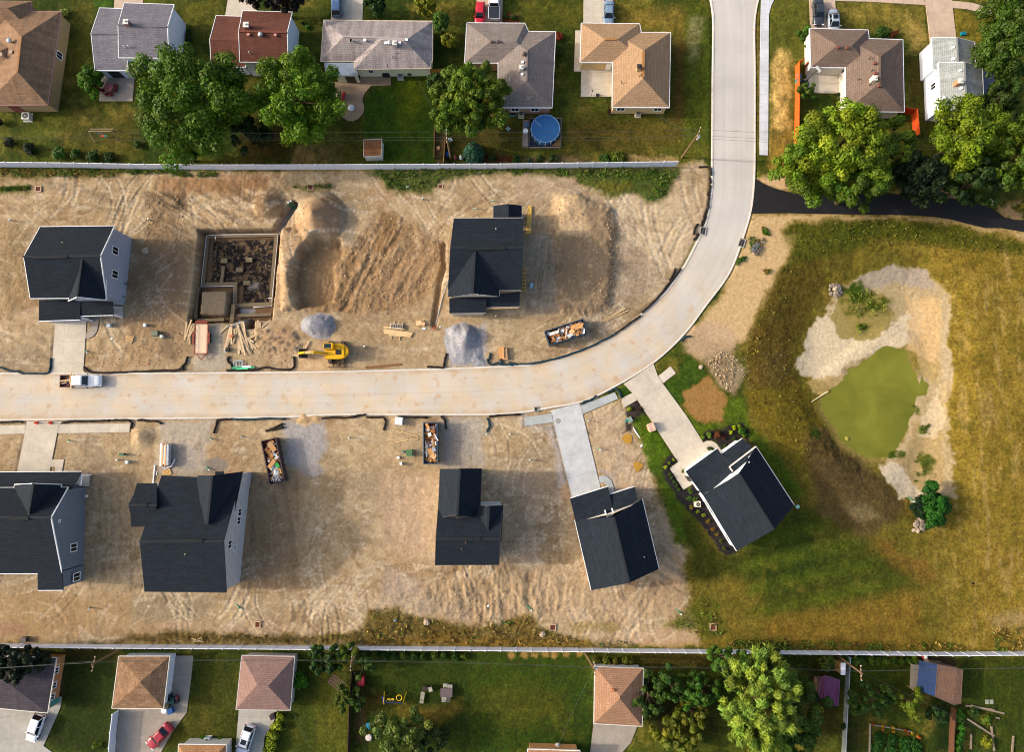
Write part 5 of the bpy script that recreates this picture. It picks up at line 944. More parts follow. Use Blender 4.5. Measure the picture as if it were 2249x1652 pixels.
def pickup(loc,rz,label,cover=None,L=5.8,load=None):
 t=thing('pickup_truck',label,'pickup truck',loc,rz);p=paint((226,228,232));h=L/2;hw=.98;mb=MB()
 bodyshell(mb,[(-h+2.05,hw*.99,1.1),(0,hw,1.12),(.18*L,hw,1.12),(.24*L,hw*.99,1.1),(.4*L,hw*.95,1.06),(h-.2,hw*.88,.98),(h-.02,hw*.62,.82)],.42);mb.build('body',p,t,smooth=True)
 mb=MB();b0=-h;b1=-h+2.1;mb.box(((b0+b1)/2,0,.68),(b1-b0,1.9,.12))
 for s in(-1,1):mb.box(((b0+b1)/2,s*.93,.9),(b1-b0,.12,.5))
 mb.box((b0+.05,0,.9),(.09,1.86,.5));mb.build('cargo_bed',p if not load else mat((90,52,50),.7,.3),t)
 if cover:mb=MB();mb.box(((b0+b1)/2,0,1.165),(b1-b0-.12,1.76,.05));mb.build('bed_cover',mat((40,46,54),.5,.1),t)
 cabin(t,(-h+2.1,.2*L,hw*.9),(-h+2.3,.1*L,hw*.74),1.12,1.86,p)
 wheels(t,(-.3*L,.31*L),hw,.4,.27);lamps(t,h-.14,-h+.02,hw,.84,.95);mirrors(t,.19*L,hw+.05,1.2,RUB)
 mb=MB();mb.box((h+.02,0,.52),(.14,1.7,.2));mb.build('bumper',CHR,t);mb=MB();mb.box((-h-.05,0,.55),(.14,1.8,.18));mb.build('bumper',CHR,t);return t
def heading(r,a,b):
 p,q=w(r,*a),w(r,*b);return math.atan2(q.y-p.y,q.x-p.x)
def gp(r,x,y,z=.045):
 q=w(r,x,y);return(q.x,q.y,z)
pickup(gp('M',758,588,.03),heading('M',(560,590),(950,582)),'white pickup with loaded bed parked on the road by the kerb',load=True,L=6.5)
rnd=random.Random(4);v0=Vector(gp('M',762,588,0))
for i,(dx,dy,L_,a,cl)in enumerate([(-1.9,.1,2.6,.12,(214,176,128)),(-1.6,.45,1.7,1.55,(196,160,110)),(-1.35,-.3,1.7,1.5,(206,168,120)),(-1.1,.2,1.6,1.57,(220,186,140)),(-3.3,-.45,1.9,.2,(226,196,156))]):
 mb=MB();mb.box((0,0,0),(L_,.2,.06));o=mb.build('wood_plank',lines(cl,.1,.05));o.location=(v0 .x+dx,v0 .y+dy,1.18+.07*i if i<4 else 1.05);o.rotation_euler=(0,0 if i<4 else.15,a)
 tag(o,['long plank lying lengthwise in the white pickup bed','crosswise plank at the tail of the white pickup bed','crosswise plank in the middle of the white pickup bed','crosswise plank just behind the white pickup cab','pale board sticking out past the pickup tailgate'][i],'plank','planks in the pickup bed')
mb=MB();mb.box((v0 .x-1.75,v0 .y+.1,.98),(.9,.6,.45));tag(mb.build('tool_box',mat((50,52,58),.6,.2)),'dark tool box among planks in the white pickup bed','tool box')
car(gp('a',400,1385),heading('a',(440,1270),(355,1500)),(226,230,236),'white hatchback parked askew by the charcoal-roofed garage','hatch',4.3,1.8)
car(gp('a',1690,1470),heading('a',(1790,1330),(1545,1570)),(150,22,40),'glossy crimson coupe parked askew before the orange-brown pyramid roof garage','sedan',4.5,1.8)
car(gp('b',935,1520),heading('b',(985,1370),(895,1640)),(230,232,238),'white estate car with sunroof parked before the pink-roofed garage','suv',4.8,1.86,sunroof=True,rack=True)
car(gp('B',1496,55),heading('B',(1498,160),(1496,0)),(92,120,160),'steel-blue car nosed up to the grey-mauve ranch house on its drive','suv',4.6,1.85)
car(gp('C',1237,140),heading('C',(1240,60),(1232,190)),(190,22,44),'bright red hatchback on the drive beside the white pickup with covered bed','hatch',4.1,1.75)
pickup(gp('C',1365,60),heading('C',(1362,190),(1367,0)),'white pickup with black bed cover on a drive beside the red hatchback',cover=True,L=5.6)
car(gp('D',850,140),heading('D',(850,60),(845,220)),(112,136,160),'blue-grey saloon parked against the clean tan-roofed house','sedan',4.6,1.82)
car(gp('E',1187,130),heading('E',(1185,40),(1190,215)),(46,52,60),'dark slate saloon on the drive ahead of a silver saloon','sedan',4.6,1.84)
car(gp('E',1322,215),heading('E',(1318,120),(1328,260)),(150,160,172),'silver saloon with sunroof nosed up to the brown-roofed house','sedan',4.5,1.8,sunroof=True)
def excavator():
 c=gp('N',1490,330,0);t=thing('excavator','yellow tracked excavator with lowered arm digging beside the road','excavator',(c[0],c[1],gz(c[0],c[1])-.05),R(181))
 Y_=mat((224,170,16),.45,.1,stain=.25);DK=mat((40,38,36),.8,.2)
 for s in(-1,1):
  mb=MB();pr=[(-1.75,.1),(-1.45,0),(1.45,0),(1.75,.1),(1.85,.4),(1.7,.7),(1.4,.8),(-1.4,.8),(-1.7,.7),(-1.85,.4)]
  x0=s*1.0-.27;vs=[(x0,y,z)for y,z in pr]+[(x0+.54,y,z)for y,z in pr];n=len(pr)
  mb.mesh(vs,[tuple(range(n-1,-1,-1)),tuple(range(n,2*n))]+[(i,(i+1)%n,n+(i+1)%n,n+i)for i in range(n)])
  for k in range(18):y=-1.7+k*.2;mb.box((s*1.0,y,.82),(.56,.08,.06))
  mb.build('track',mat((86,72,58),.9,.3),t)
 mb=MB();mb.box((0,0,.55),(1.5,1.4,.5));mb.cyl((0,0,.8),.7,.25,16);mb.build('undercarriage',DK,t)
 mb=MB();mb.box((0,2.35,.4),(2.7,.14,.75));mb.build('dozer_blade',mat((110,92,66),.8,.2),t)
 for s in(-1,1):mb=MB();mb.beam((s*.5,.7,.5),(s*.5,2.3,.45),.18,.25);mb.build('blade_arm',DK,t)
 mb=MB();pts=[(1.5,-1.2),(1.5,1.2)]+[(-.35+1.55*math.cos(a)*1.05-.2,1.25*math.sin(a))for a in np.linspace(1.45,4.83,14)]
 mb.prism(pts,1.08,1.95);mb.box((-.9,0,2.05),(1.3,1.7,.25));up=mb.build('upper_body',Y_,t)
 m2=MB();m2 .box((-.7,.2,2.2),(.9,.8,.05));m2 .cyl((-1.1,-.5,2.15),.07,.35,8);m2 .build('engine_cover',DK,up)
 mb=MB();mb.box((.75,-.72,2.15),(1.55,1.0,1.7),taper=.92);cb=mb.build('cab',Y_,t)
 for d,c2 in(((1.1,.72,.03),(.8,-.72,3.005)),):m2=MB();m2 .box(c2,d);m2 .build('roof_window',mat((28,50,54),.15),cb)
 m2=MB();m2 .box((1.5,-.72,2.35),(.06,.8,1.0));m2 .build('windshield',GLASS,cb)
 for yy in(-1.2,-.24):m2=MB();m2 .box((.75,yy,2.4),(1.2,.06,.8));m2 .build('side_window',GLASS,cb)
 mb=MB();mb.beam((1.2,.35,1.7),(2.9,.3,3.3),.42,.5);mb.beam((2.8,.3,3.3),(4.6,.25,2.7),.38,.44);mb.build('boom',Y_,t)
 mb=MB();mb.beam((4.4,.25,3.0),(5.7,.2,1.5),.3,.4);mb.build('stick',Y_,t)
 mb=MB();mb.tube([(1.6,.75,1.7),(3.0,.7,2.8)],.08,8);mb.tube([(3.1,.3,3.65),(4.3,.27,3.35)],.08,8);mb.build('hydraulic_ram',CHR,t)
 mb=MB();pr=[(5.75,1.6),(5.95,1.1),(5.6,.5),(4.95,.35),(4.5,.75),(4.75,.85),(5.1,.62),(5.45,.8),(5.5,1.4)]
 n=len(pr);vs=[(x,-.55,z)for x,z in pr]+[(x,.85,z)for x,z in pr];mb.mesh(vs,[(i,(i+1)%n,n+(i+1)%n,n+i)for i in range(n)])
 mb.box((5.3,-.55,.85),(.9,.05,.8));mb.box((5.3,.85,.85),(.9,.05,.8));bk=mb.build('bucket',mat((66,60,58),.7,.2),t)
 for k in range(5):m2=MB();m2 .box((4.45,-.45+k*.3,.72),(.22,.12,.1));m2 .build('tooth',mat((196,190,180),.4),bk)
excavator()
def trailer():
 c=w('N',288,210);t=thing('flatbed_trailer','rust-red utility trailer with plank deck parked on the gravel entry','trailer',(c.x,c.y,gz(c.x,c.y)),R(1));RD=mat((128,58,46),.7,.25)
 mb=MB();mb.box((0,0,.62),(1.95,4.7,.06));mb.build('deck',lines((214,186,156),.14,.07,vert=True),t)
 mb=MB()
 for s in(-1,1):mb.box((s*1.03,0,.62),(.1,5.0,.14));mb.tube([(s*1.03,-2.4,.95),(s*1.03,2.4,.95)],.035,6);[mb.box((s*1.03,y,.8),(.06,.06,.3))for y in(-2.3,-1,0.2,1.3,2.3)]
 mb.box((0,2.5,.62),(2.1,.1,.14));mb.box((0,-2.5,.62),(2.1,.1,.14));mb.build('frame',RD,t)
 mb=MB();mb.beam((-.7,-2.5,.55),(0,-3.5,.5),.1,.1);mb.beam((.7,-2.5,.55),(0,-3.5,.5),.1,.1);mb.build('drawbar',RD,t)
 for s in(-1,1):
  for y in(-.3,.55):mb=MB();mb.tube([(s*1.12,y,.34),(s*1.36,y,.34)],.34,14);mb.build('wheel',RUB,t)
  mb=MB();mb.box((s*1.24,.12,.72),(.32,1.8,.05));mb.build('mudguard',RD,t)
 mb=MB();mb.box((0,2.75,.75),(2.0,.5,.06),rx=-.5);mb.build('ramp',RD,t)
trailer()
CARD=mat((196,146,94),.8,.12);CARD2=mat((176,128,80),.8,.12);WHT=mat((222,224,226),.7,.05);FOIL=mat((170,176,184),.4,.2)
def skip(r,a,b,wd,label,col,inner,seed,cl):
 p,q=w(r,*a),w(r,*b);c=(p+q)/2;L_=(q-p).length;rz=math.atan2(q.y-p.y,q.x-p.x);z0=gz(c.x,c.y)
 t=thing('rubbish_skip',label,'skip',(c.x,c.y,z0),rz);hgt=1.55;m=mat(col,.6,.25,stain=.4)
 mb=MB();mb.box((0,0,.15),(L_,wd,.12));mb.build('floor_plate',mat(inner,.8,.3),t)
 for s in(-1,1):
  mb=MB();mb.box((0,s*wd/2,hgt/2+.1),(L_,.08,hgt));mb.build('side_panel',m,t)
  for k in range(7):mb=MB();mb.box((-L_/2+.4+k*(L_-.8)/6,s*(wd/2+.09),hgt/2+.1),(.12,.1,hgt));mb.build('rib',m,t)
  mb=MB();mb.box((s*L_/2,0,hgt/2+.1),(.08,wd,hgt));mb.build('end_panel',m,t)
 mb=MB()
 for s in(-1,1):mb.box((0,s*wd/2,hgt+.12),(L_+.1,.14,.12));mb.box((s*L_/2,0,hgt+.125),(.14,wd,.12))
 mb.build('rim',m,t)
 rn=random.Random(seed);deb=MB();M4=[CARD2,WHT,mat((120,72,48),.8,.2),mat((66,60,58),.8,.2),FOIL]
 for k in range(120):
  x,y=rn.uniform(-L_/2+.3,L_/2-.3),rn.uniform(-wd/2+.25,wd/2-.25)
  deb.box((x,y,rn.uniform(.85,1.4)),(rn.uniform(.2,1.1),rn.uniform(.15,.5),rn.uniform(.05,.3)),rn.uniform(0,3.14),rn.choice([0,0,0,1,2,4,0]),rn.uniform(-.4,.4),rn.uniform(-.4,.4))
 deb.box((0,0,.6),(L_-.2,wd-.2,.6),mi=2)
 o=deb.build('debris',M4);o.location=(c.x,c.y,z0);o.rotation_euler=(0,0,rz);o['kind']='stuff';tag(o,'mixed building scrap filling the '+cl,'debris')
 return c,rz,z0,L_
def inskip(S,name,label,cat,dx,dy,dz,d,a,m,group):
 c,rz,z0,L_=S;mb=MB();mb.box((0,0,0),d);o=mb.build(name,m);ca,sa=math.cos(rz),math.sin(rz)
 o.location=(c.x+dx*ca-dy*sa,c.y+dx*sa+dy*ca,z0+dz);o.rotation_euler=(random.Random(dx).uniform(-.25,.25),random.Random(dy).uniform(-.2,.2),rz+a);tag(o,label,cat,group)
G1='rubbish in the blue skip by the road bend';S1=skip('P',(300,215),(635,105),2.35,'blue skip heaped with cardboard and scrap, tilted along the road bend',(46,62,80),(70,66,64),1,'blue skip by the road bend')
for a_ in[('cardboard_box','largest flattened cardboard box at the road-bend skip end','box',2.0,.35,1.55,(1.2,.9,.25),.1,CARD),('cardboard_box','small square cardboard box mid-way in the road-bend skip','box',.9,-.2,1.5,(.75,.7,.3),.5,mat((206,160,112),.8)),('cardboard_box','folded cardboard strip along the road-bend skip rim','box',1.7,-.65,1.45,(1.5,.35,.2),-.1,CARD2),('plank','white metal strip lying across the road-bend skip','strip',0,-.1,1.6,(1.6,.12,.1),1.1,WHT),('foam_sheet','white foam sheet in the far corner of the road-bend skip','sheet',-1.9,.5,1.5,(1.6,.4,.1),.0,WHT),('plastic_bag','pale plastic bag in the road-bend skip','bag',.5,-.65,1.5,(.8,.6,.4),.3,mat((200,204,206),.5,.1)),('cardboard_box','curved cardboard offcut in the road-bend skip corner','box',2.7,.2,1.6,(.9,.35,.3),1.0,CARD)]:inskip(S1,*a_,G1)
S2=skip('N',(905,1110),(985,1490),2.3,'rust-brown skip of cardboard and white offcuts beside the blue gravel patch',(70,56,58),(72,40,28),2,'rust-brown skip');G2='rubbish in the rust-brown skip'
for a_ in[('cardboard_box','pale cardboard box at the top end of the rust-brown skip','box',-2.6,.1,1.45,(.9,.75,.4),.4,mat((206,160,112),.8)),('cardboard_box','second pale box touching the top one in the rust-brown skip','box',-1.9,.45,1.45,(.85,.7,.35),.3,CARD),('cardboard_box','long tilted cardboard box midway in the rust-brown skip','box',.4,-.3,1.55,(1.6,.6,.35),-.9,CARD),('cardboard_box','flattened brown box near the white tubes in the rust-brown skip','box',1.7,.3,1.4,(1.2,1.2,.1),.2,CARD2),('plastic_wrap','green plastic wrap in the rust-brown skip','wrap',.8,.55,1.6,(.8,.5,.25),.4,mat((50,150,60),.5,.3))]:inskip(S2,*a_,G2)
for k in range(7):inskip(S2,'white_tube',ORD[k]+' white tube of the crossed bunch in the rust-brown skip','tube',2.2+.1*(k%3),-.4+.13*k,1.6+.02*k,(2.0,.06,.06),-.5+.16*k,WHT,G2)
S3=skip('O',(800,960),(803,1325),2.15,'blue-grey skip full of timber offcuts standing upright to the road on gravel',(62,80,98),(66,56,50),3,'blue-grey skip on gravel');G3='rubbish in the blue-grey skip'
for a_ in[('cardboard_box','curled brown cardboard at the road end of the blue-grey skip','box',-2.7,-.4,1.55,(1.0,.4,.3),.5,CARD2),('plank','long orange-brown timber along the blue-grey skip','plank',-1.6,.55,1.6,(2.4,.14,.12),.0,mat((176,112,60),.7)),('cardboard_box','folded cardboard sheet deep in the blue-grey skip','box',1.4,-.1,1.45,(1.1,.9,.12),.5,CARD),('cardboard_box','pale cardboard sheet by the garage end of the blue-grey skip','box',2.1,.4,1.45,(.9,.6,.12),1.1,mat((206,160,112),.8)),('plank','long pale plank down the blue-grey skip','plank',.6,.45,1.62,(2.8,.14,.1),.08,mat((214,182,136),.7)),('white_tube','white tube poking out over the blue-grey skip side','tube',-.9,.95,1.75,(1.2,.14,.14),.5,WHT),('metal_strip','pale metal strip against the blue-grey skip wall','strip',.9,-.7,1.6,(2.6,.1,.08),.05,FOIL),('metal_strip','second metal strip beside the wall strip in the blue-grey skip','strip',1.1,-.55,1.55,(2.0,.08,.08),-.03,WHT),('plastic_bag','white bag among timber in the blue-grey skip','bag',-1.4,-.1,1.5,(.5,.5,.35),.3,WHT),('foil_sheet','crumpled foil sheet in the blue-grey skip','sheet',1.0,.55,1.6,(.7,.5,.25),.2,FOIL)]:inskip(S3,*a_,G3)
def fence(name,label,ends,ht,m,panel=2.44,post=.13,capm=None,zbase=None,thick=.05,group=None):
 """ends: list of plan points"""
 c=ends[0];t=thing(name,label,'fence',(c[0],c[1],0),0,group);segs=[]
 for a,b in zip(ends[:-1],ends[1:]):
  L_=math.dist(a,b);n_=max(1,round(L_/panel))
  for i in range(n_):segs.append(((a[0]+(b[0]-a[0])*i/n_,a[1]+(b[1]-a[1])*i/n_),(a[0]+(b[0]-a[0])*(i+1)/n_,a[1]+(b[1]-a[1])*(i+1)/n_)))
 for k,(a,b)in enumerate(segs):
  z=min(gz(*a),gz(*b))*0
  mb=MB();mb.beam((a[0],a[1],ht/2),(b[0],b[1],ht/2),thick,ht);mb.build('panel',m,t,(c[0],c[1],0))
  mb=MB();mb.box((a[0],a[1],(ht+.08)/2),(post,post,ht+.1));mb.box((a[0],a[1],ht+.12),(post*1.3,post*1.3,.06));mb.build('post',capm or m,t,(c[0],c[1],0))
 mb=MB()
 for a,b in segs:mb.beam((a[0],a[1],ht+.01),(b[0],b[1],ht+.01),thick*1.8,.08)
 mb.build('top_rail',capm or m,t,(c[0],c[1],0))
 return t
VIN=mat((224,228,236),.45,.03);VINP=mat((206,212,226),.5,.03)
P_=[(-40,366.5),(30,367),(180,368.5),(330,371.5),(500,372.5),(700,372),(900,371.5),(1100,370.5),(1300,368),(1484,365.5)]
fence('vinyl_fence','long white vinyl fence between the upper gardens and the building site',W2('p',[(a,b)for a,b in P_]),2.05,VINP,capm=VIN)
P_=[(-40,1414),(120,1415),(300,1416.5),(500,1417.5),(750,1419.5),(1000,1421),(1300,1424),(1600,1427.5),(1900,1430.5),(2110,1432.5),(2249,1431),(2330,1430)]
fence('vinyl_fence','long white vinyl fence between the building site and the lower gardens',W2('p',P_),1.9,VINP,capm=VIN)
fence('vinyl_fence','short white fence beside the stained drive of the crimson coupe',W2('a',[(1245,1215),(1222,1400),(1196,1720)]),1.8,VINP,capm=VIN)
fence('chain_fence','thin grey fence running down from the white fence past the purple shed',W2('f',[(868,645),(850,1000),(835,1300),(815,1700)]),1.3,mat((120,126,128),.6),capm=mat((170,190,200),.5),thick=.03,post=.07)
ORF=lines((206,88,30),.14,.06,vert=True);
fence('wood_fence','bright orange board fence along the side of the brown-roofed house',W2('E',[(1035,575),(992,600),(992,900),(985,1300),(978,1560)]),1.8,ORF,2.4,.1)
fence('wood_fence','short orange board fence behind the brown-roofed house by the trees',W2('F',[(520,1005),(640,1025),(652,1150),(660,1240)]),1.8,lines((184,72,26),.14,.06,vert=True),2.4,.1)
fence('wood_fence','short orange gate panel joining the brown-roofed house wall',W2('E',[(1060,615),(1115,572)]),1.7,lines((176,72,30),.14,.06,vert=True),1.4,.1)
fence('wood_fence','golden picket fence linking the cream ranch house and the spiky tree',W2('C',[(768,668),(950,664)]),1.5,lines((170,116,50),.12,.15,vert=True),1.8,.1)
fence('wood_fence','low timber fence on the lawn edge of the bare garden strip',W2('C',[(832,1150),(828,1430)]),.9,lines((140,110,72),.12,.1),1.8,.08)
fence('wood_fence','low golden fence on the pole side of the bare garden strip',W2('C',[(925,1265),(915,1475)]),1.2,lines((150,112,60),.12,.1),1.8,.08)
fence('wood_fence','dark weathered fence between the two lower lawns by the playset',W2('c',[(392,800),(378,1000),(365,1250),(350,1700)]),1.3,lines((62,46,38),.12,.1,vert=True),2.2,.1)
fence('wood_fence','rusty brown fence beside the climbing hedge at the lower garden end',W2('g',[(890,1180),(872,1420),(860,1720)]),1.2,lines((92,62,44),.12,.1,vert=True),2.2,.1)
fence('garden_edging','low pale edging round the flowering vegetable patch',W2('f',[(1100,1720),(1108,1360),(1300,1390),(1560,1440)]),.35,mat((150,140,128),.8),2.0,.08)
POLE=mat((112,88,62),.85,.2,6)
def pole(r,base,top,ht,label,arm=True,can=False,rz=0.0):
 b=w(r,*base);tp=w(r,*top,ht);b.z=0
 t=thing('utility_pole',label,'utility pole',b,0);d=tp-b
 mb=MB();mb.tube([Vector((0,0,-.4)),d],.15,10,rs=[.19,.12]);mb.build('mast',POLE,t)
 if arm:
  mb=MB();a=Vector((math.cos(rz),math.sin(rz),0));c=d*.94;mb.beam(c-a*1.1,c+a*1.1,.1,.12);ar=mb.build('crossarm',POLE,t)
  for k in(-1,-.4,.4,1):m2=MB();m2 .cyl(c+a*k+Vector((0,0,.05)),.05,.2,6);m2 .build('insulator',WHITE,ar)
 if can:mb=MB();c=d*.82;mb.cyl((c.x+.35,c.y,c.z-.5),.26,.85,12);mb.build('transformer_can',mat((170,176,178),.4,.1),t)
 return tp
TP={}
TP['a']=pole('p',(990,348),(980,295),9.0,'bare wooden utility pole beside the spiky-leaved tree',rz=R(90))
TP['b']=pole('p',(1497,346),(1536,290),9.5,'wooden utility pole at the end of the upper white fence by the road',rz=R(70),can=True)
TP['k']=pole('a',(1285,568),(960,742),9.3,'utility pole between the charcoal and orange-brown garages',rz=R(80))
TP['l']=pole('c',(430,620),(366,732),8.4,'utility pole among bushes near the garden trellis',rz=R(85))
TP['m']=pole('d',(1166,632),(1268,800),8.6,'utility pole with grey can at the corner of the sandy pyramid roof',rz=R(95),can=True)
TP['n']=pole('f',(780,650),(1035,838),8.8,'utility pole leaning over the white hut by the purple shed',rz=R(90))
def cable(a,b,label,sag=.5,r=.016,group='overhead cables',m=None):
 a,b=Vector(a),Vector(b);pts=[a+(b-a)*t-Vector((0,0,sag*4*t*(1-t)))for t in np.linspace(0,1,13)]
 mb=MB();mb.tube(pts,r,5);tag(mb.build('power_cable',m or mat((70,74,70),.5,.1)),label,'cable',group)
ou=Vector((0,0,1))
for k,(dy,dz,nm)in enumerate(((.9,.0,'top'),(.0,-1.0,'middle'),(-.4,-1.6,'lowest'))):
 o=Vector((0,dy*.5,dz));far1=Vector((-110,TP['a'].y+.3,9+dz));far2=Vector((w('p',1690,321,8).x+2,w('p',1690,321,8).y,8.5+dz*.5))
 cable(far1,TP['a']+o,nm+' cable over the upper gardens toward the pole by the spiky tree')
 cable(TP['a']+o,TP['b']+o,nm+' cable over the pool garden between two upper poles')
 cable(TP['b']+o,far2+Vector((24,dy,0)),nm+' cable crossing the road from the roadside pole',.3)
 L_=['k','l','m','n'];wh=Vector((-112,TP['k'].y-3.6,9+dz))
 cable(wh,TP['k']+o,nm+' cable over the charcoal garage')
 cable(TP['k']+o,TP['l']+o,nm+' cable over the orange-brown and pink garages')
 cable(TP['l']+o,TP['m']+o,nm+' cable over the lawn with the playset')
 cable(TP['m']+o,TP['n']+o,nm+' cable through the tall pale tree')
 cable(TP['n']+o,Vector((112,TP['n'].y+.8,8.8+dz)),nm+' cable over the navy and tan barn shed')
cable(w('D',1250,1000,3.2),TP['b']-ou,'service drop from the clean tan roof to the roadside pole',.4)
cable(TP['a']-ou,w('C',570,500,4.2),'service drop to the cream ranch house roof',.4)
cable(TP['l']-ou,w('c',-20,1440,4.5),'service drop past the trellis to the lower edge',.4)
cable(TP['l']-ou,w('c',530,1700,4.0),'service drop running down past the dark fence',.4)
cable(TP['m']-ou,w('d',890,1560,3.5),'service drop to the house with the chimney-pot stove',.4)
cable(TP['n']-ou,w('g',1700,1652,6.0),'service drop crossing the vegetable garden corner',.4)
cable(w('b',1392,1225,3.0),w('b',1610,1660,3.0),'thin cable from the pink garage corner',.3)
SOCK=mat((38,30,26),.9,.25,5);SOCKT=mat((26,52,62),.8,.25,3)
def sock(r,pts,label,m=SOCK,rad=.17):
 q=catmull([px(r,*p)if len(p)==2 else px(*p)for p in pts],4);rn=random.Random(len(label)*7+len(pts));P3=[];rs=[]
 for u,v in q:
  a=w('p',u,v);P3 .append(Vector((a.x+rn.uniform(-.04,.04),a.y+rn.uniform(-.04,.04),max(0.02,gz(a.x,a.y))+rad*.6)));rs.append(rad*rn.uniform(.78,1.2))
 c=P3[0].copy();c.z=0;mb=MB();mb.tube(P3,rad,8,rs=rs);o=mb.build('silt_sock',m,None,c,smooth=True);o.location=c;tag(o,label,'silt sock','silt socks edging the road')
for r,pts,lb,m in[('M',[(-20,463),(30,470),(80,495),(150,495),(200,515)],'teal sock curving in from the picture edge before the first drive',SOCKT),('M',[(200,516),(300,516),(420,516),(452,480),(460,380)],'teal sock turning up along the drive by the white pickup',SOCKT),('M',[(755,460),(780,485),(830,508),(1000,510),(1150,505)],'black sock starting at the drive corner above the white pickup',SOCK),('M',[(1150,505),(1300,497),(1450,492),(1580,488),(1652,455)],'black sock leading to the gravel trailer entry',SOCK),('N',[(0,497),(60,488),(120,480),(95,462),(135,420),(147,365)],'hooked black sock beside the gravel trailer entry',SOCK),('N',[(498,490),(620,490),(740,485),(790,478)],'black sock under the green wrapped frames',SOCK),('N',[(526,362),(510,400),(545,440),(545,485)],'short kinked black sock beside the window frames',SOCK),('N',[(780,478),(860,462),(930,478),(1080,478),(1108,430),(1100,365)],'black sock turning up beside the excavator entry',SOCK),('O',[(762,458),(850,462),(905,462),(918,400),(935,335)],'black sock corner beside the big grey gravel mound',SOCK),('O',[(1325,335),(1322,380),(1300,400),(1330,440),(1400,420)],'tangled teal sock heap beside the cardboard stack',SOCKT),('O',[(1410,390),(1435,415),(1400,435),(1530,442)],'teal sock along the kerb past the tangled heap',SOCKT),('O',[(1490,418),(1560,435),('P',30,436)],'short teal sock overlapping the kerb sock',SOCKT),('P',[(50,435),(150,430),(250,415),(330,395),(480,355)],'teal sock on the inside of the road bend start',SOCKT),('P',[(470,358),(620,305),(740,250),(860,190),(920,155)],'dark teal sock around the bend below the blue skip',SOCKT),('P',[(920,155),(1000,100),(1080,40),(1140,0)],'black sock around the bend above the blue skip',SOCK),('J',[(1150,1390),(1280,1270),(1400,1120),(1500,995)],'long black sock on the upper half of the bend',SOCK),('J',[(1450,990),(1435,1040),(1400,1100)],'short spare black sock inside the upper bend',SOCK),('K',[(120,590),(95,630),(80,690)],'short black sock beside the inlet grate on the site side',SOCK),('K',[(120,680),(105,710),(80,738)],'stub of black sock below the inlet grate',SOCK),('K',[(190,530),(160,570),(148,615)],'black sock just above the inlet grate',SOCK),('K',[(218,430),(195,470),(170,530)],'second black sock above the inlet grate',SOCK),('K',[(220,330),(215,380),(203,430)],'third black sock above the inlet grate',SOCK),('K',[(230,240),(222,290),(205,335)],'fourth black sock above the inlet grate',SOCK),('K',[(222,175),(225,200),(232,225)],'fifth short black sock above the inlet grate',SOCK),('K',[(125,85),(180,80),(225,90),(232,130),(238,160)],'hooked black sock at the top end of the sock row',SOCK),('Q',[('P',1505,225),('P',1540,190),('P',1585,185)],'torn teal sock piece on the outer kerb of the bend',SOCKT),('M',[(0,958),(80,955),(150,950),(213,955)],'black sock south of the road before the coned drive',SOCK),('M',[(560,960),(640,945),(720,945),(860,945),(990,938)],'black sock just past the coned drive',SOCK),('M',[(1000,940),(1080,935),(1150,938),(1185,965),(1175,1010)],'black sock wrapping the end of the short pavement',SOCK),('M',[(1235,938),(1280,932),(1330,945),(1400,945),(1450,965)],'black sock stub before the gravel south of the road',SOCK),('N',[(412,934),(480,928),(560,926)],'black sock corner piece west of the rust-brown skip',SOCK),('N',[(560,928),(700,932),(850,922),(1030,925)],'teal sock strip above the rust-brown skip',SOCKT),('N',[(412,936),(405,980),(385,1055)],'black sock turning down beside the pale gravel',SOCK),('N',[(850,1035),(920,1010),(1005,968)],'loose black sock lying above the rust-brown skip',SOCK),('N',[(852,1030),(940,1018),(1010,1000)],'second loose black sock crossing the first above the rust-brown skip',SOCK),('N',[(1352,922),(1450,912),(1560,915),(1652,905)],'black sock east of the sand heap at the kerb',SOCK),('O',[(0,915),(70,912),(140,895),(215,885)],'black sock wavering along the kerb before the white tub',SOCK),('O',[(215,910),(300,910),(370,912),(388,960),(372,1025)],'black sock hooking down before the white tub',SOCK),('O',[(500,905),(580,908),(650,910),(760,912)],'black sock behind the white tub',SOCK),('O',[(888,900),(920,940),(925,980),(935,1015)],'curved black sock beside the blue-grey skip',SOCK),('O',[(1300,915),(1318,960),(1318,1000),(1292,1038)],'teal crescent sock by the drain pipe',SOCKT),('O',[(1315,905),(1400,895),(1470,890),(1600,882)],'black sock leading to the road drain grate',SOCK),('P',[(610,790),(650,765),(690,755),(740,720)],'crumpled teal sock above the pale pavement strip',SOCKT),('P',[(840,690),(880,668),(915,655),(950,690),(965,740)],'teal sock bending round the green grass triangle',SOCKT)]:
 sock(r,pts,lb,m)
CAPW=mat((226,230,226),.5,.05);GRN=mat((52,132,86),.5,.15)
def riser(r,x,y,label,h=.75,lean=0.0,col=GRN):
 p=gw(r,x,y);t=thing('drain_riser',label,'drain pipe',(p.x,p.y,p.z),0,'capped drain risers');t.rotation_euler=(lean*.6,lean,0)
 mb=MB();mb.cyl((0,0,-.3),.09,h+.3,10);mb.build('pipe',col,t);mb=MB();mb.cyl((0,0,h),.13,.16,10);mb.build('cap',CAPW,t)
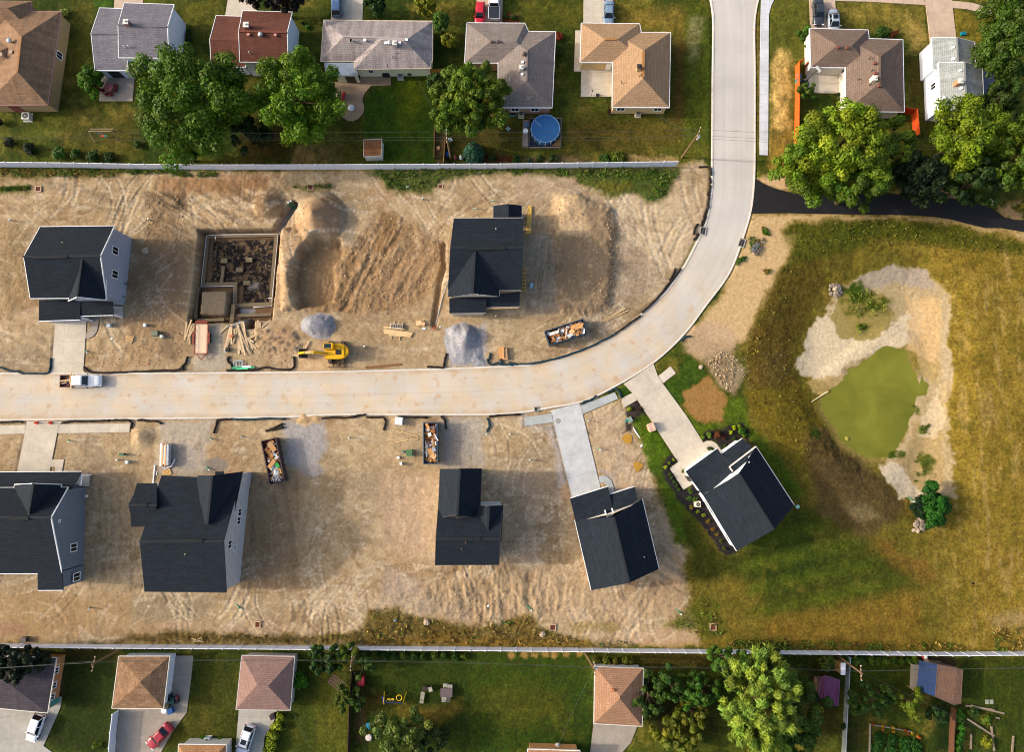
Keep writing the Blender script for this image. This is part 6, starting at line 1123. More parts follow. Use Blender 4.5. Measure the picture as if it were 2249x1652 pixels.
for i,(r,x,y,lb,ln)in enumerate([('G',1350,560,'capped riser in the churned dirt between first house and pit',0),('H',1275,690,'green riser on the heap beside the cellar pit',.3),('I',725,372,'capped riser below the weeds of the upper fence',0),('I',1340,385,'white riser just behind the small rear bump roof',.3),('I',1178,450,'short white stub behind the house with the raised gable',.5),('M',768,312,'green riser on the edge of the first drive',.8),('M',612,1112,'green riser on soil beside the coned drive',.8),('M',1070,1292,'white capped riser next to the dark green box',0),('N',350,1097,'green riser on the pale gravel margin',.6),('N',632,1080,'grey tied riser above loose soil west of the rust-brown skip',.4),('N',320,1356,'white capped riser on the grey grit above the widest roof',1.0),('N',500,82,'white capped riser at the head of the plank heap',.6),('N',487,318,'green riser beside the black crate',.3),('O',207,280,'teal capped riser in the excavator shadow',0),('O',68,1095,'white capped riser on bare soil south of the road',0),('O',1283,1056,'green riser under the teal crescent sock',.3),('O',1500,1060,'green riser by the small soil ridge',0),('O',1268,1424,'teal capped riser at the garage wing corner',0),('P',660,940,'white riser at the edge of the fresh pale drive',.2),('P',757,1187,'green and white riser halfway along the fresh pale drive',.5),('P',145,1292,'dark green riser on grey soil west of the fresh pale drive',0),('I',1376,1425,'white capped riser before the unfinished porch',0),('a',945,140,'white riser casting a shadow behind the big blue-grey gabled house',.3),('b',835,122,'fallen green riser behind the widest roof',1.3),('d',566,130,'fallen green riser behind the long-winged house',1.3),('e',478,172,'fallen teal riser by the tyre-rut corner',1.3),('G',100,560,'green riser at the left soil heap near the picture edge',.3),('X',1020,400,'pale riser at the dry pond tail',1.2)]):
 lb=lb.replace('left soil heap near the picture edge','soil heap beyond the first house');riser(r,x,y,lb,.7,ln)
for x,y in((1070,432),(1090,420)):
 p=w('H',x,y);mb=MB();mb.tube([Vector((p.x,p.y,-1.7)),Vector((p.x-.25,p.y+.5,.35))],.11,10);t=thing('drain_riser','green riser leaning at the trench end, '+('cap toward the pit' if x==1070 else 'cap toward the white fence'),'drain pipe',(p.x,p.y,0),0,'capped drain risers');mb.build('pipe',GRN,t,(p.x,p.y,0));m2=MB();m2 .cyl((-.25,.5,.3),.14,.18,10);m2 .build('cap',CAPW,t)
RUST=mat((124,74,54),.8,.25)
def grate(r,x,y,sx,sy,label,rz=0.0,frame=(176,150,122),bars=(112,62,48),z=None):
 p=gw(r,x,y);z=z if z is not None else p.z;t=thing('storm_grate',label,'drain grate',(p.x,p.y,z),rz,'storm drain grates')
 mb=MB();f=.14
 for s in(-1,1):mb.box((s*(sx/2),0,.04),(f,sy+f,.16));mb.box((0,s*(sy/2),.045),(sx-f,f,.16))
 mb.build('frame',mat(frame,.85,.15),t);mb=MB();n_=6
 for k in range(n_):mb.box((-sx/2+f/2+(k+.5)*(sx-f)/n_,0,.05),((sx-f)/n_*.55,sy-f*.6,.06))
 mb.build('bars',mat(bars,.8,.2),t);mb=MB();mb.box((0,0,-.02),(sx,sy,.03));mb.build('sump',mat((20,18,18),.9),t)
for a_ in[('G',345,278,.9,.9,'grate on bare soil near the upper fence beyond the first house'),('H',1250,262,.9,.9,'rusty grate in grass patch above the tall heap'),('I',880,258,.7,.7,'rusty grate at the weed edge below the upper fence'),('b',1045,320,.8,.9,'rusty grate on bare soil above the pink-roofed garage'),('d',825,350,.9,.9,'rusty grate above the long lower lawn'),('e',850,345,.9,1.0,'rusty grate in a pale square of concrete in the grass')]:grate(*a_)
for a_ in[('K',165,655,.9,1.3,'road inlet grate on the site side of the bend',R(-12)),('K',513,762,.9,1.3,'road inlet grate on the pond side of the bend',R(-20)),('P',205,838,.6,.75,'small road grate before the pale pavement',R(4))]:grate(*a_,frame=(150,146,140),bars=(56,54,54),z=.035)
def ubox(r,x,y,d,rz,label,col,cat='utility box',pad=True):
 p=gw(r,x,y);t=thing('utility_box',label,cat,(p.x,p.y,p.z),rz)
 mb=MB();mb.box((0,0,d[2]/2),d,taper=.96);mb.build('cabinet',mat(col,.55,.12),t);mb=MB();mb.box((0,0,d[2]+.03),(d[0]*1.04,d[1]*1.04,.06));mb.build('lid',mat(tuple(min(255,int(v*1.12))for v in col),.5,.1),t)
 if pad:mb=MB();mb.box((0,-.1,-.02),(d[0]*1.3,d[1]*1.35,.12));mb.build('base_pad',mat((150,140,110),.8,.1),t)
ubox('M',1405,162,(1.05,.85,.8),R(4),'olive green transformer cabinet above the white pickup road',(92,96,78))
ubox('M',1112,1242,(.7,.35,.7),R(0),'small dark green pedestal south of the short pavement',(34,80,56))
ubox('O',608,1228,(.95,1.0,.8),R(2),'green transformer cabinet beside the blue-grey skip',(66,96,66))
ubox('P',1040,932,(.65,.75,.75),R(25),'grey-green cabinet on the mulch by the drive pavement',(110,130,118))
ubox('P',1010,942,(.3,.35,.7),R(10),'teal pedestal touching the grey-green cabinet',(30,110,106),pad=False)
ubox('O',550,1218,(.3,.3,.6),R(10),'slim teal pedestal near the green transformer cabinet',(70,110,110),pad=False)
ubox('a',275,472,(.8,.8,.7),R(2),'dark cabinet against the lower white fence',(72,66,62),pad=False)
ubox('W',1450,895,(.5,.45,.4),R(30),'mint green cover at the corner of the finished house',(150,190,170),pad=False)
ubox('M',992,88,(.5,.6,.6),R(0),'light grey meter cabinet beside the first porch',(170,182,186),pad=False)
ubox('M',1310,88,(.4,.5,.5),R(0),'pale pedestal above the olive transformer cabinet',(200,206,206),pad=False)
ubox('M',1465,190,(.4,.4,.7),R(0),'white capped pedestal beside the olive transformer cabinet',(190,196,190),pad=False)
ubox('M',1152,1312,(.4,.5,.6),R(0),'pale grey pedestal below the dark green pedestal',(176,184,186),pad=False)
ubox('O',531,1325,(.35,.5,.6),R(8),'pale grey pedestal below the green transformer cabinet',(186,192,196),pad=False)
ubox('O',505,1272,(.4,.4,.4),R(20),'white tub beside the slim teal pedestal',(214,214,206),pad=False)
FT=mat((112,98,76),.9,.15);zf=-1.78
t=thing('foundation_footing','concrete house footing laid out in the open cellar pit','foundation',tuple(gp('H',600,1000,zf)))
c0=t.location.copy()
def foot(pts,wd=.62,ht=.3,name='footing',m=FT,z=zf):
 q=[w('H',x,y,z)for x,y in pts];mb=MB()
 for a,b in zip(q[:-1],q[1:]):d=(b-a).normalized()*wd*.5;mb.beam(a-d,b+d,wd,ht)
 mb.build(name,m,t,c0)
foot([(330,705),(945,690)]);foot([(330,705),(285,1135)],z=zf+.004);foot([(945,690),(895,1310)],z=zf+.004);foot([(285,1135),(580,1130)],z=zf+.008);foot([(580,1130),(572,1325)],z=zf+.012);foot([(572,1325),(895,1310)],z=zf+.016)
foot([(470,985),(455,1110)],.5);foot([(240,1175),(218,1460),(465,1450)],.5,z=-1.2);foot([(560,1330),(545,1460)],.6,z=-1.2);foot([(590,1415),(885,1405)],.5,z=-1.5)
for x,y in((477,923),(700,915),(615,1003),(680,1120)):foot([(x-9,y),(x+9,y)],.75,.35,'pad',mat((116,104,80),.9,.1),zf+.05)
q=[(350,690),(318,697),(268,1155),(568,1148),(555,1345),(592,1345)];mb=MB();mb.tube([w('H',x,y,zf+.1)for x,y in q],.07,8);mb.build('drain_tile',WHITE,t,c0)
q=[(350,690),(960,682),(900,1330),(735,1338)];mb=MB();mb.tube([w('H',x,y,zf+.1)for x,y in q],.07,8);mb.build('drain_tile',WHITE,t,c0)
mb=MB();mb.tube([w('H',868,1258,zf+.1),w('H',905,1258,zf+.1)],.07,8);mb.build('drain_tile',WHITE,t,c0)
p=w('H',396,733,-1.6);mb=MB();mb.tube([p,p+Vector((.25,.35,.5))],.06,8);tag(mb.build('pipe_stub',WHITE),'white pipe stub standing inside the cellar pit corner','pipe')
def gravelmat(col):
 m,n,l=newmat('crushed_stone');b=n['Principled BSDF'];b.inputs['Roughness'].default_value=.95;b.inputs['Specular IOR Level'].default_value=.1
 tc=n.new('ShaderNodeTexCoord');nz=n.new('ShaderNodeTexNoise');nz.inputs['Scale'].default_value=2.5;nz.inputs['Detail'].default_value=9;nz.inputs['Roughness'].default_value=.7;l.new(tc.outputs['Object'],nz.inputs['Vector'])
 cr=n.new('ShaderNodeValToRGB');e=cr.color_ramp.elements;c=lin(col);e[0].position=.3;e[1].position=.72;e[0].color=(*[v*.6 for v in c],1);e[1].color=(*[v*1.25 for v in c],1);l.new(nz.outputs['Fac'],cr.inputs[0]);l.new(cr.outputs[0],b.inputs['Base Color'])
 bp=n.new('ShaderNodeBump');bp.inputs['Strength'].default_value=.5;bp.inputs['Distance'].default_value=.15;l.new(nz.outputs['Fac'],bp.inputs['Height']);l.new(bp.outputs[0],b.inputs['Normal']);return m
def heap(name,label,cat,r,pts,peaks,m,seed=0,grow=1.0,base=.35):
 P_=np.array(W2(r,catmull(pts+[pts[0]],5)[:-1]if len(pts[0])==2 else pts));x0,y0=P_.min(0)-.6;x1,y1=P_.max(0)+.6;st=.16
 xs,ys=np.arange(x0,x1,st),np.arange(y0,y1,st);XX,YY=np.meshgrid(xs,ys);XX=XX.astype(np.float32);YY=YY.astype(np.float32)
 d=np.full(XX.shape,1e9,np.float32);ins=np.zeros(XX.shape,bool);wx=XX+.4*fbm(XX,YY,1.2,3,seed);wy=YY+.4*fbm(XX,YY,1.2,3,seed+1)
 for k in range(len(P_)):
  ax,ay=P_[k];bx,by=P_[(k+1)%len(P_)];ex,ey=bx-ax,by-ay;L_=ex*ex+ey*ey+1e-9;tt=np.clip(((wx-ax)*ex+(wy-ay)*ey)/L_,0,1)
  d=np.minimum(d,(wx-ax-tt*ex)**2+(wy-ay-tt*ey)**2);c=((ay<=wy)&(by>wy))|((by<=wy)&(ay>wy));ins^=c&(wx<ax+(wy-ay)*ex/(ey if abs(ey)>1e-9 else 1e-9))
 d=np.sqrt(d)*np.where(ins,1,-1);ZZ=base*np.clip(d,-.5,1.2)/1.2
 for a,b,h,s1,s2,ang in peaks:
  q=w(r,a,b);dx,dy=XX-q.x,YY-q.y;u=dx*math.cos(ang)+dy*math.sin(ang);v=-dx*math.sin(ang)+dy*math.cos(ang)
  ZZ=ZZ+np.clip(d/.8,0,1)*h*np.clip(1-np.hypot(u/s1,v/s2),0,1)
 ZZ=ZZ+.1*fbm(XX,YY,1.0,4,seed+7)*np.clip(d+.2,0,1)
 keep=d>-.35;vi=-np.ones(XX.shape,int);vi[keep]=np.arange(keep.sum());vs=np.stack([XX,YY,ZZ],-1)[keep]
 for i in range(len(vs)):vs[i,2]+=gz(vs[i,0],vs[i,1])*1.0-.02
 f=[]
 for j in range(XX.shape[0]-1):
  for i in range(XX.shape[1]-1):
   q=(vi[j,i],vi[j,i+1],vi[j+1,i+1],vi[j+1,i])
   if min(q)>=0:f.append(tuple(int(k)for k in q))
 me=bpy.data.meshes.new(name);c=vs.mean(0);c[2]=0;me.from_pydata([tuple(v-c)for v in vs],[],f);me.polygons.foreach_set('use_smooth',[True]*len(f));me.materials.append(m)
 o=bpy.data.objects.new(name,me);COL.objects.link(o);o.location=c;return tag(o,label,cat)
GVL=gravelmat((144,144,149))
heap('gravel_mound','round blue-grey gravel mound above the excavator','gravel','N',[(1170,30),(1260,-15),(1380,-20),(1460,10),(1475,80),(1450,160),(1390,215),(1300,205),(1210,160),(1160,90)],[(1275,75,1.35,2.2,2.6,0),(1390,70,.9,2,2.2,0)],GVL,3)
heap('gravel_mound','largest grey gravel mound spilling to the kerb before the unfinished house','gravel','O',[(920,130),(1010,70),(1100,60),(1200,110),(1255,200),(1250,290),(1280,380),(1300,450),(1150,440),(990,420),(940,330),(915,240)],[(1005,130,1.0,1.2,1.8,R(30)),(1125,175,1.45,1.9,2.5,R(-20)),(1080,260,.6,2,3,0)],GVL,5)
heap('sand_mound','small tan sand mound pushed over the kerb by the blue gravel patch','sand','N',[(1130,900),(1190,850),(1250,870),(1340,860),(1365,890),(1340,970),(1250,950),(1150,980)],[(1195,900,.25,1.6,1.5,0),(1300,905,.2,1.5,1.5,0)],gravelmat((170,144,108)),9,base=.15)
DC=[mat((184,158,122),.95,.2),mat((158,130,96),.95,.2),mat((134,108,78),.95,.2)]
ROCK=[mat((168,150,128),.9,.2),mat((144,132,120),.9,.2),mat((120,108,96),.9,.2)]
def rocks(r,pts,n_,lo,hi,label,seed,z=0.0,name='rubble',heapz=0.0,mats=ROCK):
 rn=random.Random(seed);P_=W2(r,pts);xs=[p[0]for p in P_];ys=[p[1]for p in P_];mb=MB();k=0;cx,cy=sum(xs)/len(xs),sum(ys)/len(ys);mr=max(math.dist((cx,cy),p)for p in P_)
 while k<n_:
  x,y=rn.uniform(min(xs),max(xs)),rn.uniform(min(ys),max(ys));ins=False
  for i in range(len(P_)):
   ax,ay=P_[i];bx,by=P_[(i+1)%len(P_)]
   if(ay>y)!=(by>y)and x<(bx-ax)*(y-ay)/(by-ay)+ax:ins=not ins
  if not ins:continue
  k+=1;s=lo*(hi/lo)**(rn.random()**1.6);mb.lump((x,y,gz(x,y)+s*.02+heapz*max(0,1-math.dist((x,y),(cx,cy))/mr)),s,rn.randint(0,9999),rn.uniform(.35,.7),6,4,rn.randrange(len(mats)))
 o=mb.build(name,mats);o['kind']='stuff';tag(o,label,'rocks');return o
rocks('K',[(1335,1125),(1400,1105),(1450,1140),(1455,1200),(1410,1235),(1350,1200),(1330,1160)],70,.16,.42,'outfall rocks beside the reedy mud patch',1,heapz=.5)
rocks('X',[(1030,660),(1100,600),(1145,650),(1155,720),(1080,745),(1010,740)],60,.15,.36,'outfall rocks beneath the dense green pond bush',2,heapz=.4)
rocks('Q',[(190,390),(300,310),(420,320),(460,420),(430,560),(440,700),(330,640),(260,540)],240,0.060,0.197,'pale broken rubble beside the new turf',3,heapz=.3,mats=DC+ROCK[:1])
rocks('Q',[(420,400),(560,380),(660,640),(520,640)],45,0.045,0.145,'scattered stones in the grass past the rubble',4)
rocks('K',[(600,760),(690,740),(700,850),(620,880)],26,.1,.3,'stones among the roadside waste heap',5)
rocks('J',[(830,430),(940,560),(960,800),(930,1150),(860,1300),(800,1290),(850,1000),(850,700),(780,450)],200,0.05,0.16,'broken clods along the heap foot toward the bend',6,mats=DC,name='dirt_clods')
rocks('J',[(380,330),(600,320),(900,450),(900,1300),(700,1420),(450,1420),(360,900)],375,0.045,0.151,'clods on the low heap east of the unfinished house',7,mats=DC,name='dirt_clods')
rocks('I',[(0,800),(350,480),(700,600),(930,620),(930,900),(750,1250),(400,1400),(0,1400)],675,0.045,0.174,'clods on the churned spoil between heap and house',8,mats=DC,name='dirt_clods')
rocks('G',[(1310,300),(1652,330),(1652,900),(1300,830)],285,0.045,0.174,'clods in the dark churned soil above the pit',9,mats=DC,name='dirt_clods')
rocks('G',[(0,600),(250,620),(200,900),(330,1300),(0,1450)],225,0.038,0.128,'clods in the soil beyond the first house',10,mats=DC,name='dirt_clods')
rocks('H',[(0,330),(400,340),(900,560),(300,600),(0,900)],195,0.045,0.139,'clods on the ground above the cellar pit',11,mats=DC,name='dirt_clods')
rocks('H',[(980,620),(1280,400),(1250,700),(1050,1050),(1100,1340),(920,1340)],180,0.038,0.128,'clods on the tan ridge beside the pit',12,mats=DC,name='dirt_clods')
rocks('M',[(780,220),(1652,60),(1652,440),(800,480)],247,0.038,0.139,'clods in the soil above the white pickup road',13,mats=DC,name='dirt_clods')
rocks('N',[(740,330),(1080,340),(1080,460),(760,440)],120,0.038,0.139,'clods beside the excavator entry',14,mats=DC,name='dirt_clods')
rocks('U',[(400,1250),(1652,1180),(1652,1600),(1000,1640),(560,1560)],390,0.038,0.116,'clods among the southern ruts',15,mats=DC,name='dirt_clods')
rocks('c',[(500,0),(1652,0),(1652,330),(1300,260),(900,150)],225,0.038,0.116,'clods along the weedy southern margin',16,mats=DC+ROCK[:1],name='dirt_clods')
rocks('V',[(0,1150),(640,1150),(900,1400),(1600,1340),(1600,1640),(0,1640)],225,0.038,0.116,'clods behind the askew house by the fresh drive',17,mats=DC,name='dirt_clods')
rocks('T',[(1060,150),(1652,150),(1652,1350),(1000,1350)],195,0.038,0.104,'clods in the lot beside the wrapped house wall',18,mats=DC,name='dirt_clods')
rocks('P',[(0,1000),(380,1000),(430,1640),(0,1640)],120,0.038,0.104,'clods west of the fresh pale drive',19,mats=DC+ROCK[:1],name='dirt_clods')
rocks('P',[(650,900),(940,790),(980,1100),(1290,1640),(1000,1640),(760,1300)],112,0.038,0.104,'clods between the two curved drives',20,mats=DC,name='dirt_clods')
rocks('K',[(450,1000),(870,900),(800,1190),(560,1640),(200,1600)],120,0.030,0.081,'small stones on the sandy strip outside the bend',21,mats=DC+ROCK[:1],name='dirt_clods')
PL=[lines((206,182,146),.3,.05),lines((190,164,128),.3,.05),lines((172,150,118),.3,.05),lines((204,174,128),.3,.05)]
def plank(r,a,b,wd,label,m,z=.08,ht=.07,group=None,name='wood_plank',z2=None):
 p,q=gw(r,*a),gw(r,*b);p.z=min(max(p.z,-.15),1)+z;q.z=min(max(q.z,-.15),1)+(z2 if z2 is not None else z);mb=MB();c=(p+q)/2;mb.beam(p-c,q-c,wd,ht);o=mb.build(name,m);o.location=c;return tag(o,label,'plank',group)
rn=random.Random(8);lab='weathered plank of the sprawling plank heap below the pit, '
PH=[((480,310),(535,80)),((492,300),(548,90)),((500,290),(552,150)),((545,255),(548,80)),((575,190),(572,120)),((605,330),(585,110)),((612,340),(615,90)),((628,310),(596,70)),((636,290),(600,100)),((668,355),(605,90)),((660,320),(640,60)),((680,300),(630,50)),((690,310),(650,55)),((700,320),(660,130)),((714,345),(610,110)),((722,330),(640,120)),((735,300),(660,150)),((770,300),(690,215)),((745,240),(690,200)),((750,180),(695,210)),((742,150),(715,160)),((606,345),(625,200)),((640,330),(655,200)),((560,250),(600,120))]
wh=['steepest at the trailer edge','second from the trailer edge','third from the trailer edge','fourth from the trailer edge','short one at the heap head','fifth from the trailer edge','sixth from the trailer edge','seventh from the trailer edge','eighth from the trailer edge','longest at the heap foot','ninth from the trailer edge','tenth from the trailer edge','eleventh from the trailer edge','twelfth from the trailer edge','crossing on top, lower','crossing on top, upper','crossing toward the excavator','lowest toward the excavator','stubby toward the excavator','short stub at mid height','topmost stub toward the excavator','hidden under the longest','hidden under the crossing ones','lying flat at the heap head']
for k,((a,b),s)in enumerate(zip(PH,wh)):plank('N',a,b,rn.choice([.24,.28,.32]),lab+s,PL[k%3],.06+.05*(k%5),.07,'planks heaped below the pit')
for(a,b),s in zip([((125,220),(143,55)),((130,200),(183,35)),((150,220),(218,90)),((168,255),(172,130)),((140,190),(222,120)),((200,180),(225,140)),((172,150),(190,85))],['outermost, grey and upright','golden, leaning across','grey, tilted toward the trailer','short and low','crossing the others','stub touching the trailer','short and upper']):plank('N',a,b,.26,'plank beside the rust-red trailer, '+s,PL[3]if 'golden' in s else PL[1],rn.uniform(.06,.2),.07,'planks beside the trailer')
for(a,b),s in zip([((782,110),(780,40)),((803,110),(797,55)),((815,105),(890,35)),((440,155),(522,80))],['first short board by the pit corner','second short board by the pit corner','slanting board by the pit corner','long grey board by the white capped riser']):plank('N',a,b,.25,s,PL[1],.1,.07,'loose boards round the pit')
for(a,b),s in zip([((373,103),(560,122)),((378,126),(632,160)),((372,137),(625,172)),((380,148),(615,190)),((376,152),(600,180)),((425,172),(552,180)),((420,165),(550,168))],['top board','second board','third board','fourth board','fifth board','wide short board','narrow short board']):plank('O',a,b,.3,s+' of the fresh lumber laid on sticks',PL[3],.22,.06,'fresh lumber on sticks')
for(a,b),s in zip([((432,70),(440,205)),((470,50),(460,130)),((545,60),(512,220))],['first','second','third']):plank('O',a,b,.14,s+' support stick under the fresh lumber',PL[3],.08,.1,'sticks under the fresh lumber')
p=gw('O',492,96);t=thing('block_frame','grey five-cell block frame lying on fresh lumber','frame',(p.x,p.y,p.z+.25),R(-6));mb=MB()
for s in(-1,1):mb.box((0,s*.3,.12),(1.9,.09,.24))
for k in range(6):mb.box((-.92+k*.368,0,.12),(.08,.52,.22))
mb.build('cells',mat((176,170,162),.85,.1),t)
for(a,b),s in zip([((432,1017),(680,1080)),((442,1065),(595,1108)),((405,1117),(600,1117)),((422,1143),(682,1103))],['topmost','second','third','lowest']):plank('O',a,b,.12,s+' thin pole lying on soil west of the blue-grey skip',PL[3],.06,.1,'thin poles by the skip')
for(a,b),s in zip([((805,1462),(1003,1352)),((830,1465),(1032,1365))],['upper','lower']):plank('J',a,b,.16,s+' board lying between heap and bend',PL[3],.08,.07,'two boards by the bend')
plank('J',(248,965),(232,1170),.09,'thin board lying in the wheel ruts east of the house',PL[2],.05)
plank('O',(210,465),(530,435),.35,'dirty brown timber lying along the kerb past the excavator',mat((120,84,56),.9,.3),.05,.1)
plank('N',(1185,330),(1240,228),.3,'grey board across the excavator bucket tip',PL[1],.2,.08)
plank('M',(1375,1500),(1392,1340),.16,'white post lying at the corner of the widest roof',WHITE,.1,.14,None,'white_post')
plank('M',(1405,1430),(1412,1395),.1,'short white strip beside the lying white post',WHITE,.06)
for k in range(5):plank('J',(112+k*10,685),(140+k*6,432),.2,ORD[k]+' yellow timber of the bundle along the house side, counted from the house',lines((206,168,86),.3,.05),.12+.05*(k%2),.14,'yellow timber bundle')
plank('J',(100,530),(128,455),.12,'leaning stick beside the yellow timber bundle',PL[3],.3)
def ladderframe(r,pts,label):
 p=gw(r,*pts[0]);q=gw(r,*pts[1]);c=(p+q)/2;c.z=gz(c.x,c.y);L_=(q-p).length;t=thing('wall_frame',label,'timber frame',c,math.atan2(q.y-p.y,q.x-p.x));m=lines((206,164,96),.3,.05)
 for s in(-1,0,1):mb=MB();mb.box((0,s*.42,.3),(L_,.1,.1));mb.build('rail',m,t)
 for k in range(7):mb=MB();mb.box((-L_/2+.1+k*(L_-.2)/6,0,.405),(.1,1.0,.1));mb.build('stud',m,t)
ladderframe('J',[(90,1000),(84,1205)],'yellow ladder-like wall frame leaning by the unfinished house')
p=gw('J',160,1150);t=thing('plastic_drum','pale blue drum lying by the ladder frame','drum',(p.x,p.y,p.z+.3),R(80));mb=MB();mb.tube([(-.45,0,0),(.45,0,0)],.3,14);mb.build('shell',mat((150,180,196),.4,.1),t);mb=MB();mb.tube([(.44,0,0),(.48,0,0)],.27,14);mb.build('lid',mat((60,64,70),.5),t)
def pallet(r,x,y,rz,label,load=None,col=(206,168,120),hl=.5):
 p=gw(r,x,y);t=thing('wood_pallet',label,'pallet',p,rz);m=lines(col,.3,.06)
 for k in range(7):mb=MB();mb.box((-.54+k*.18,0,.13),(.11,1.0,.03));mb.build('slat',m,t)
 for k in(-1,0,1):mb=MB();mb.box((0,k*.45,.06),(1.2,.1,.1));mb.build('runner',m,t)
 return p
pallet('M',1167,205,R(-15),'empty pallet on soil near the olive transformer cabinet');pallet('M',1502,1407,R(25),'empty pallet tucked against the widest roof edge',col=(214,172,104))
pallet('O',1443,335,R(4),'pallet under the cardboard stack by the tangled teal sock');pallet('P',1230,1000,R(20),'pallet under the pale paver cube beside the drive');pallet('O',705,72,R(8),'pallet by the trench with boards on it')
def crate(r,x,y,d,rz,label,m,name='cardboard_carton',cat='carton',z=.15,lid=None):
 p=gw(r,x,y);t=thing(name,label,cat,(p.x,p.y,p.z+z),rz);mb=MB();mb.box((0,0,d[2]/2),d);mb.build('case',m,t);mb=MB()
 for s in(-1,1):mb.box((s*d[0]*.255,0,d[2]+.015),(d[0]*.48,d[1]*.98,.03),ry=s*-.04)
 mb.build('flap',lid or m,t)
crate('O',1430,335,(.75,1.9,.55),R(3),'long tan carton standing on the cardboard pallet',CARD);crate('O',1458,345,(.8,1.85,.35),R(3),'lower wide carton beside the tall one on the cardboard pallet',mat((214,166,116),.8));crate('O',1412,348,(.3,1.6,.3),R(3),'narrow edge carton on the cardboard pallet',CARD2)
crate('O',690,68,(.9,.7,.25),R(8),'flat tan carton on the pallet by the trench',mat((226,184,138),.8));crate('O',725,75,(.7,.55,.3),R(-10),'smaller carton overlapping the flat one by the trench',mat((206,160,120),.8))
crate('P',1232,1000,(1.0,1.35,.7),R(20),'pale pink paver cube stacked on a pallet by the drive',brickmat((206,170,150),(150,120,104),.35,.2),'paver_cube','pavers');
crate('O',515,945,(1.15,1.2,.9),R(-5),'square white washout tub by the kerb',mat((224,226,230),.5,.05),'washout_tub','tub',.02)
crate('N',514,303,(.5,.55,.5),R(0),'black wire crate by the plank heap foot',mat((36,36,38),.5,.2),'wire_crate','crate',.02)
crate('N',553,185,(.5,.4,.3),R(10),'orange-brown toolbox on the plank heap',mat((186,110,60),.6),'tool_box','tool box',.35)
crate('C',862,1335,(.5,.5,.4),R(5),'small tan box on the bare garden strip',mat((196,160,120),.8))
p=gw('M',1500,1245);t=thing('siding_bundle','plastic-wrapped bundle of white and tan boards on gravel','bundle',p,R(1));
for k,(x,m)in enumerate(((-.55,WHITE),(-.3,mat((214,170,120),.7)),(-.05,WHITE),(.2,mat((206,160,110),.7)),(.45,WHITE),(.6,FOIL))):mb=MB();mb.box((x,0,.5+.06*(k%2)),(.24,3.6-.3*(k%3),.9));mb.build('board',m,t)
mb=MB();mb.tube([(-.6,-1.9,.3),(0,-2.1,.15),(.7,-1.9,.1),(1.1,-1.3,.1),(1.3,-.7,.1)],.16,8);mb.build('plastic_wrap',mat((210,212,216),.35,.1),t)
for k,(x,y,a)in enumerate(((590,432,.2),(605,425,.25),(622,430,.15))):
 p=gw('N',x,y);t=thing('window_frame',['lowest','middle','top'][k]+' grey window frame stacked by the kerb','window frame',(p.x,p.y,p.z+.08+.09*k),R(-8)+a,'stacked window frames');mb=MB()
 for s in(-1,1):mb.box((s*.5,0,0),(.1,.9,.09));mb.box((0,s*.42,0),(.9,.1,.085))
 mb.build('sash',mat((150,162,166),.5,.1),t)
for a,b,m_,lb in(((548,470),(750,463),mat((40,150,96),.6,.2),'green wrapped strip lying on the kerb sock'),((592,476),(696,472),mat((70,190,130),.6,.2),'wider mint wrapped strip at the kerb'),((640,455),(718,458),WHITE,'white strip above the green wrapped strip')):plank('N',a,b,.3,lb,m_,.2,.14,None,'wrapped_strip')
for k,(a,b,c_)in enumerate((((600,830),(650,760),(120,120,124)),((615,850),(668,770),(90,92,98)),((640,870),(690,800),(76,72,72)),((630,880),(660,830),(96,84,70)))):plank('K',a,b,.35,ORD[k]+' grey slab of the roadside waste heap by the inlet',mat(c_,.9,.2),.15+.08*k,.12,'roadside waste heap')
p=gw('K',700,747);mb=MB();mb.lathe((0,0,0),[(.3,0),(.42,.02),(.42,.1),(.3,.12)],16);o=mb.build('manhole_ring',mat((150,146,130),.9,.1));o.location=p;tag(o,'pale concrete ring beside the roadside waste heap','ring')
for x,lb in((333,'orange cone nearer the picture edge on the coned drive mouth'),(458,'orange cone nearer the short pavement on the coned drive mouth')):
 p=gp('M',x,960,.05);t=thing('traffic_cone',lb.replace('nearer the picture edge','farther from the short pavement'),'traffic cone',p,R(10),'traffic cones');OR_=mat((216,70,30),.5,.1);mb=MB();mb.box((0,0,.03),(.5,.5,.06));mb.build('base',OR_,t);mb=MB();mb.lathe((0,0,.05),[(.2,0),(.05,.75)],12);cn=mb.build('cone',OR_,t);mb=MB();mb.lathe((0,0,.05),[(.145,.28),(.105,.46)],12);mb.build('stripe',WHITE,cn)
for r,x,y,a,L_,lb,m_ in[('P',1105,1050,-1.0,2.0,'white gutter length lying on the grass verge',WHITE),('P',1150,1165,.8,.5,'elbow piece at the end of the white gutter',WHITE),('c',830,275,.2,.5,'crumpled blue sheet in the weeds',mat((120,160,190),.4,.2)),('I',585,258,.3,.45,'white bag caught in the weeds below the fence',WHITE),('I',735,1530,.1,.6,'torn white sack by the trench mouth',WHITE),('P',700,205,.4,.4,'dented can by the blue skip',mat((150,120,120),.5,.2)),('M',1005,205,.4,.45,'white bag on soil by the curved walk',WHITE),('d',152,125,.9,.4,'white strip in the southern ruts',WHITE),('X',1640,1285,.3,.5,'dark tyre piece in the tan meadow',RUB),('I',880,1515,.2,.35,'white bucket at the trench mouth',WHITE),('M',1330,430,.3,.4,'orange netting scrap by the kerb soil',mat((214,110,70),.6,.2))]:
 p=gw(r,x,y);mb=MB();mb.lump((0,0,.12),1,3,.5,7,5);o=mb.build('litter_piece' if 'gutter' not in lb else 'gutter_length',m_);o.location=p;o.scale=(L_/2,.12 if L_>.9 else L_/2.6,.22);o.rotation_euler=(0,0,a);tag(o,lb,'litter' if 'gutter' not in lb else 'gutter')
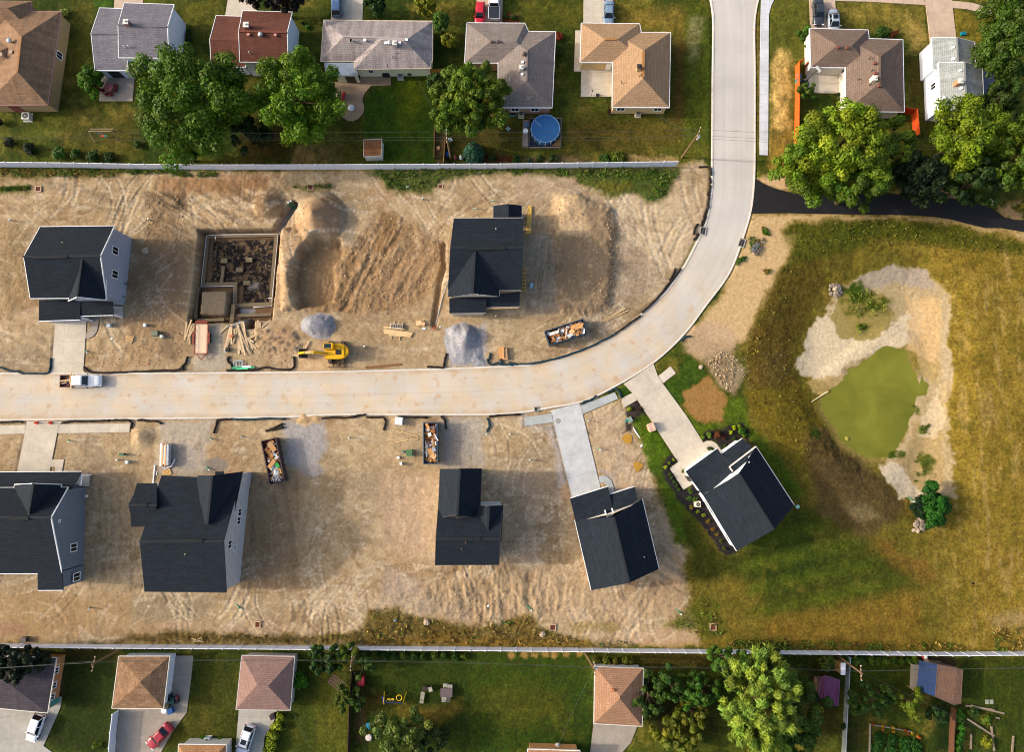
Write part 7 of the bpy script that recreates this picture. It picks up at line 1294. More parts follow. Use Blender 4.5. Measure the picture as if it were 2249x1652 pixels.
for(a,b),s in zip([((360,462),(470,492)),((372,490),(485,492)),((400,480),(472,453))],['slanting','straight','crossing']):plank('b',a,b,.12,s+' stick of the crossed sticks by the lower fence',PL[2],.3,.08,'crossed sticks')
p=w('O',830,115);mb=MB();mb.tube([Vector((-.2,-.2,.1)),Vector((0,.1,.5)),Vector((.25,.3,.1))],.07,8);mb.tube([Vector((-.3,.3,.15)),Vector((.3,-.2,.2))],.06,8);o=mb.build('hydrant_valve',mat((170,50,40),.5,.1));o.location=(p.x,p.y,0);tag(o,'red valve assembly at the end of the service trench','valve')
mb=MB();mb.tube([gw('I',955,1090,dz=.1),gw('I',915,1190,dz=.1),gw('I',880,1330,dz=.1),gw('I',838,1500,dz=.1)],.06,6);tag(mb.build('service_pipe',mat((150,160,170),.5)),'grey pipe curving down the service trench','pipe')
mb=MB();a,b=w('Q',1135,775,WL+.3),w('Q',1285,678,WL+.05);mb.tube([a,b],.07,8,rs=[.05,.12]);tag(mb.build('outlet_pipe',mat((214,200,150),.6,.1)),'pale pipe sticking out into the green pond','pipe')
mb=MB();mb.lathe((0,0,0),[(.3,-.4),(.34,.1),(.26,.14)],14);o=mb.build('outlet_riser',mat((120,100,40),.7,.1));o.location=w('Q',1285,676,WL);tag(o,'round riser at the tip of the pond pipe','pipe')
for r,x,y,s,lb in[('R',110,1102,.35,'yellow-green boulder in the pond near the dark bank'),('Q',145,462,.4,'pale boulder beside the new turf'),('c',1157,292,.55,'pale boulder in the weeds of the southern margin'),('d',718,418,.5,'grey boulder beside the southern grate'),('G',1310,830,.6,'grey boulder in soil by the first house')]:
 p=gw(r,x,y);z=max(p.z,WL)if r=='R' else p.z;mb=MB();mb.lump((0,0,0),s,int(x),.6,8,6);o=mb.build('boulder',ROCK[0]if r!='R' else mat((150,140,60),.8));o.location=(p.x,p.y,z+s*.2);tag(o,lb,'boulder')
p=w('P',402,943,.045);t=thing('manhole_cover','round grey manhole cover set in the fresh pale drive','manhole',p);mb=MB();mb.cyl((0,0,-.05),.33,.06,20);mb.build('cover_plate',mat((140,140,138),.8,.15),t);mb=MB();mb.lathe((0,0,-.05),[(.33,0),(.4,.0),(.4,.055),(.33,.055)],20);mb.build('rim',mat((112,112,110),.8,.1),t)
def rigid(name,label,cat,p,rz=0,group=None):return thing(name,label,cat,p,rz,group)
AL=mat((206,208,210),.45,.05);BLU=mat((40,120,176),.5,.18,1.5)
c=gw('D',285,1180);t=rigid('swimming_pool','round above-ground pool with blue cover sheet in a timber surround','pool',(c.x,c.y,c.z));Rp=2.35
mb=MB();mb.lathe((0,0,0),[(Rp,0),(Rp,1.2)],40);mb.build('pool_wall',mat((46,100,150),.5,.1),t)
def coverm():
 m,n,l=newmat('pool_cover');b=n['Principled BSDF'];b.inputs['Roughness'].default_value=.3;tc=n.new('ShaderNodeTexCoord');nz=n.new('ShaderNodeTexNoise');nz.inputs['Scale'].default_value=1.6;nz.inputs['Detail'].default_value=6;nz.inputs['Distortion'].default_value=1.5;l.new(tc.outputs['Object'],nz.inputs['Vector'])
 cr=n.new('ShaderNodeValToRGB');e=cr.color_ramp.elements;e[0].position=.4;e[1].position=.58;e[0].color=(*lin((66,152,206)),1);e[1].color=(*lin((136,214,242)),1);l.new(nz.outputs['Fac'],cr.inputs[0]);l.new(cr.outputs[0],b.inputs['Base Color'])
 bp=n.new('ShaderNodeBump');bp.inputs['Strength'].default_value=.8;bp.inputs['Distance'].default_value=.3;l.new(nz.outputs['Fac'],bp.inputs['Height']);l.new(bp.outputs[0],b.inputs['Normal']);return m
mb=MB();mb.lathe((0,0,1.0),[(Rp-.05,0),(Rp*.6,.1),(.05,.12)],40);mb.build('pool_cover',coverm(),t,smooth=True)
mb=MB();mb.tube([(Rp*math.cos(a),Rp*math.sin(a),1.22)for a in np.linspace(0,2*math.pi,41)],.08,8);mb.build('rim',mat((110,150,190),.4,.1),t)
for k in range(16):a=k*math.pi/8;mb=MB();mb.box(((Rp+.06)*math.cos(a),(Rp+.06)*math.sin(a),.62),(.1,.1,1.2),a);mb.build('upright',AL,t)
mb=MB();mb.tube([(-1.7,1.4,1.2),(-.9,.5,1.18),(-.4,-.2,1.16)],.03,6);mb.build('hose',AL,t)
c=gw('D',255,1195);t=rigid('pool_deck','weathered timber deck and surround framing the blue pool','deck',(c.x,c.y,0));dm=lines((132,120,110),.16,.15,vert=True)
def pp(name,r,pts,z0,z1,m):mb=MB();mb.prism(W2(r,pts),z0,z1);mb.build(name,m,t,(c.x,c.y,0))
pp('side_deck','D',[(85,1092),(138,1092),(132,1330),(80,1326)],0,.8,dm)
pp('base_mat','D',[(148,1070),(428,1066),(424,1322),(142,1326)],0,.06,mat((44,56,66),.9,.2))
for a,b in(((148,1068),(428,1064)),((428,1064),(424,1324)),((424,1324),(138,1328)),((140,1326),(148,1068))):
 p,q=w('D',*a),w('D',*b);mb=MB();mb.beam((p.x,p.y,.18),(q.x,q.y,.18),.14,.36);mb.build('border_plank',dm,t,(c.x,c.y,0))
pp('corner_deck','D',[(340,1318),(422,1240),(420,1320)],.05,.5,lines((112,84,50),.16,.1))
def chair(r,x,y,rz,label,col,z=None,group=None,s=.55):
 p=gw(r,x,y);t=rigid('garden_chair',label,'chair',(p.x,p.y,p.z if z is None else z),rz,group);m=mat(col,.6,.1)
 mb=MB();mb.box((0,0,.43),(s,s,.06));mb.build('seat',m,t);mb=MB();mb.box((-s*.5,0,.75),(.06,s,.6),ry=-.2);mb.build('backrest',m,t)
 for a in(-1,1):
  for b_ in(-1,1):mb=MB();mb.box((a*s*.44,b_*s*.44,.2),(.05,.05,.42));mb.build('leg',m,t)
  mb=MB();mb.box((0,a*s*.5,.62),(s,.06,.04));mb.build('armrest',m,t)
 return t
def table(r,x,y,label,col,rad=None,d=None,rz=0,z=None):
 p=gw(r,x,y);t=rigid('garden_table',label,'table',(p.x,p.y,p.z if z is None else z),rz);m=mat(col,.6,.12)
 mb=MB()
 if rad:mb.lathe((0,0,.7),[(rad*.96,0),(rad,.02),(rad,.05),(rad*.05,.06)],20)
 else:mb.box((0,0,.72),(d[0],d[1],.05))
 mb.build('tabletop',m,t)
 for a in(-1,1):
  for b_ in(-1,1):mb=MB();mb.box((a*(rad or d[0]*.7)*.6,b_*(rad or d[1]*.7)*.6,.35),(.06,.06,.7));mb.build('leg',m,t)
 return t
table('A',992,800,'round pink-brown table on the slab patio with red chairs',(168,100,96),.72)
for k,a in enumerate((200,250,290,345,20)):
 p=w('A',992,800);q=(p.x+1.05*math.cos(R(a)),p.y+1.05*math.sin(R(a)));t=chair('A',992,800,R(a+180),['red chair west of the pink-brown table','red chair south-west of the pink-brown table','red chair south of the pink-brown table','red chair south-east of the pink-brown table','red chair east of the pink-brown table'][k],(122,40,44),group='red chairs round the table');t.location.x,t.location.y=q
def ac(r,x,y,label,col=(196,198,192),s=.85,z=None):
 p=gw(r,x,y);t=rigid('air_conditioner',label,'air conditioner',(p.x,p.y,p.z if z is None else z),0)
 mb=MB();mb.box((0,0,.4),(s,s,.8));mb.build('casing',mat(col,.5,.08),t);mb=MB();mb.cyl((0,0,.8),s*.4,.03,16);f=mb.build('fan_grille',mat((66,68,68),.5,.1),t);mb=MB();mb.cyl((0,0,.83),s*.13,.03,10);mb.build('hub',mat((140,140,136),.5),f)
 mb=MB();mb.box((0,0,.02),(s*1.25,s*1.25,.1));mb.build('base_pad',mat((186,182,170),.8),t)
for a_ in[('A',255,1055,'pale air conditioner behind the tan brick house',(206,206,196),1.2),('C',525,692,'grey air conditioner by the cream ranch house wall',(150,160,164)),('C',1605,1035,'beige air conditioner behind the weathered L-shaped house',(186,174,150)),('D',1115,1028,'air conditioner behind the clean tan-roofed house',(176,162,140)),('F',842,1062,'white air conditioner at the foot of the narrow white-sided house',(222,220,210)),('b',532,1518,'air conditioner above the brown roof at the lower edge',(176,186,192)),('W',405,868,'cream air conditioner against the white wall in the mulch bed',(226,214,186),.8)]:ac(*a_)
def bin_(r,x,y,col,label,d=(.6,.7,1.0),rz=0.0,name='wheelie_bin',cat='bin'):
 p=gw(r,x,y);t=rigid(name,label,cat,p,rz);mb=MB();mb.box((0,0,d[2]/2),d,taper=1.08);mb.build('body',mat(col,.5,.1),t);mb=MB();mb.box((.02,0,d[2]+.04),(d[0]*1.15,d[1]*1.1,.08));mb.build('lid',mat(tuple(int(v*.8)for v in col),.45,.1),t)
 if name=='wheelie_bin':
  for s in(-1,1):mb=MB();mb.tube([(-d[0]*.45,s*d[1]*.4,.1),(-d[0]*.45,s*d[1]*.5,.1)],.1,10);mb.build('wheel',RUB,t)
for a_ in[('E',1008,708,(60,110,176),'blue wheelie bin inside the orange fence'),('E',1006,742,(40,110,120),'teal wheelie bin inside the orange fence'),('b',135,1062,(40,50,66),'navy wheelie bin beside the orange-brown garage',(.7,.8,1.0)),('b',168,1098,(20,84,76),'green wheelie bin beside the orange-brown garage',(.8,.8,1.0)),('b',108,1148,(70,72,40),'olive bag-topped bin below the green wheelie bin',(.8,.9,.9)),('b',150,1210,(40,96,160),'blue wheelie bin next to the round white table',(.7,.8,.9),.3),('b',210,1105,(60,34,50),'plum-coloured bin east of the green wheelie bin',(.6,.7,.8)),('b',1215,1268,(60,44,54),'dark bin on the pink garage drive by the bright hedge',(.65,.75,.9),.4)]:bin_(*a_)
table('b',82,1208,'round white table beside the blue wheelie bin',(226,226,230),.42)
p=gw('b',220,1066);t=rigid('kettle_grill','red kettle grill east of the lined-up bins','grill',p);mb=MB();mb.lathe((0,0,.5),[(.1,0),(.3,.15),(.33,.3),(.25,.45),(.05,.52)],16);mb.build('bowl',mat((120,34,40),.3,.1),t,smooth=True)
for k in range(3):mb=MB();a=k*2.09;mb.tube([(.15*math.cos(a),.15*math.sin(a),.55),(.35*math.cos(a),.35*math.sin(a),0)],.025,6);mb.build('leg',CHR,t)
mb=MB();mb.lathe((0,0,1.02),[(.06,0),(.06,.06)],8);mb.build('handle',AL,t)
p=gw('C',398,680);t=rigid('kettle_grill','black kettle grill against the cream house wall','grill',p);mb=MB();mb.box((0,0,.55),(1.2,.6,.7));mb.build('cabinet',mat((30,30,32),.5),t);mb=MB();mb.tube([(-.5,0,.95),(.5,0,.95)],.3,10);mb.build('hood',mat((36,36,38),.4),t)
p=gw('C',82,968);t=rigid('fire_pit','round pale fire bowl on the stamped patio curve','fire pit',p);mb=MB();mb.lathe((0,0,0),[(.5,0),(.58,.25),(.5,.4),(.15,.48)],20);mb.build('bowl',mat((212,214,216),.5,.08),t,smooth=True);mb=MB();mb.lathe((0,0,.46),[(.16,0),(.05,.08)],10);mb.build('lid_knob',AL,t)
p=gw('B',1548,868);t=rigid('garden_bench','glossy red bench at the tree edge of the stamped patio','bench',p,R(80));RDM=mat((176,24,34),.4,.1);mb=MB();mb.box((0,0,.42),(1.3,.5,.06));mb.build('seat',RDM,t);mb=MB();mb.box((0,-.25,.75),(1.3,.06,.5));mb.build('backrest',RDM,t)
for s in(-1,1):mb=MB();mb.box((s*.58,0,.2),(.06,.5,.42));mb.build('leg',RDM,t)
p=gw('B',1500,872);t=rigid('flower_pot','pale flower pot beside the red bench','pot',p);mb=MB();mb.lathe((0,0,0),[(.2,0),(.32,.4),(.3,.42)],12);mb.build('pot',mat((150,60,50),.7),t);mb=MB();mb.lump((0,0,.55),.35,5,.8,8,6);mb.build('blossom',mat((206,190,150),.8,.3,8),t)
for a_ in[('C',1490,1165,R(60),'white garden chair stack on the lawn by the pool',(150,170,176)),('C',972,1262,R(30),'white plastic chair beside the bare utility pole',(220,224,226)),('D',118,1150,R(90),'blue lounger on the pool side deck',(70,110,150),.82)]:chair(*a_)
table('D',108,1208,'small round white table on the pool side deck',(226,226,224),.42,z=.8)
p=gw('C',1528,1030);t=rigid('canoe_planter','teal planter trough behind the weathered L-shaped house','planter',p);mb=MB();mb.box((0,0,.25),(1.2,.6,.5),taper=1.1);mb.build('trough',mat((90,140,146),.5,.1),t);mb=MB();mb.box((0,0,.5),(1.15,.55,.05));mb.build('soil',mat((60,48,38),.9),t)
p=gw('D',105,1012);t=rigid('paddle_board','orange-tipped board leaning behind the weathered L-shaped house','board',(p.x,p.y,p.z+.3));mb=MB();mb.box((0,0,0),(1.7,.3,.1));mb.build('hull',mat((206,120,60),.5),t);mb=MB();mb.box((-.7,0,.05),(.5,.32,.1));mb.build('tip',mat((160,190,206),.5),t)
p=gw('C',948,1385);t=rigid('toddler_pool','small blue tub near the foot of the bare utility pole','tub',p);mb=MB();mb.lathe((0,0,0),[(.4,0),(.45,.3),(.38,.32),(.36,.1)],16);mb.build('shell',mat((40,80,160),.4,.1),t);mb=MB();mb.cyl((0,0,.1),.35,.05,14);mb.build('water_fill',mat((60,110,190),.2),t)
for x,y,lb,cl in((1022,1430,'folded maroon parasol near the blue spruce',(96,40,50)),(1068,1432,'folded white parasol touching the blue spruce',(206,210,214))):
 p=gw('C',x,y);t=rigid('parasol',lb,'parasol',p);mb=MB();mb.tube([(0,0,0),(0,0,2.0)],.03,6);mb.build('pole',AL,t);mb=MB();mb.lathe((0,0,.7),[(.3,0),(.2,.7),(.04,1.4)],10);mb.build('canopy',mat(cl,.8,.2),t)
def swingframe(r,a,b,label,m,seats,ht=2.3):
 p,q=w(r,*a),w(r,*b);c=(p+q)/2;c.z=gz(c.x,c.y);L_=(q-p).length;t=rigid('swing_set',label,'swing',c,math.atan2(q.y-p.y,q.x-p.x));mb=MB();mb.beam((-L_/2,0,ht),(L_/2,0,ht),.12,.14);mb.build('top_beam',m[0],t)
 for s in(-1,1):
  for k in(-1,1):mb=MB();mb.beam((s*L_/2,0,ht),(s*(L_/2+.25),k*.95,0),.1,.1);mb.build('leg',m[1],t)
 for x,col in seats:
  mb=MB();mb.box((x,0,.5),(.5,.25,.06));se=mb.build('seat',mat(col,.5),t)
  for s in(-1,1):mb=MB();mb.tube([(x+s*.22,0,.5),(x+s*.22,0,ht)],.015,5);mb.build('rope',AL,se)
 return t
WD=lines((150,128,104),.15,.08)
t=swingframe('A',(870,1230),(1075,1230),'timber swing frame on the lawn behind the slab patio',(WD,WD),[(-.7,(200,40,60)),(-.2,(30,120,120))]);mb=MB();mb.beam((-1.9,.55,1.9),(1.9,.55,1.9),.1,.12);mb.build('second_beam',WD,t)
YEL=mat((232,190,20),.45,.08);NAV=mat((30,50,92),.5,.1)
t=swingframe('c',(732,1092),(930,1092),'blue and yellow playset with ring swing on the long lower lawn',(NAV,YEL),[(-.95,(232,190,20)),(-.35,(232,190,20))],1.8)
mb=MB();mb.tube([(.7+.42*math.cos(a),.42*math.sin(a)+.3,.7)for a in np.linspace(0,6.283,25)],.06,8);mb.build('ring_swing',YEL,t);mb=MB();mb.box((-1.75,.0,.6),(.35,1.4,.1),rx=.5);mb.build('slide',mat((30,60,140),.4),t)
p=gw('c',252,897);t=rigid('garden_trellis','flat brown grid trellis frame lying tilted among bushes','trellis',(p.x,p.y,1.6),R(-36));m=mat((110,84,82),.8,.1)
for k in range(9):mb=MB();mb.box((-1.25+k*.31,0,0),(.07,1.5,.08));mb.build('slat',m,t)
for s in(-1,-.33,.33,1):mb=MB();mb.box((0,s*.7,.08),(2.6,.08,.08));mb.build('beam',m,t)
for sx in(-1,1):
 for sy in(-1,1):mb=MB();mb.box((sx*1.2,sy*.66,-.8),(.09,.09,1.6));mb.build('post',m,t)
crate('c',488,892,(.95,1.35,1.2),R(2),'red storage box at the fence corner of the long lawn',mat((140,32,48),.5,.1),'storage_box','storage box',0,mat((120,26,42),.5,.1))
for x,y,lb,cl in((558,1378,'round teal lidded sandbox by the dark fence',(20,110,136)),(556,1500,'pale shell-lidded sandbox with green feet by the dark fence',(200,186,180))):
 p=gw('c',x,y);t=rigid('sandbox',lb,'sandbox',p);mb=MB();mb.lathe((0,0,0),[(.5,0),(.52,.2),(.4,.3),(.05,.33)],18);mb.build('lid',mat(cl,.45,.12),t)
 mb=MB();[mb.lump((.5*math.cos(a),.5*math.sin(a),.06),.14,k,.5)for k,a in enumerate((.6,2.4,3.9,5.4))];mb.build('feet',mat((30,120,100)if y>1400 else(16,90,110),.5),t)
def lounger(r,x,y,rz,label):
 p=gw(r,x,y);t=rigid('sun_lounger',label,'lounger',p,rz);m=mat((150,146,130),.7,.1);mb=MB();mb.box((-.25,0,.35),(1.2,.6,.08));mb.build('seat',m,t);mb=MB();mb.box((.65,0,.5),(.75,.6,.07),ry=-.5);mb.build('backrest',m,t)
 for a in(-1,1):
  for b_ in(-1,1):mb=MB();mb.box((a*.6-.1,b_*.27,.17),(.05,.05,.34));mb.build('leg',DARKTRIM,t)
lounger('c',1115,1078,R(82),'grey-beige sun lounger on the long lower lawn')
chair('c',1142,975,R(250),'dark folding chair above the sun lounger',(70,56,54),s=.65);chair('c',1200,988,R(200),'pale chair beside the dark folding chair',(166,164,150),s=.62)
table('c',1370,1018,'rectangular brown garden table with four pale chairs',(96,84,84),d=(1.85,1.3))
for x,y,a,lb in((1358,948,-90,'pale chair above the brown table, nearer the lounger'),(1408,958,-90,'pale chair above the brown table, away from the lounger'),(1342,1080,90,'pale chair below the brown table, nearer the lounger'),(1388,1082,90,'darker chair below the brown table, away from the lounger')):chair('c',x,y,R(a),lb,(172,170,158)if 'dark' not in lb else(110,108,100),s=.6)
p=gw('d',877,1575);t=rigid('chiminea_stove','white chimney-pot stove on the lawn above the tan roof rim','stove',p);mb=MB();mb.lathe((0,0,0),[(.15,0),(.4,.35),(.42,.7),(.25,1.0),(.16,1.3)],16);mb.build('pot',mat((196,190,184),.7,.15),t,smooth=True);mb=MB();mb.cyl((0,0,1.3),.13,.02,12);mb.build('flue',mat((70,44,40),.8),t)
b0=gw('E',1082,738);t=rigid('basketball_hoop','basketball stand on the court beside the brown-roofed house','basketball hoop',b0);mb=MB();mb.tube([(0,0,0),(.2,.15,2.3),(.7,.5,3.1)],.08,8);mb.build('pole',DARKTRIM,t);mb=MB();mb.box((.85,.62,3.2),(.06,1.1,.7),.6);mb.build('backboard',mat((150,160,164),.3),t);mb=MB();mb.tube([(1.15+.23*math.cos(a),.85+.23*math.sin(a),2.95)for a in np.linspace(0,6.28,17)],.02,5);mb.build('hoop',mat((190,80,30),.5),t);mb=MB();mb.box((0,0,.1),(1.0,.7,.2));mb.build('base',DARKTRIM,t)
b0=gw('E',1398,778);t=rigid('garden_bench','slatted wooden bench against the court wall','bench',b0,R(90));wm=lines((196,150,96),.1,.1)
mb=MB();mb.box((0,0,.43),(1.5,.5,.06));mb.build('seat',wm,t);mb=MB();mb.box((0,-.26,.75),(1.5,.06,.5));mb.build('backrest',wm,t)
for s in(-1,1):mb=MB();mb.box((s*.68,0,.2),(.07,.5,.42));mb.build('leg',wm,t)
b0=gw('D',755,855);crate('D',755,855,(.55,.35,.4),0,'dark box at the lower rim of the square patio',mat((44,44,48),.6),'storage_box','box',.03)
b0=gw('D',700,855);t=rigid('garden_lamp','thin black lamp stake at the lower rim of the square patio','lamp',b0);mb=MB();mb.tube([(0,0,0),(0,0,1.6)],.03,6);mb.build('stake',DARKTRIM,t);mb=MB();mb.lathe((0,0,1.6),[(.05,0),(.14,.12),(.03,.2)],8);mb.build('head',DARKTRIM,t)
crate('F',1098,308,(.75,.5,.45),0,'teal tub on the grass by the narrow grey-roofed house',mat((10,110,130),.5),'storage_tub','tub',0)
crate('g',598,650,(.5,.45,.6),0,'red and white cool box behind the lower white fence by the barn shed',mat((190,60,60),.5),'cool_box','box',0,WHITE)
crate('g',715,712,(1.5,.5,.4),R(-10),'pale slatted crate behind the navy roof slope',lines((170,150,130),.12,.2),'slatted_crate','crate',0)
for x,lb in((1262,'grey paving tile nearer the barn shed on the end lawn'),(1310,'grey paving tile farther from the barn shed on the end lawn')):p=gw('g',x,1130);mb=MB();mb.box((0,0,.06),(.5,.65,.1));o=mb.build('paving_slab',mat((140,146,130),.8));o.location=p;tag(o,lb,'paving tile')
for(a,b),lb in zip([((1050,1305),(1330,1485)),((1030,1165),(1330,1210)),((1090,1165),(1435,1248)),((1300,1380),(1330,1640)),((1345,1290),(1385,1300)),((1530,1480),(1515,1680)),((1090,1460),(1085,1620))],['long pale beam lying askew on the vegetable plot','upper rail along the end lawn plot','lower rail along the end lawn plot','edging board of the vegetable plot','short mossy board by the vegetable plot','mossy board standing alone on the end lawn','thin pale stake by the climbing hedge']):plank('g',a,b,.28,lb,lines((140,124,104),.2,.12),.2,.12,None,'wood_board')
LM=leafmat();BARK=mat((84,66,50),.95,.25,5)
def leaves(lobes,n_,size,col,seed,up=.35,lobe_var=.25,elong=1.0,centre=None,spread=None):
 """leaf sprays on the surface of each lobe: (x,y,z,r)"""
 g=np.random.RandomState(seed);L_=np.array(lobes);wgt=L_[:,3]**2;wgt/=wgt.sum();k=g.choice(len(L_),n_,p=wgt)
 d=g.normal(size=(n_,3));d[:,2]+=up;d/=np.linalg.norm(d,axis=1)[:,None];rr=L_[k,3]*g.uniform(.45,1.08,n_)**.6
 P_=L_[k,:3]+d*rr[:,None]*np.array([1,1,.85])
 nrm=d+g.normal(size=(n_,3))*.45;nrm[:,2]+=.25;nrm/=np.linalg.norm(nrm,axis=1)[:,None]
 if centre is not None:t1=P_-np.array(centre)
 else:t1=g.normal(size=(n_,3))
 t1=t1+g.normal(size=(n_,3))*.5*np.linalg.norm(t1,axis=1)[:,None];t1-=nrm*(t1*nrm).sum(1)[:,None];t1/=np.linalg.norm(t1,axis=1)[:,None]+1e-9;t2=np.cross(nrm,t1)
 s=size*g.uniform(.6,1.35,n_);a=t1*(s*elong)[:,None];b=t2*(s*.62)[:,None];dr=np.zeros((n_,3));dr[:,2]=-s*.25
 V_=np.stack([P_-a+dr,P_-b*.9,P_+a+dr,P_+b*.9],1).reshape(-1,3)
 lobec=1+g.uniform(-lobe_var,lobe_var,len(L_));hue=g.uniform(-1,1,len(L_))
 base=np.array(lin(col))*np.array([.8,.8,.36]);C_=base[None,:]*(lobec[k]*g.uniform(.7,1.3,n_))[:,None];C_[:,0]*=1+.18*hue[k];C_[:,2]*=1-.15*hue[k]
 return V_,np.clip(C_,.003,.8)
def leafmesh(name,V_,C_,parent=None,off=(0,0,0)):
 n_=len(C_);me=bpy.data.meshes.new(name);V_=V_-np.array(off);me.vertices.add(n_*4);me.vertices.foreach_set('co',V_.astype(np.float32).ravel());me.loops.add(n_*4);me.loops.foreach_set('vertex_index',np.arange(n_*4,dtype=np.int32));me.polygons.add(n_);me.polygons.foreach_set('loop_start',np.arange(0,n_*4,4,dtype=np.int32));me.polygons.foreach_set('loop_total',np.full(n_,4,np.int32));me.update(calc_edges=True)
 ca=me.color_attributes.new('Col','FLOAT_COLOR','CORNER');ca.data.foreach_set('color',np.repeat(np.concatenate([C_,np.ones((n_,1))],1),4,0).astype(np.float32).ravel());me.materials.append(LM)
 o=bpy.data.objects.new(name,me);COL.objects.link(o)
 if parent is not None:o.parent=parent
 return o
def tree(r,x,y,rx,ry,ht,col,label,seed,n_=5000,size=.32,lobes=90,lr=(.9,1.6),name='leafy_tree',elong=1.0,radial=False,low=.25,group=None,up=.35,lv=.25):
 """x,y: surveyed crown centre; rx, ry: crown radii in photo pixels"""
 k_=.075;zc=ht*.58;c=w(r,x,y,zc);Rx,Ry,Rz=rx*k_,ry*k_,ht*(1-low)/2;zc=ht-Rz
 g=random.Random(seed);b=(c.x,c.y,gz(c.x,c.y));t=thing(name,label,'tree',b,0,group);L_=[]
 sc_=min(1,min(Rx,Ry)/6)
 for i in range(lobes):
  while True:
   d=Vector((g.gauss(0,1),g.gauss(0,1),g.gauss(.25,1)));d.normalize();q=g.uniform(.35,1.0)**.5;rr=g.uniform(*lr)*max(.5,sc_)
   p=Vector((d.x*q*(Rx-rr*.7),d.y*q*(Ry-rr*.7),zc+d.z*q*(Rz-rr*.7)))
   wob=1+(.08 if lobes>=100 else.2)*math.sin(3*math.atan2(p.y,p.x)+seed)+.13*math.sin(7*math.atan2(p.y,p.x)+seed*2)
   if p.z>.5:break
  L_.append((p.x*wob,p.y*wob,p.z,rr))
 V_,C_=leaves(L_,int(n_*1.4),size*.84,col,seed,up,lv,elong,(0,0,zc-Rz*.4)if radial else None)
 leafmesh('crown',V_,C_,t)
 mb=MB();r0=.05+.028*ht;mb.tube([(0,0,-.3),(0,0,ht*.2),(.1,0,ht*.45),(0,.1,ht*.75)],r0,8,rs=[r0*1.3,r0,r0*.7,r0*.25])
 for i in range(0,min(len(L_),40),4):
  p=Vector(L_[i][:3]);z0=ht*(.2+.35*g.random());mb.tube([(0,0,z0),p*.5+Vector((0,0,z0*.5+.2)),p],r0*.3,5,rs=[r0*.4,r0*.2,r0*.06])
 mb.build('trunk',BARK,t);return t
def shrub(r,x,y,rad,ht,col,label,seed,n_=None,group=None,size=.16,name='shrub',ry=None,rz=0.0,elong=1.0):
 p=gw(r,x,y)if r!='w' else Vector((x,y,gz(x,y)));g=random.Random(seed);ry=ry or rad;L_=[]
 for i in range(14 if rad<1 else 26):
  d=Vector((g.gauss(0,1),g.gauss(0,1),abs(g.gauss(0,1))));d.normalize();q=g.uniform(.2,.75)
  X_,Y_=d.x*q*rad,d.y*q*ry;L_.append((X_*math.cos(rz)-Y_*math.sin(rz),X_*math.sin(rz)+Y_*math.cos(rz),ht*.35+d.z*q*ht*.6,min(rad,ry)*g.uniform(.28,.5)))
 V_,C_=leaves(L_,n_ or int(220+500*rad*ry),size,col,seed,.5,.2,elong);o=leafmesh(name,V_,C_);o.location=p;return tag(o,label,'shrub' if name!='hedge' else 'hedge',group)
G_D,G_M,G_Y,G_S=(50,88,24),(66,112,24),(124,140,30),(120,136,84)
tree('p',422,228,132,130,14,(80,112,20),'largest dark green tree, round crown behind the grey-roofed split-level house',1,24000,.29,170,(1.0,1.8))
tree('p',405,335,34,22,6,(58,98,22),'low green tree at the white fence below the largest dark tree',31,1500,.3,24,(.9,1.4))
tree('p',656,218,98,104,12.5,(92,126,22),'second big green tree, brighter crown behind the rust-roofed house',2,17000,.27,130,(.9,1.5))
tree('p',548,296,50,50,6,(40,60,20),'dim understorey tree between the two big green trees',32,1600,.3,26,(.8,1.3))
tree('p',1028,222,88,84,10.5,(88,112,30),'yellow-green spiky-leaved tree between cream ranch and weathered house',3,16000,.24,170,(.5,.95),elong=1.9,radial=True,lv=.35)
tree('C',860,740,28,24,6.5,(46,78,34),'dark blue-green companion tree touching the spiky-leaved tree',33,1400,.28,22,(.7,1.1))
tree('A',800,735,23,40,4.6,(78,118,28),'column-shaped bright evergreen at the slab patio edge',4,2800,.24,40,(.8,1.2),low=.05,name='evergreen_tree')
tree('B',970,-20,68,34,9,(34,28,34),'almost black purple-leaved tree at the upper picture edge',5,5000,.3,60,(.9,1.4),lv=.15)
tree('C',310,65,26,26,4.5,(42,70,28),'dark round tree on the front lawn of the cream ranch house',6,2000,.26,30,(.7,1.1))
tree('C',745,40,30,28,5,(128,126,36),'yellowish tree on the front lawn by the cream ranch house',7,2200,.26,30,(.7,1.1))
tree('C',880,195,21,25,5,(72,104,44),'light green small tree at the corner of the cream ranch house',8,1900,.24,28,(.6,1.0))
tree('C',952,362,19,19,3.8,(118,122,30),'small yellow-green round tree below the light green one',9,1500,.22,24,(.6,.9))
tree('p',1850,318,112,92,13,(116,136,34),'big yellow-green tree hiding the corner of the brown-roofed house',10,17000,.28,120,(.8,1.5),lv=.4)
tree('p',1765,372,82,70,11,(96,122,26),'green tree overhanging the sandy verge at the road',11,7500,.28,60,(.9,1.5),lv=.3)
tree('p',1880,415,82,50,11,(72,100,22),'green tree overhanging the black asphalt path',12,8500,.28,64,(.9,1.5),lv=.3)
tree('p',1965,330,52,66,9,(78,104,24),'green tree beside the short orange fence',34,2600,.34,34,(.9,1.4))
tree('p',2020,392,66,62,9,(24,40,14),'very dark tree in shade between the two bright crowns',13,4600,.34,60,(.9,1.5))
tree('p',2122,300,88,78,12,(104,126,24),'yellow-green tree in front of the narrow grey-roofed house',14,11000,.28,90,(.9,1.5),lv=.35)
tree('p',2130,405,72,48,10,(36,58,18),'dark green tree above the far end of the black path',35,4200,.34,50,(.9,1.5))
tree('p',2220,350,56,90,12,(70,96,24),'green tree at the picture edge above the black path',15,4800,.34,60,(.9,1.5),lv=.3)
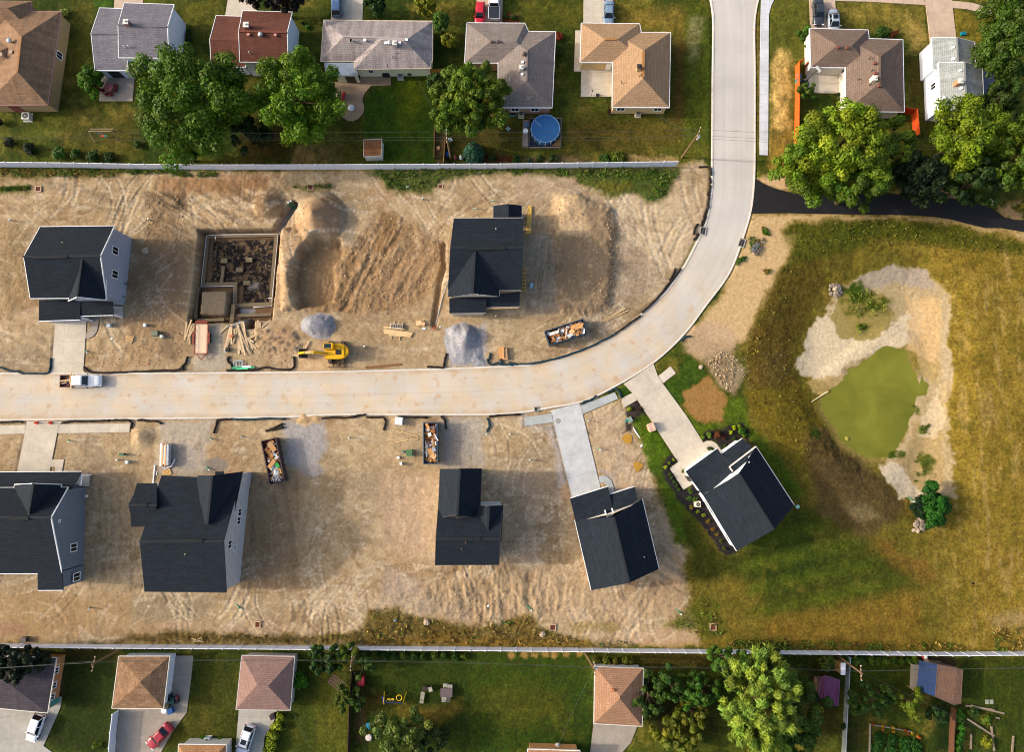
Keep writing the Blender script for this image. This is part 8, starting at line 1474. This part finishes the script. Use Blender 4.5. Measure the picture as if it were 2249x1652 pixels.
tree('p',2205,95,66,98,13,(58,84,22),'tall dark green tree in the top picture corner',16,11000,.3,95,(1.0,1.7))
tree('p',2192,215,44,44,9,(50,72,20),'olive tree behind the deck of the narrow house',36,2600,.34,36,(.9,1.4))
tree('p',2245,448,30,20,3,(90,88,34),'low olive thicket at the end of the black path',37,800,.3,16,(.8,1.1))
tree('E',1095,810,24,22,3.6,(72,100,36),'slender young tree on the court edge inside the orange fence',17,900,.22,18,(.6,.9))
tree('p',1668,1545,76,112,13,(122,146,72),'tall silvery pale-green tree by the sandy pyramid garage',18,19000,.25,230,(.45,.85),elong=2.2,radial=True,lv=.35)
tree('p',1745,1560,62,92,9,(66,92,34),'darker green tree behind the silvery pale tree',19,8500,.27,70,(.8,1.3),radial=True,elong=1.4)
tree('p',1600,1455,52,36,9,(70,104,38),'green tree reaching over the lower white fence',20,3200,.3,40,(.7,1.1))
tree('e',720,1000,44,44,6.5,(56,92,30),'green tree with dark gaps between garage and silvery tree',21,3200,.3,40,(.7,1.1))
tree('e',400,960,34,40,6,(54,86,32),'leafy green tree beside the sandy pyramid roof',22,2400,.3,32,(.7,1.1))
tree('e',170,1050,30,58,5.5,(58,84,36),'ragged tree brushing the sandy pyramid roof',23,2200,.28,30,(.6,1.0))
tree('e',480,1440,62,52,4.5,(106,112,36),'loose yellow-green tree with wispy crown near the lower edge',24,3600,.24,40,(.7,1.1),elong=1.6)
tree('e',620,1230,34,32,5,(96,102,34),'yellowish wispy tree above the loose yellow-green one',38,1700,.24,24,(.6,1.0),elong=1.6)
tree('c',880,1490,66,58,6.5,(94,112,62),'grey-green tree on the long lawn at the lower edge',25,4600,.26,55,(.7,1.1),lv=.35)
tree('c',1220,1500,34,40,4.5,(48,66,36),'dark green tree beside the grey-green lawn tree',39,1600,.26,24,(.7,1.0))
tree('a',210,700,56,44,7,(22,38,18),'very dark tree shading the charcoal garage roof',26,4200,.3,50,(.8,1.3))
tree('p',2064,1112,27,52,4.2,(34,88,22),'dense green bush-like tree at the dry end of the pond',27,6500,.22,60,(1.0,1.5),low=.05)
tree('p',2030,1116,24,30,2.4,(18,46,18),'dark low companion of the dense pond bush tree',28,1800,.22,20,(.9,1.3),low=.05)
tree('f',1080,1110,44,34,4.5,(50,78,30),'dark garden tree between the grey fence and the rounder one',29,2600,.26,36,(.7,1.0))
tree('g',450,1130,29,33,4.5,(102,118,28),'round yellow-green garden tree below the lean-to',30,2200,.24,32,(.6,1.0))
tree('f',1270,1080,22,30,4,(56,84,32),'smaller dark garden tree next to the round yellow-green one',40,1300,.24,20,(.6,.9))
tree('g',730,1250,22,28,3.5,(42,66,34),'blue-green garden tree below the navy roof slope',41,1200,.24,20,(.6,.9))
tree('c',150,640,52,24,4.5,(44,76,26),'leafy thicket tree on the lower fence beside the trellis',42,2600,.28,34,(.7,1.0))
tree('c',330,620,30,22,4.2,(88,104,34),'yellower thicket tree at the fence beside the bushes pole',43,1500,.26,22,(.6,.9))
tree('c',90,760,34,22,4,(38,66,26),'dark thicket tree behind the trellis',44,1500,.26,22,(.7,1.0))
tree('c',500,740,26,26,4,(60,92,34),'thin green tree above the red storage box',45,1200,.24,18,(.6,.9))
tree('c',290,1110,22,34,3.6,(78,98,34),'green tree along the dark fence below the trellis',46,1400,.24,22,(.6,.9))
tree('c',430,1120,18,26,3.2,(70,96,40),'small green tree on the playset side of the dark fence',47,1000,.24,16,(.5,.8))
tree('e',1400,670,30,26,4,(58,84,28),'round bush tree under the lower fence past the silvery tree',48,1600,.24,24,(.6,.9))
tree('f',60,690,30,26,3.6,(54,70,26),'olive bush tree beside the round one under the lower fence',49,1500,.24,22,(.6,.9))
tree('f',660,710,18,20,3.2,(66,84,22),'round olive bush tree just above the purple shed',50,1000,.22,16,(.5,.8))
p=gw('C',1180,1392);t=thing('blue_spruce','blue-grey conical spruce by the white fence and red mulch','tree',p);g=random.Random(3);L_=[]
for k in range(9):
 z=.4+k*.5;rr=1.75*(1-k/9.5)
 for a in range(max(3,int(14*(1-k/10)))):th=a*6.283/max(3,int(14*(1-k/10)))+k*.4;L_.append((rr*.75*math.cos(th),rr*.75*math.sin(th),z,.2+.28*(1-k/9)))
V_,C_=leaves(L_,4200,.17,(62,104,112),3,.2,.25,1.8,(0,0,1));leafmesh('crown',V_,C_,t);mb=MB();mb.tube([(0,0,-.2),(0,0,4.6)],.12,8,rs=[.16,.03]);mb.build('trunk',BARK,t)
SH=[('A',590,128,.85,1.3,(176,180,120),'white-flowered bush in the curved bed by the tan brick house'),('A',20,1110,.8,1.2,(26,40,22),'dark clipped bush behind the tan brick house'),('A',110,1290,1.1,1.4,(30,46,24),'tall dark bush on the first garden lawn'),('A',290,1350,1.2,1.4,(28,42,24),'broad dark bush beside the tall dark one'),('A',560,1395,1.3,1.5,(62,100,36),'bright bush at the fence below the first garden'),('A',700,1390,1.0,1.4,(58,92,32),'second green bush along the fence of the first garden'),('A',860,1420,1.3,1.3,(48,78,28),'third green bush along the fence of the first garden'),('A',1010,1430,1.1,1.2,(40,66,28),'fourth green bush along the fence of the first garden'),('A',1250,1310,.9,1.2,(74,96,50),'grey-green bush near the largest tree'),('B',170,300,.6,.8,(40,66,28),'small dark bush by the white gable wall'),('B',170,370,.7,.8,(36,58,28),'larger dark bush by the white gable wall'),('B',1222,248,.35,.5,(96,150,80),'bright small plant in the dark bed by the rust-roofed house'),('B',1185,215,.4,.5,(50,74,40),'dull plant in the dark bed by the rust-roofed house'),('C',605,665,.75,1.2,(54,84,40),'bush with grey flowers at the cream house wall'),('C',1465,150,.5,.7,(60,84,30),'low plant at the start of the brick-red bed'),('C',1540,165,.65,.7,(56,82,34),'rounder plant in the brick-red bed'),('C',1345,1415,.9,1.1,(44,70,26),'round green bush on the red mulch by the spruce'),('C',1560,1430,.8,.9,(48,80,40),'green bush past the red mulch'),('D',820,1425,1.0,.8,(64,100,30),'bright vegetable bush nearer the pool along the fence'),('D',930,1420,1.2,.9,(96,112,40),'bright vegetable bush nearer the road along the fence'),('D',360,1425,.9,.7,(54,76,40),'low green bush below the blue pool'),('D',230,1430,.7,.6,(50,70,40),'lower green bush below the pool deck'),('D',140,1440,.5,.5,(60,90,96),'tiny blue-green plant below the pool deck'),('D',405,330,.8,1.0,(130,52,40),'red bush by the weathered L-shaped house'),('D',398,480,.5,.8,(60,80,36),'green bush along the weathered house side'),('E',1085,285,.95,1.3,(66,110,24),'clipped bright bush at the corner of the brown-roofed house'),('E',1025,305,.6,.9,(56,90,26),'small clipped bush touching the bright corner bush'),('E',1055,340,.75,.9,(52,84,24),'low clipped bush below the bright corner bush'),('E',1085,430,.4,.8,(80,104,40),'narrow plant strip beside the garage wall'),('E',1380,855,.4,.6,(50,70,40),'first round plant in the court strip'),('E',1378,892,.4,.6,(90,108,40),'second round plant in the court strip'),('E',1375,935,.45,.6,(124,132,40),'third yellow plant in the court strip'),('F',380,300,1.4,.9,(56,86,32),'wide green bush row before the brown-roofed house'),('F',480,315,.7,.8,(110,50,44),'reddish bush before the brown-roofed house'),('b',1500,890,1.35,1.8,(78,134,30),'vivid green bush against the pink-roofed garage'),('b',1290,1270,.8,1.4,(134,150,34),'uppermost part bush of the bright yellow-green hedge'),('b',1250,1370,.95,1.4,(138,152,32),'second bush of the bright yellow-green hedge'),('b',1215,1480,1.05,1.4,(134,148,30),'third bush of the bright yellow-green hedge'),('b',1195,1570,1.0,1.4,(128,146,32),'fourth bush of the bright yellow-green hedge'),('b',1150,1640,.9,1.3,(120,142,34),'lowest bush of the bright yellow-green hedge'),('b',485,1505,.45,.6,(76,126,36),'leafy plant beside the lower-edge air conditioner'),('b',648,1525,.45,.5,(96,136,40),'lone plant above the brown roof at the lower edge'),('a',1025,1570,.85,1.1,(84,106,24),'yellow-green bush by the white side fence'),('Q',215,1065,.6,.9,(88,120,36),'light green bush at the mulch bed by the curved step'),('Q',160,1090,.4,.6,(104,134,40),'small bright bush at the mulch bed tip'),('Q',285,1070,.75,1.0,(104,58,42),'copper-red bush in the mulch bed'),('Q',345,1085,.45,.7,(84,46,42),'smaller dark red bush in the mulch bed'),('Q',412,1045,.36,.6,(164,176,28),'yellow bush nearer the copper-red one'),('Q',443,1005,.33,.6,(164,176,28),'yellow bush farther from the copper-red one'),('Q',485,995,.3,.5,(120,146,30),'small lime bush at the far rim of the mulch bed'),('Q',510,1030,.75,1.0,(66,106,34),'big green bush at the far rim of the mulch bed'),('Q',535,1070,.4,.6,(96,132,36),'bright bush beside the roof corner'),('Q',440,1100,.3,.4,(54,76,40),'tiny plant in the middle of the mulch bed'),('Q',355,1160,.3,.4,(56,80,40),'tiny plant inside the curved step'),('Q',228,1190,.3,.4,(80,100,40),'tiny plant between drive and curved step'),('P',1040,838,.45,.6,(130,146,36),'lime bush on mulch beside the drive pavement'),('P',1130,835,.35,.4,(70,54,44),'dark plant on mulch beside the drive pavement'),('M',765,0,.1,.1,(60,60,40),'')]
for i,(r,x,y,rad,ht,col,lb)in enumerate(SH):
 if lb:shrub(r,x,y,rad,ht,col,lb,100+i)
BED=[(72,480,.36,(166,178,26)),(110,437,.24,(110,126,36)),(155,405,.24,(120,130,34)),(256,520,.28,(110,128,30)),(115,555,.3,(66,96,38)),(137,587,.32,(66,96,38)),(163,637,.32,(60,88,38)),(190,676,.34,(58,86,36)),(212,716,.3,(58,86,36)),(332,733,.42,(72,108,36)),(320,812,.46,(66,100,36)),(378,820,.44,(76,112,36)),(345,903,.36,(130,112,36)),(412,950,.46,(100,116,34)),(467,983,.4,(112,130,36)),(522,1050,.42,(110,90,34)),(563,1127,.4,(126,92,34)),(602,1185,.38,(116,98,36)),(648,1255,.36,(86,88,34)),(685,1333,.3,(84,84,40))]
nm=['yellow globe shrub at the corner of the long mulch bed','small shrub beside the yellow globe shrub','small shrub nearest the drive in the long mulch bed','shrub boxed beside the white wall front corner']
for i,(x,y,rad,col)in enumerate(BED):shrub('W',x,y,rad,.6,col,nm[i]if i<4 else ORD[i-4]+(' shrub down the long mulch bed, counting from the side patio'),300+i,260,'shrubs in the long mulch bed',.12)
shrub('g',960,1260,.75,1.2,(60,116,24),'upper piece of the vivid climbing hedge below the barn shed',401,name='hedge',ry=1.4);shrub('g',960,1400,.85,1.3,(56,110,22),'middle piece of the vivid climbing hedge below the barn shed',402,name='hedge',ry=1.6);shrub('g',940,1560,.95,1.3,(54,104,24),'lowest piece of the vivid climbing hedge below the barn shed',403,name='hedge',ry=1.8)
shrub('g',1240,1300,.9,1.0,(92,112,36),'pale bush beside the long beam on the vegetable plot',404);shrub('g',1240,1540,1.1,1.0,(124,132,36),'yellow-green bush at the lower vegetable plot',405);shrub('g',1100,1230,1.0,.9,(56,84,36),'dark bush at the start of the vegetable plot',406)
shrub('f',545,1070,.9,.8,(46,66,20),'dark mossy bush at the open side of the purple shed',407);shrub('f',548,1175,.3,.5,(120,50,40),'red flowering plant below the purple shed',408);shrub('f',600,1210,.35,.5,(150,150,60),'yellow flowering plant below the purple shed',409);shrub('f',820,1370,.5,1.2,(36,64,24),'green creeper clump on the grey fence',410)
FLW=[(1135,1355,(170,90,30)),(1235,1380,(190,150,30)),(1235,1410,(170,110,30)),(1340,1390,(196,160,30)),(1350,1430,(160,120,40)),(1470,1420,(170,80,40)),(1500,1450,(150,70,50)),(1545,1450,(190,160,40)),(1600,1480,(190,110,40)),(1620,1500,(186,90,40))]
for i,(x,y,col)in enumerate(FLW):shrub('f',x,y,.28,.7,col,ORD[i]+' orange-yellow flower clump along the vegetable patch edging',420+i,120,'flower clumps on the patch edge',.1,name='flower_clump')
for i,(x,y)in enumerate([(1200,1500),(1330,1520),(1460,1540),(1580,1570),(1180,1600),(1320,1620),(1470,1630),(1600,1640)]):shrub('f',x,y,1.05,.6,(40,84,26),ORD[i]+' leafy row clump of the flowering vegetable patch',440+i,500,'leafy clumps of the vegetable patch',.17)
for i,x in enumerate((880,950,1030,1110,1190,1270,1350,1430,1510,1560)):shrub('f',x,690+4*(i%3),.75,1.0,(78,102,26)if i%2 else(62,92,28),ORD[i]+' bush of the leafy row under the fence past the white hut',460+i,420,'bushes under the lower fence')
for i,x in enumerate((1280,1380,1480,1580,1640)):shrub('d',x,690,.8,.8,(104,108,36)if i%2 else(92,88,34),ORD[i]+' scrubby bush behind the sandy pyramid garage',480+i,380,'scrub behind the garage')
for i,x in enumerate((620,720,820,920,1030,1130,1240,1350,1460,1560)):shrub('c',x,635+6*(i%3),.75,.9,(52,84,26)if i%3 else(84,98,30),ORD[i]+' bush of the green strip under the lower fence above the long lawn',490+i,380,'bushes above the long lawn')
def cover(r,polys,n_,size,cols,label,seed,h=.35,kind='weeds',elong=1.5):
 g=np.random.RandomState(seed);pts=[];
 for P_ in polys:
  q=np.array(W2(r,P_));area=.5*abs(np.dot(q[:,0],np.roll(q[:,1],1))-np.dot(q[:,1],np.roll(q[:,0],1)));want=int(n_*area);x0,y0=q.min(0);x1,y1=q.max(0);k=0
  while k<want:
   x,y=g.uniform(x0,x1,400),g.uniform(y0,y1,400);ins=np.zeros(400,bool)
   for i in range(len(q)):
    ax,ay=q[i];bx,by=q[(i+1)%len(q)];c=(ay>y)!=(by>y);ins^=c&(x<(bx-ax)*(y-ay)/(by-ay+1e-12)+ax)
   keep=ins&(fbm(x,y,1.8,3,seed)>-.12);pts+=list(zip(x[keep],y[keep]));k+=int(ins.sum())
 pts=np.array(pts);n2=len(pts);z=np.array([gz(a,b)for a,b in pts]);C=np.stack([pts[:,0],pts[:,1],z+g.uniform(.02,h,n2)],1)
 d=g.normal(size=(n2,3));d[:,2]=np.abs(d[:,2])*.8+.15;d/=np.linalg.norm(d,axis=1)[:,None];s=size*g.uniform(.5,1.4,n2);t2=np.cross(d,g.normal(size=(n2,3)));t2/=np.linalg.norm(t2,axis=1)[:,None];a=d*(s*elong)[:,None]*.7;b=t2*(s*.4)[:,None]
 V_=np.stack([C-a,C-b,C+a,C+b],1).reshape(-1,3);cl=np.array([lin(c)for c in cols]);k=((fbm(pts[:,0],pts[:,1],2.5,2,seed+1)+.5)*len(cols)).astype(int).clip(0,len(cols)-1);C_=cl[k]*g.uniform(.65,1.35,(n2,1))
 o=leafmesh(kind,V_,C_);o['kind']='stuff';tag(o,label,'weeds');return o
GC=[(58,88,24),(74,104,28),(92,108,34)];DCW=[(120,98,44),(96,90,34),(150,124,64)]
cover('G',[[(0,92),(1100,100),(1090,135),(1000,175),(500,165),(0,185)],[(1100,110),(1652,110),(1652,140),(1150,150)],[(0,262),(260,250),(275,285),(0,300)]],12,.22,GC+DCW[:1],'weeds along the site side of the upper fence behind the first house',1)
cover('I',[[(220,105),(1652,95),(1652,130),(1100,150),(880,210),(790,310),(660,300),(420,280),(340,180)]],15,.24,GC,'thick green weeds below the upper fence at mid-site',2,.5)
cover('J',[[(0,92),(1480,90),(1470,150),(1380,300),(1290,390),(1210,400),(1180,330),(1340,200),(1000,180),(600,170),(150,140),(0,140)]],15,.24,GC,'thick green weeds below the upper fence toward the road',3,.5)
cover('c',[[(0,450),(330,410),(480,360),(560,150),(840,150),(960,220),(1300,300),(1652,380),(1652,530),(0,520)]],9,.24,DCW+GC[2:],'dry weeds along the lower fence at mid-site',4,.4)
cover('d',[[(0,350),(450,260),(600,230),(690,330),(900,420),(1200,510),(1652,480),(1652,560),(0,550)]],9,.24,DCW+GC[1:2],'dry weeds along the lower fence above the long lawn',5,.4)
cover('b',[[(0,410),(1652,440),(1652,525),(0,515)]],8,.2,DCW+[(70,66,28)],'dry weeds along the lower fence above the garages',6,.35)
cover('f',[[(0,500),(500,480),(900,500),(1300,520),(1652,560),(1652,600),(0,570)]],10,.24,GC+DCW[:2],'green weeds along the lower fence under the meadow',7,.45)
cover('g',[[(400,530),(800,500),(1000,540),(1060,590),(400,600)],[(1300,350),(1640,340),(1652,590),(1320,590)]],9,.26,GC[1:]+DCW,'tall weeds along the lower fence at the meadow corner',8,.5)
cover('e',[[(350,330),(680,150),(740,60),(900,120),(1000,400),(760,450),(560,370)],[(1000,490),(1652,470),(1652,580),(1000,570)]],7,.24,GC[1:]+DCW[:1],'green weeds round the grate in pale concrete',9,.4)
cover('L',[[(90,1150),(300,1160),(480,1280),(450,1400),(250,1420),(130,1330)],[(200,1480),(270,1490),(250,1560),(200,1550)]],9,.2,[(84,102,28),(104,120,36),(120,124,46)],'bright reeds in the drying mud patch',10,.6,'reeds',2.2)
cover('R',[[(680,800),(725,800),(720,890),(680,880)],[(490,1230),(570,1210),(570,1270),(480,1280)],[(760,990),(860,970),(850,1060),(750,1060)],[(700,1300),(850,1290),(820,1450),(730,1440)],[(720,1480),(760,1490),(750,1560)]],4,.18,[(84,104,32),(104,116,40)],'green tufts on the dry pond shore',11,.15,'weeds',1.6)
cover('K',[[(690,610),(740,640),(770,700),(700,690)],[(560,700),(720,710),(700,790),(590,850)],[(470,900),(560,880),(520,960),(460,960)],[(690,1000),(780,1000),(740,1050)]],8,.2,GC+DCW[:1],'sparse weeds on the sandy strip by the inlet',12,.3)
cover('H',[[(1070,262),(1430,232),(1450,268),(1260,290)],[(0,130),(420,125),(400,170),(0,170)]],9,.2,GC,'grass tufts round the grate above the tall heap',13,.3)
cover('K',[[(900,640),(1000,580),(1652,570),(1652,760),(1250,850),(1000,1050),(860,1400),(640,1640),(600,1652),(700,1380),(860,1100),(870,990),(960,900),(1000,690)]],5,.2,[(74,82,26),(110,100,36),(92,84,30)],'rough meadow grass on the pond bank toward the road',14,.25,'grass')
cover('L',[[(0,560),(420,545),(850,580),(1080,600),(1250,670),(1652,770),(1652,900),(1000,820),(500,780),(0,800)]],5,.2,[(74,84,24),(112,104,34),(90,88,28)],'rough meadow grass below the black path',15,.25,'grass')
cover('Q',[[(560,200),(1000,100),(980,500),(1100,900),(1250,1250),(1000,1250),(700,950),(540,650)]],4,.2,[(110,96,36),(90,78,30),(128,108,42)],'rough meadow grass between the house and the pond',16,.25,'grass')
EL,AZ=R(25),R(-3.5)
sd=Vector((math.cos(EL)*math.cos(AZ),math.cos(EL)*math.sin(AZ),-math.sin(EL)))
ld=bpy.data.lights.new('sun','SUN');ld.energy=2.0;ld.angle=R(2.0);ld.color=(1,.9,.76)
lo=bpy.data.objects.new('sun',ld);COL.objects.link(lo);lo.rotation_euler=sd.to_track_quat('-Z','Y').to_euler();lo.location=(0,0,60)
wd=bpy.data.worlds.new('World');sc.world=wd;wd.use_nodes=True
nt=wd.node_tree;bg=nt.nodes['Background'];sk=nt.nodes.new('ShaderNodeTexSky');sk.sky_type='NISHITA';sk.sun_disc=False
sk.sun_elevation=EL;sk.sun_rotation=math.atan2(-sd.x,-sd.y)%(2*math.pi);sk.air_density=1.0;sk.dust_density=6.0;sk.ozone_density=1.0
nt.links.new(sk.outputs[0],bg.inputs[0]);bg.inputs[1].default_value=.15
cd=bpy.data.cameras.new('camera');cd.sensor_width=36;cd.lens=36*F/2249.0;cd.clip_end=3000;cd.clip_start=1
co=bpy.data.objects.new('camera',cd);COL.objects.link(co);co.location=(0,0,H);co.rotation_euler=(TH,0,0);sc.camera=co
sc.cycles.filter_width=1.05
vs_=sc.view_settings;vs_.view_transform='Standard';vs_.look='None';vs_.exposure=0.86;vs_.gamma=1
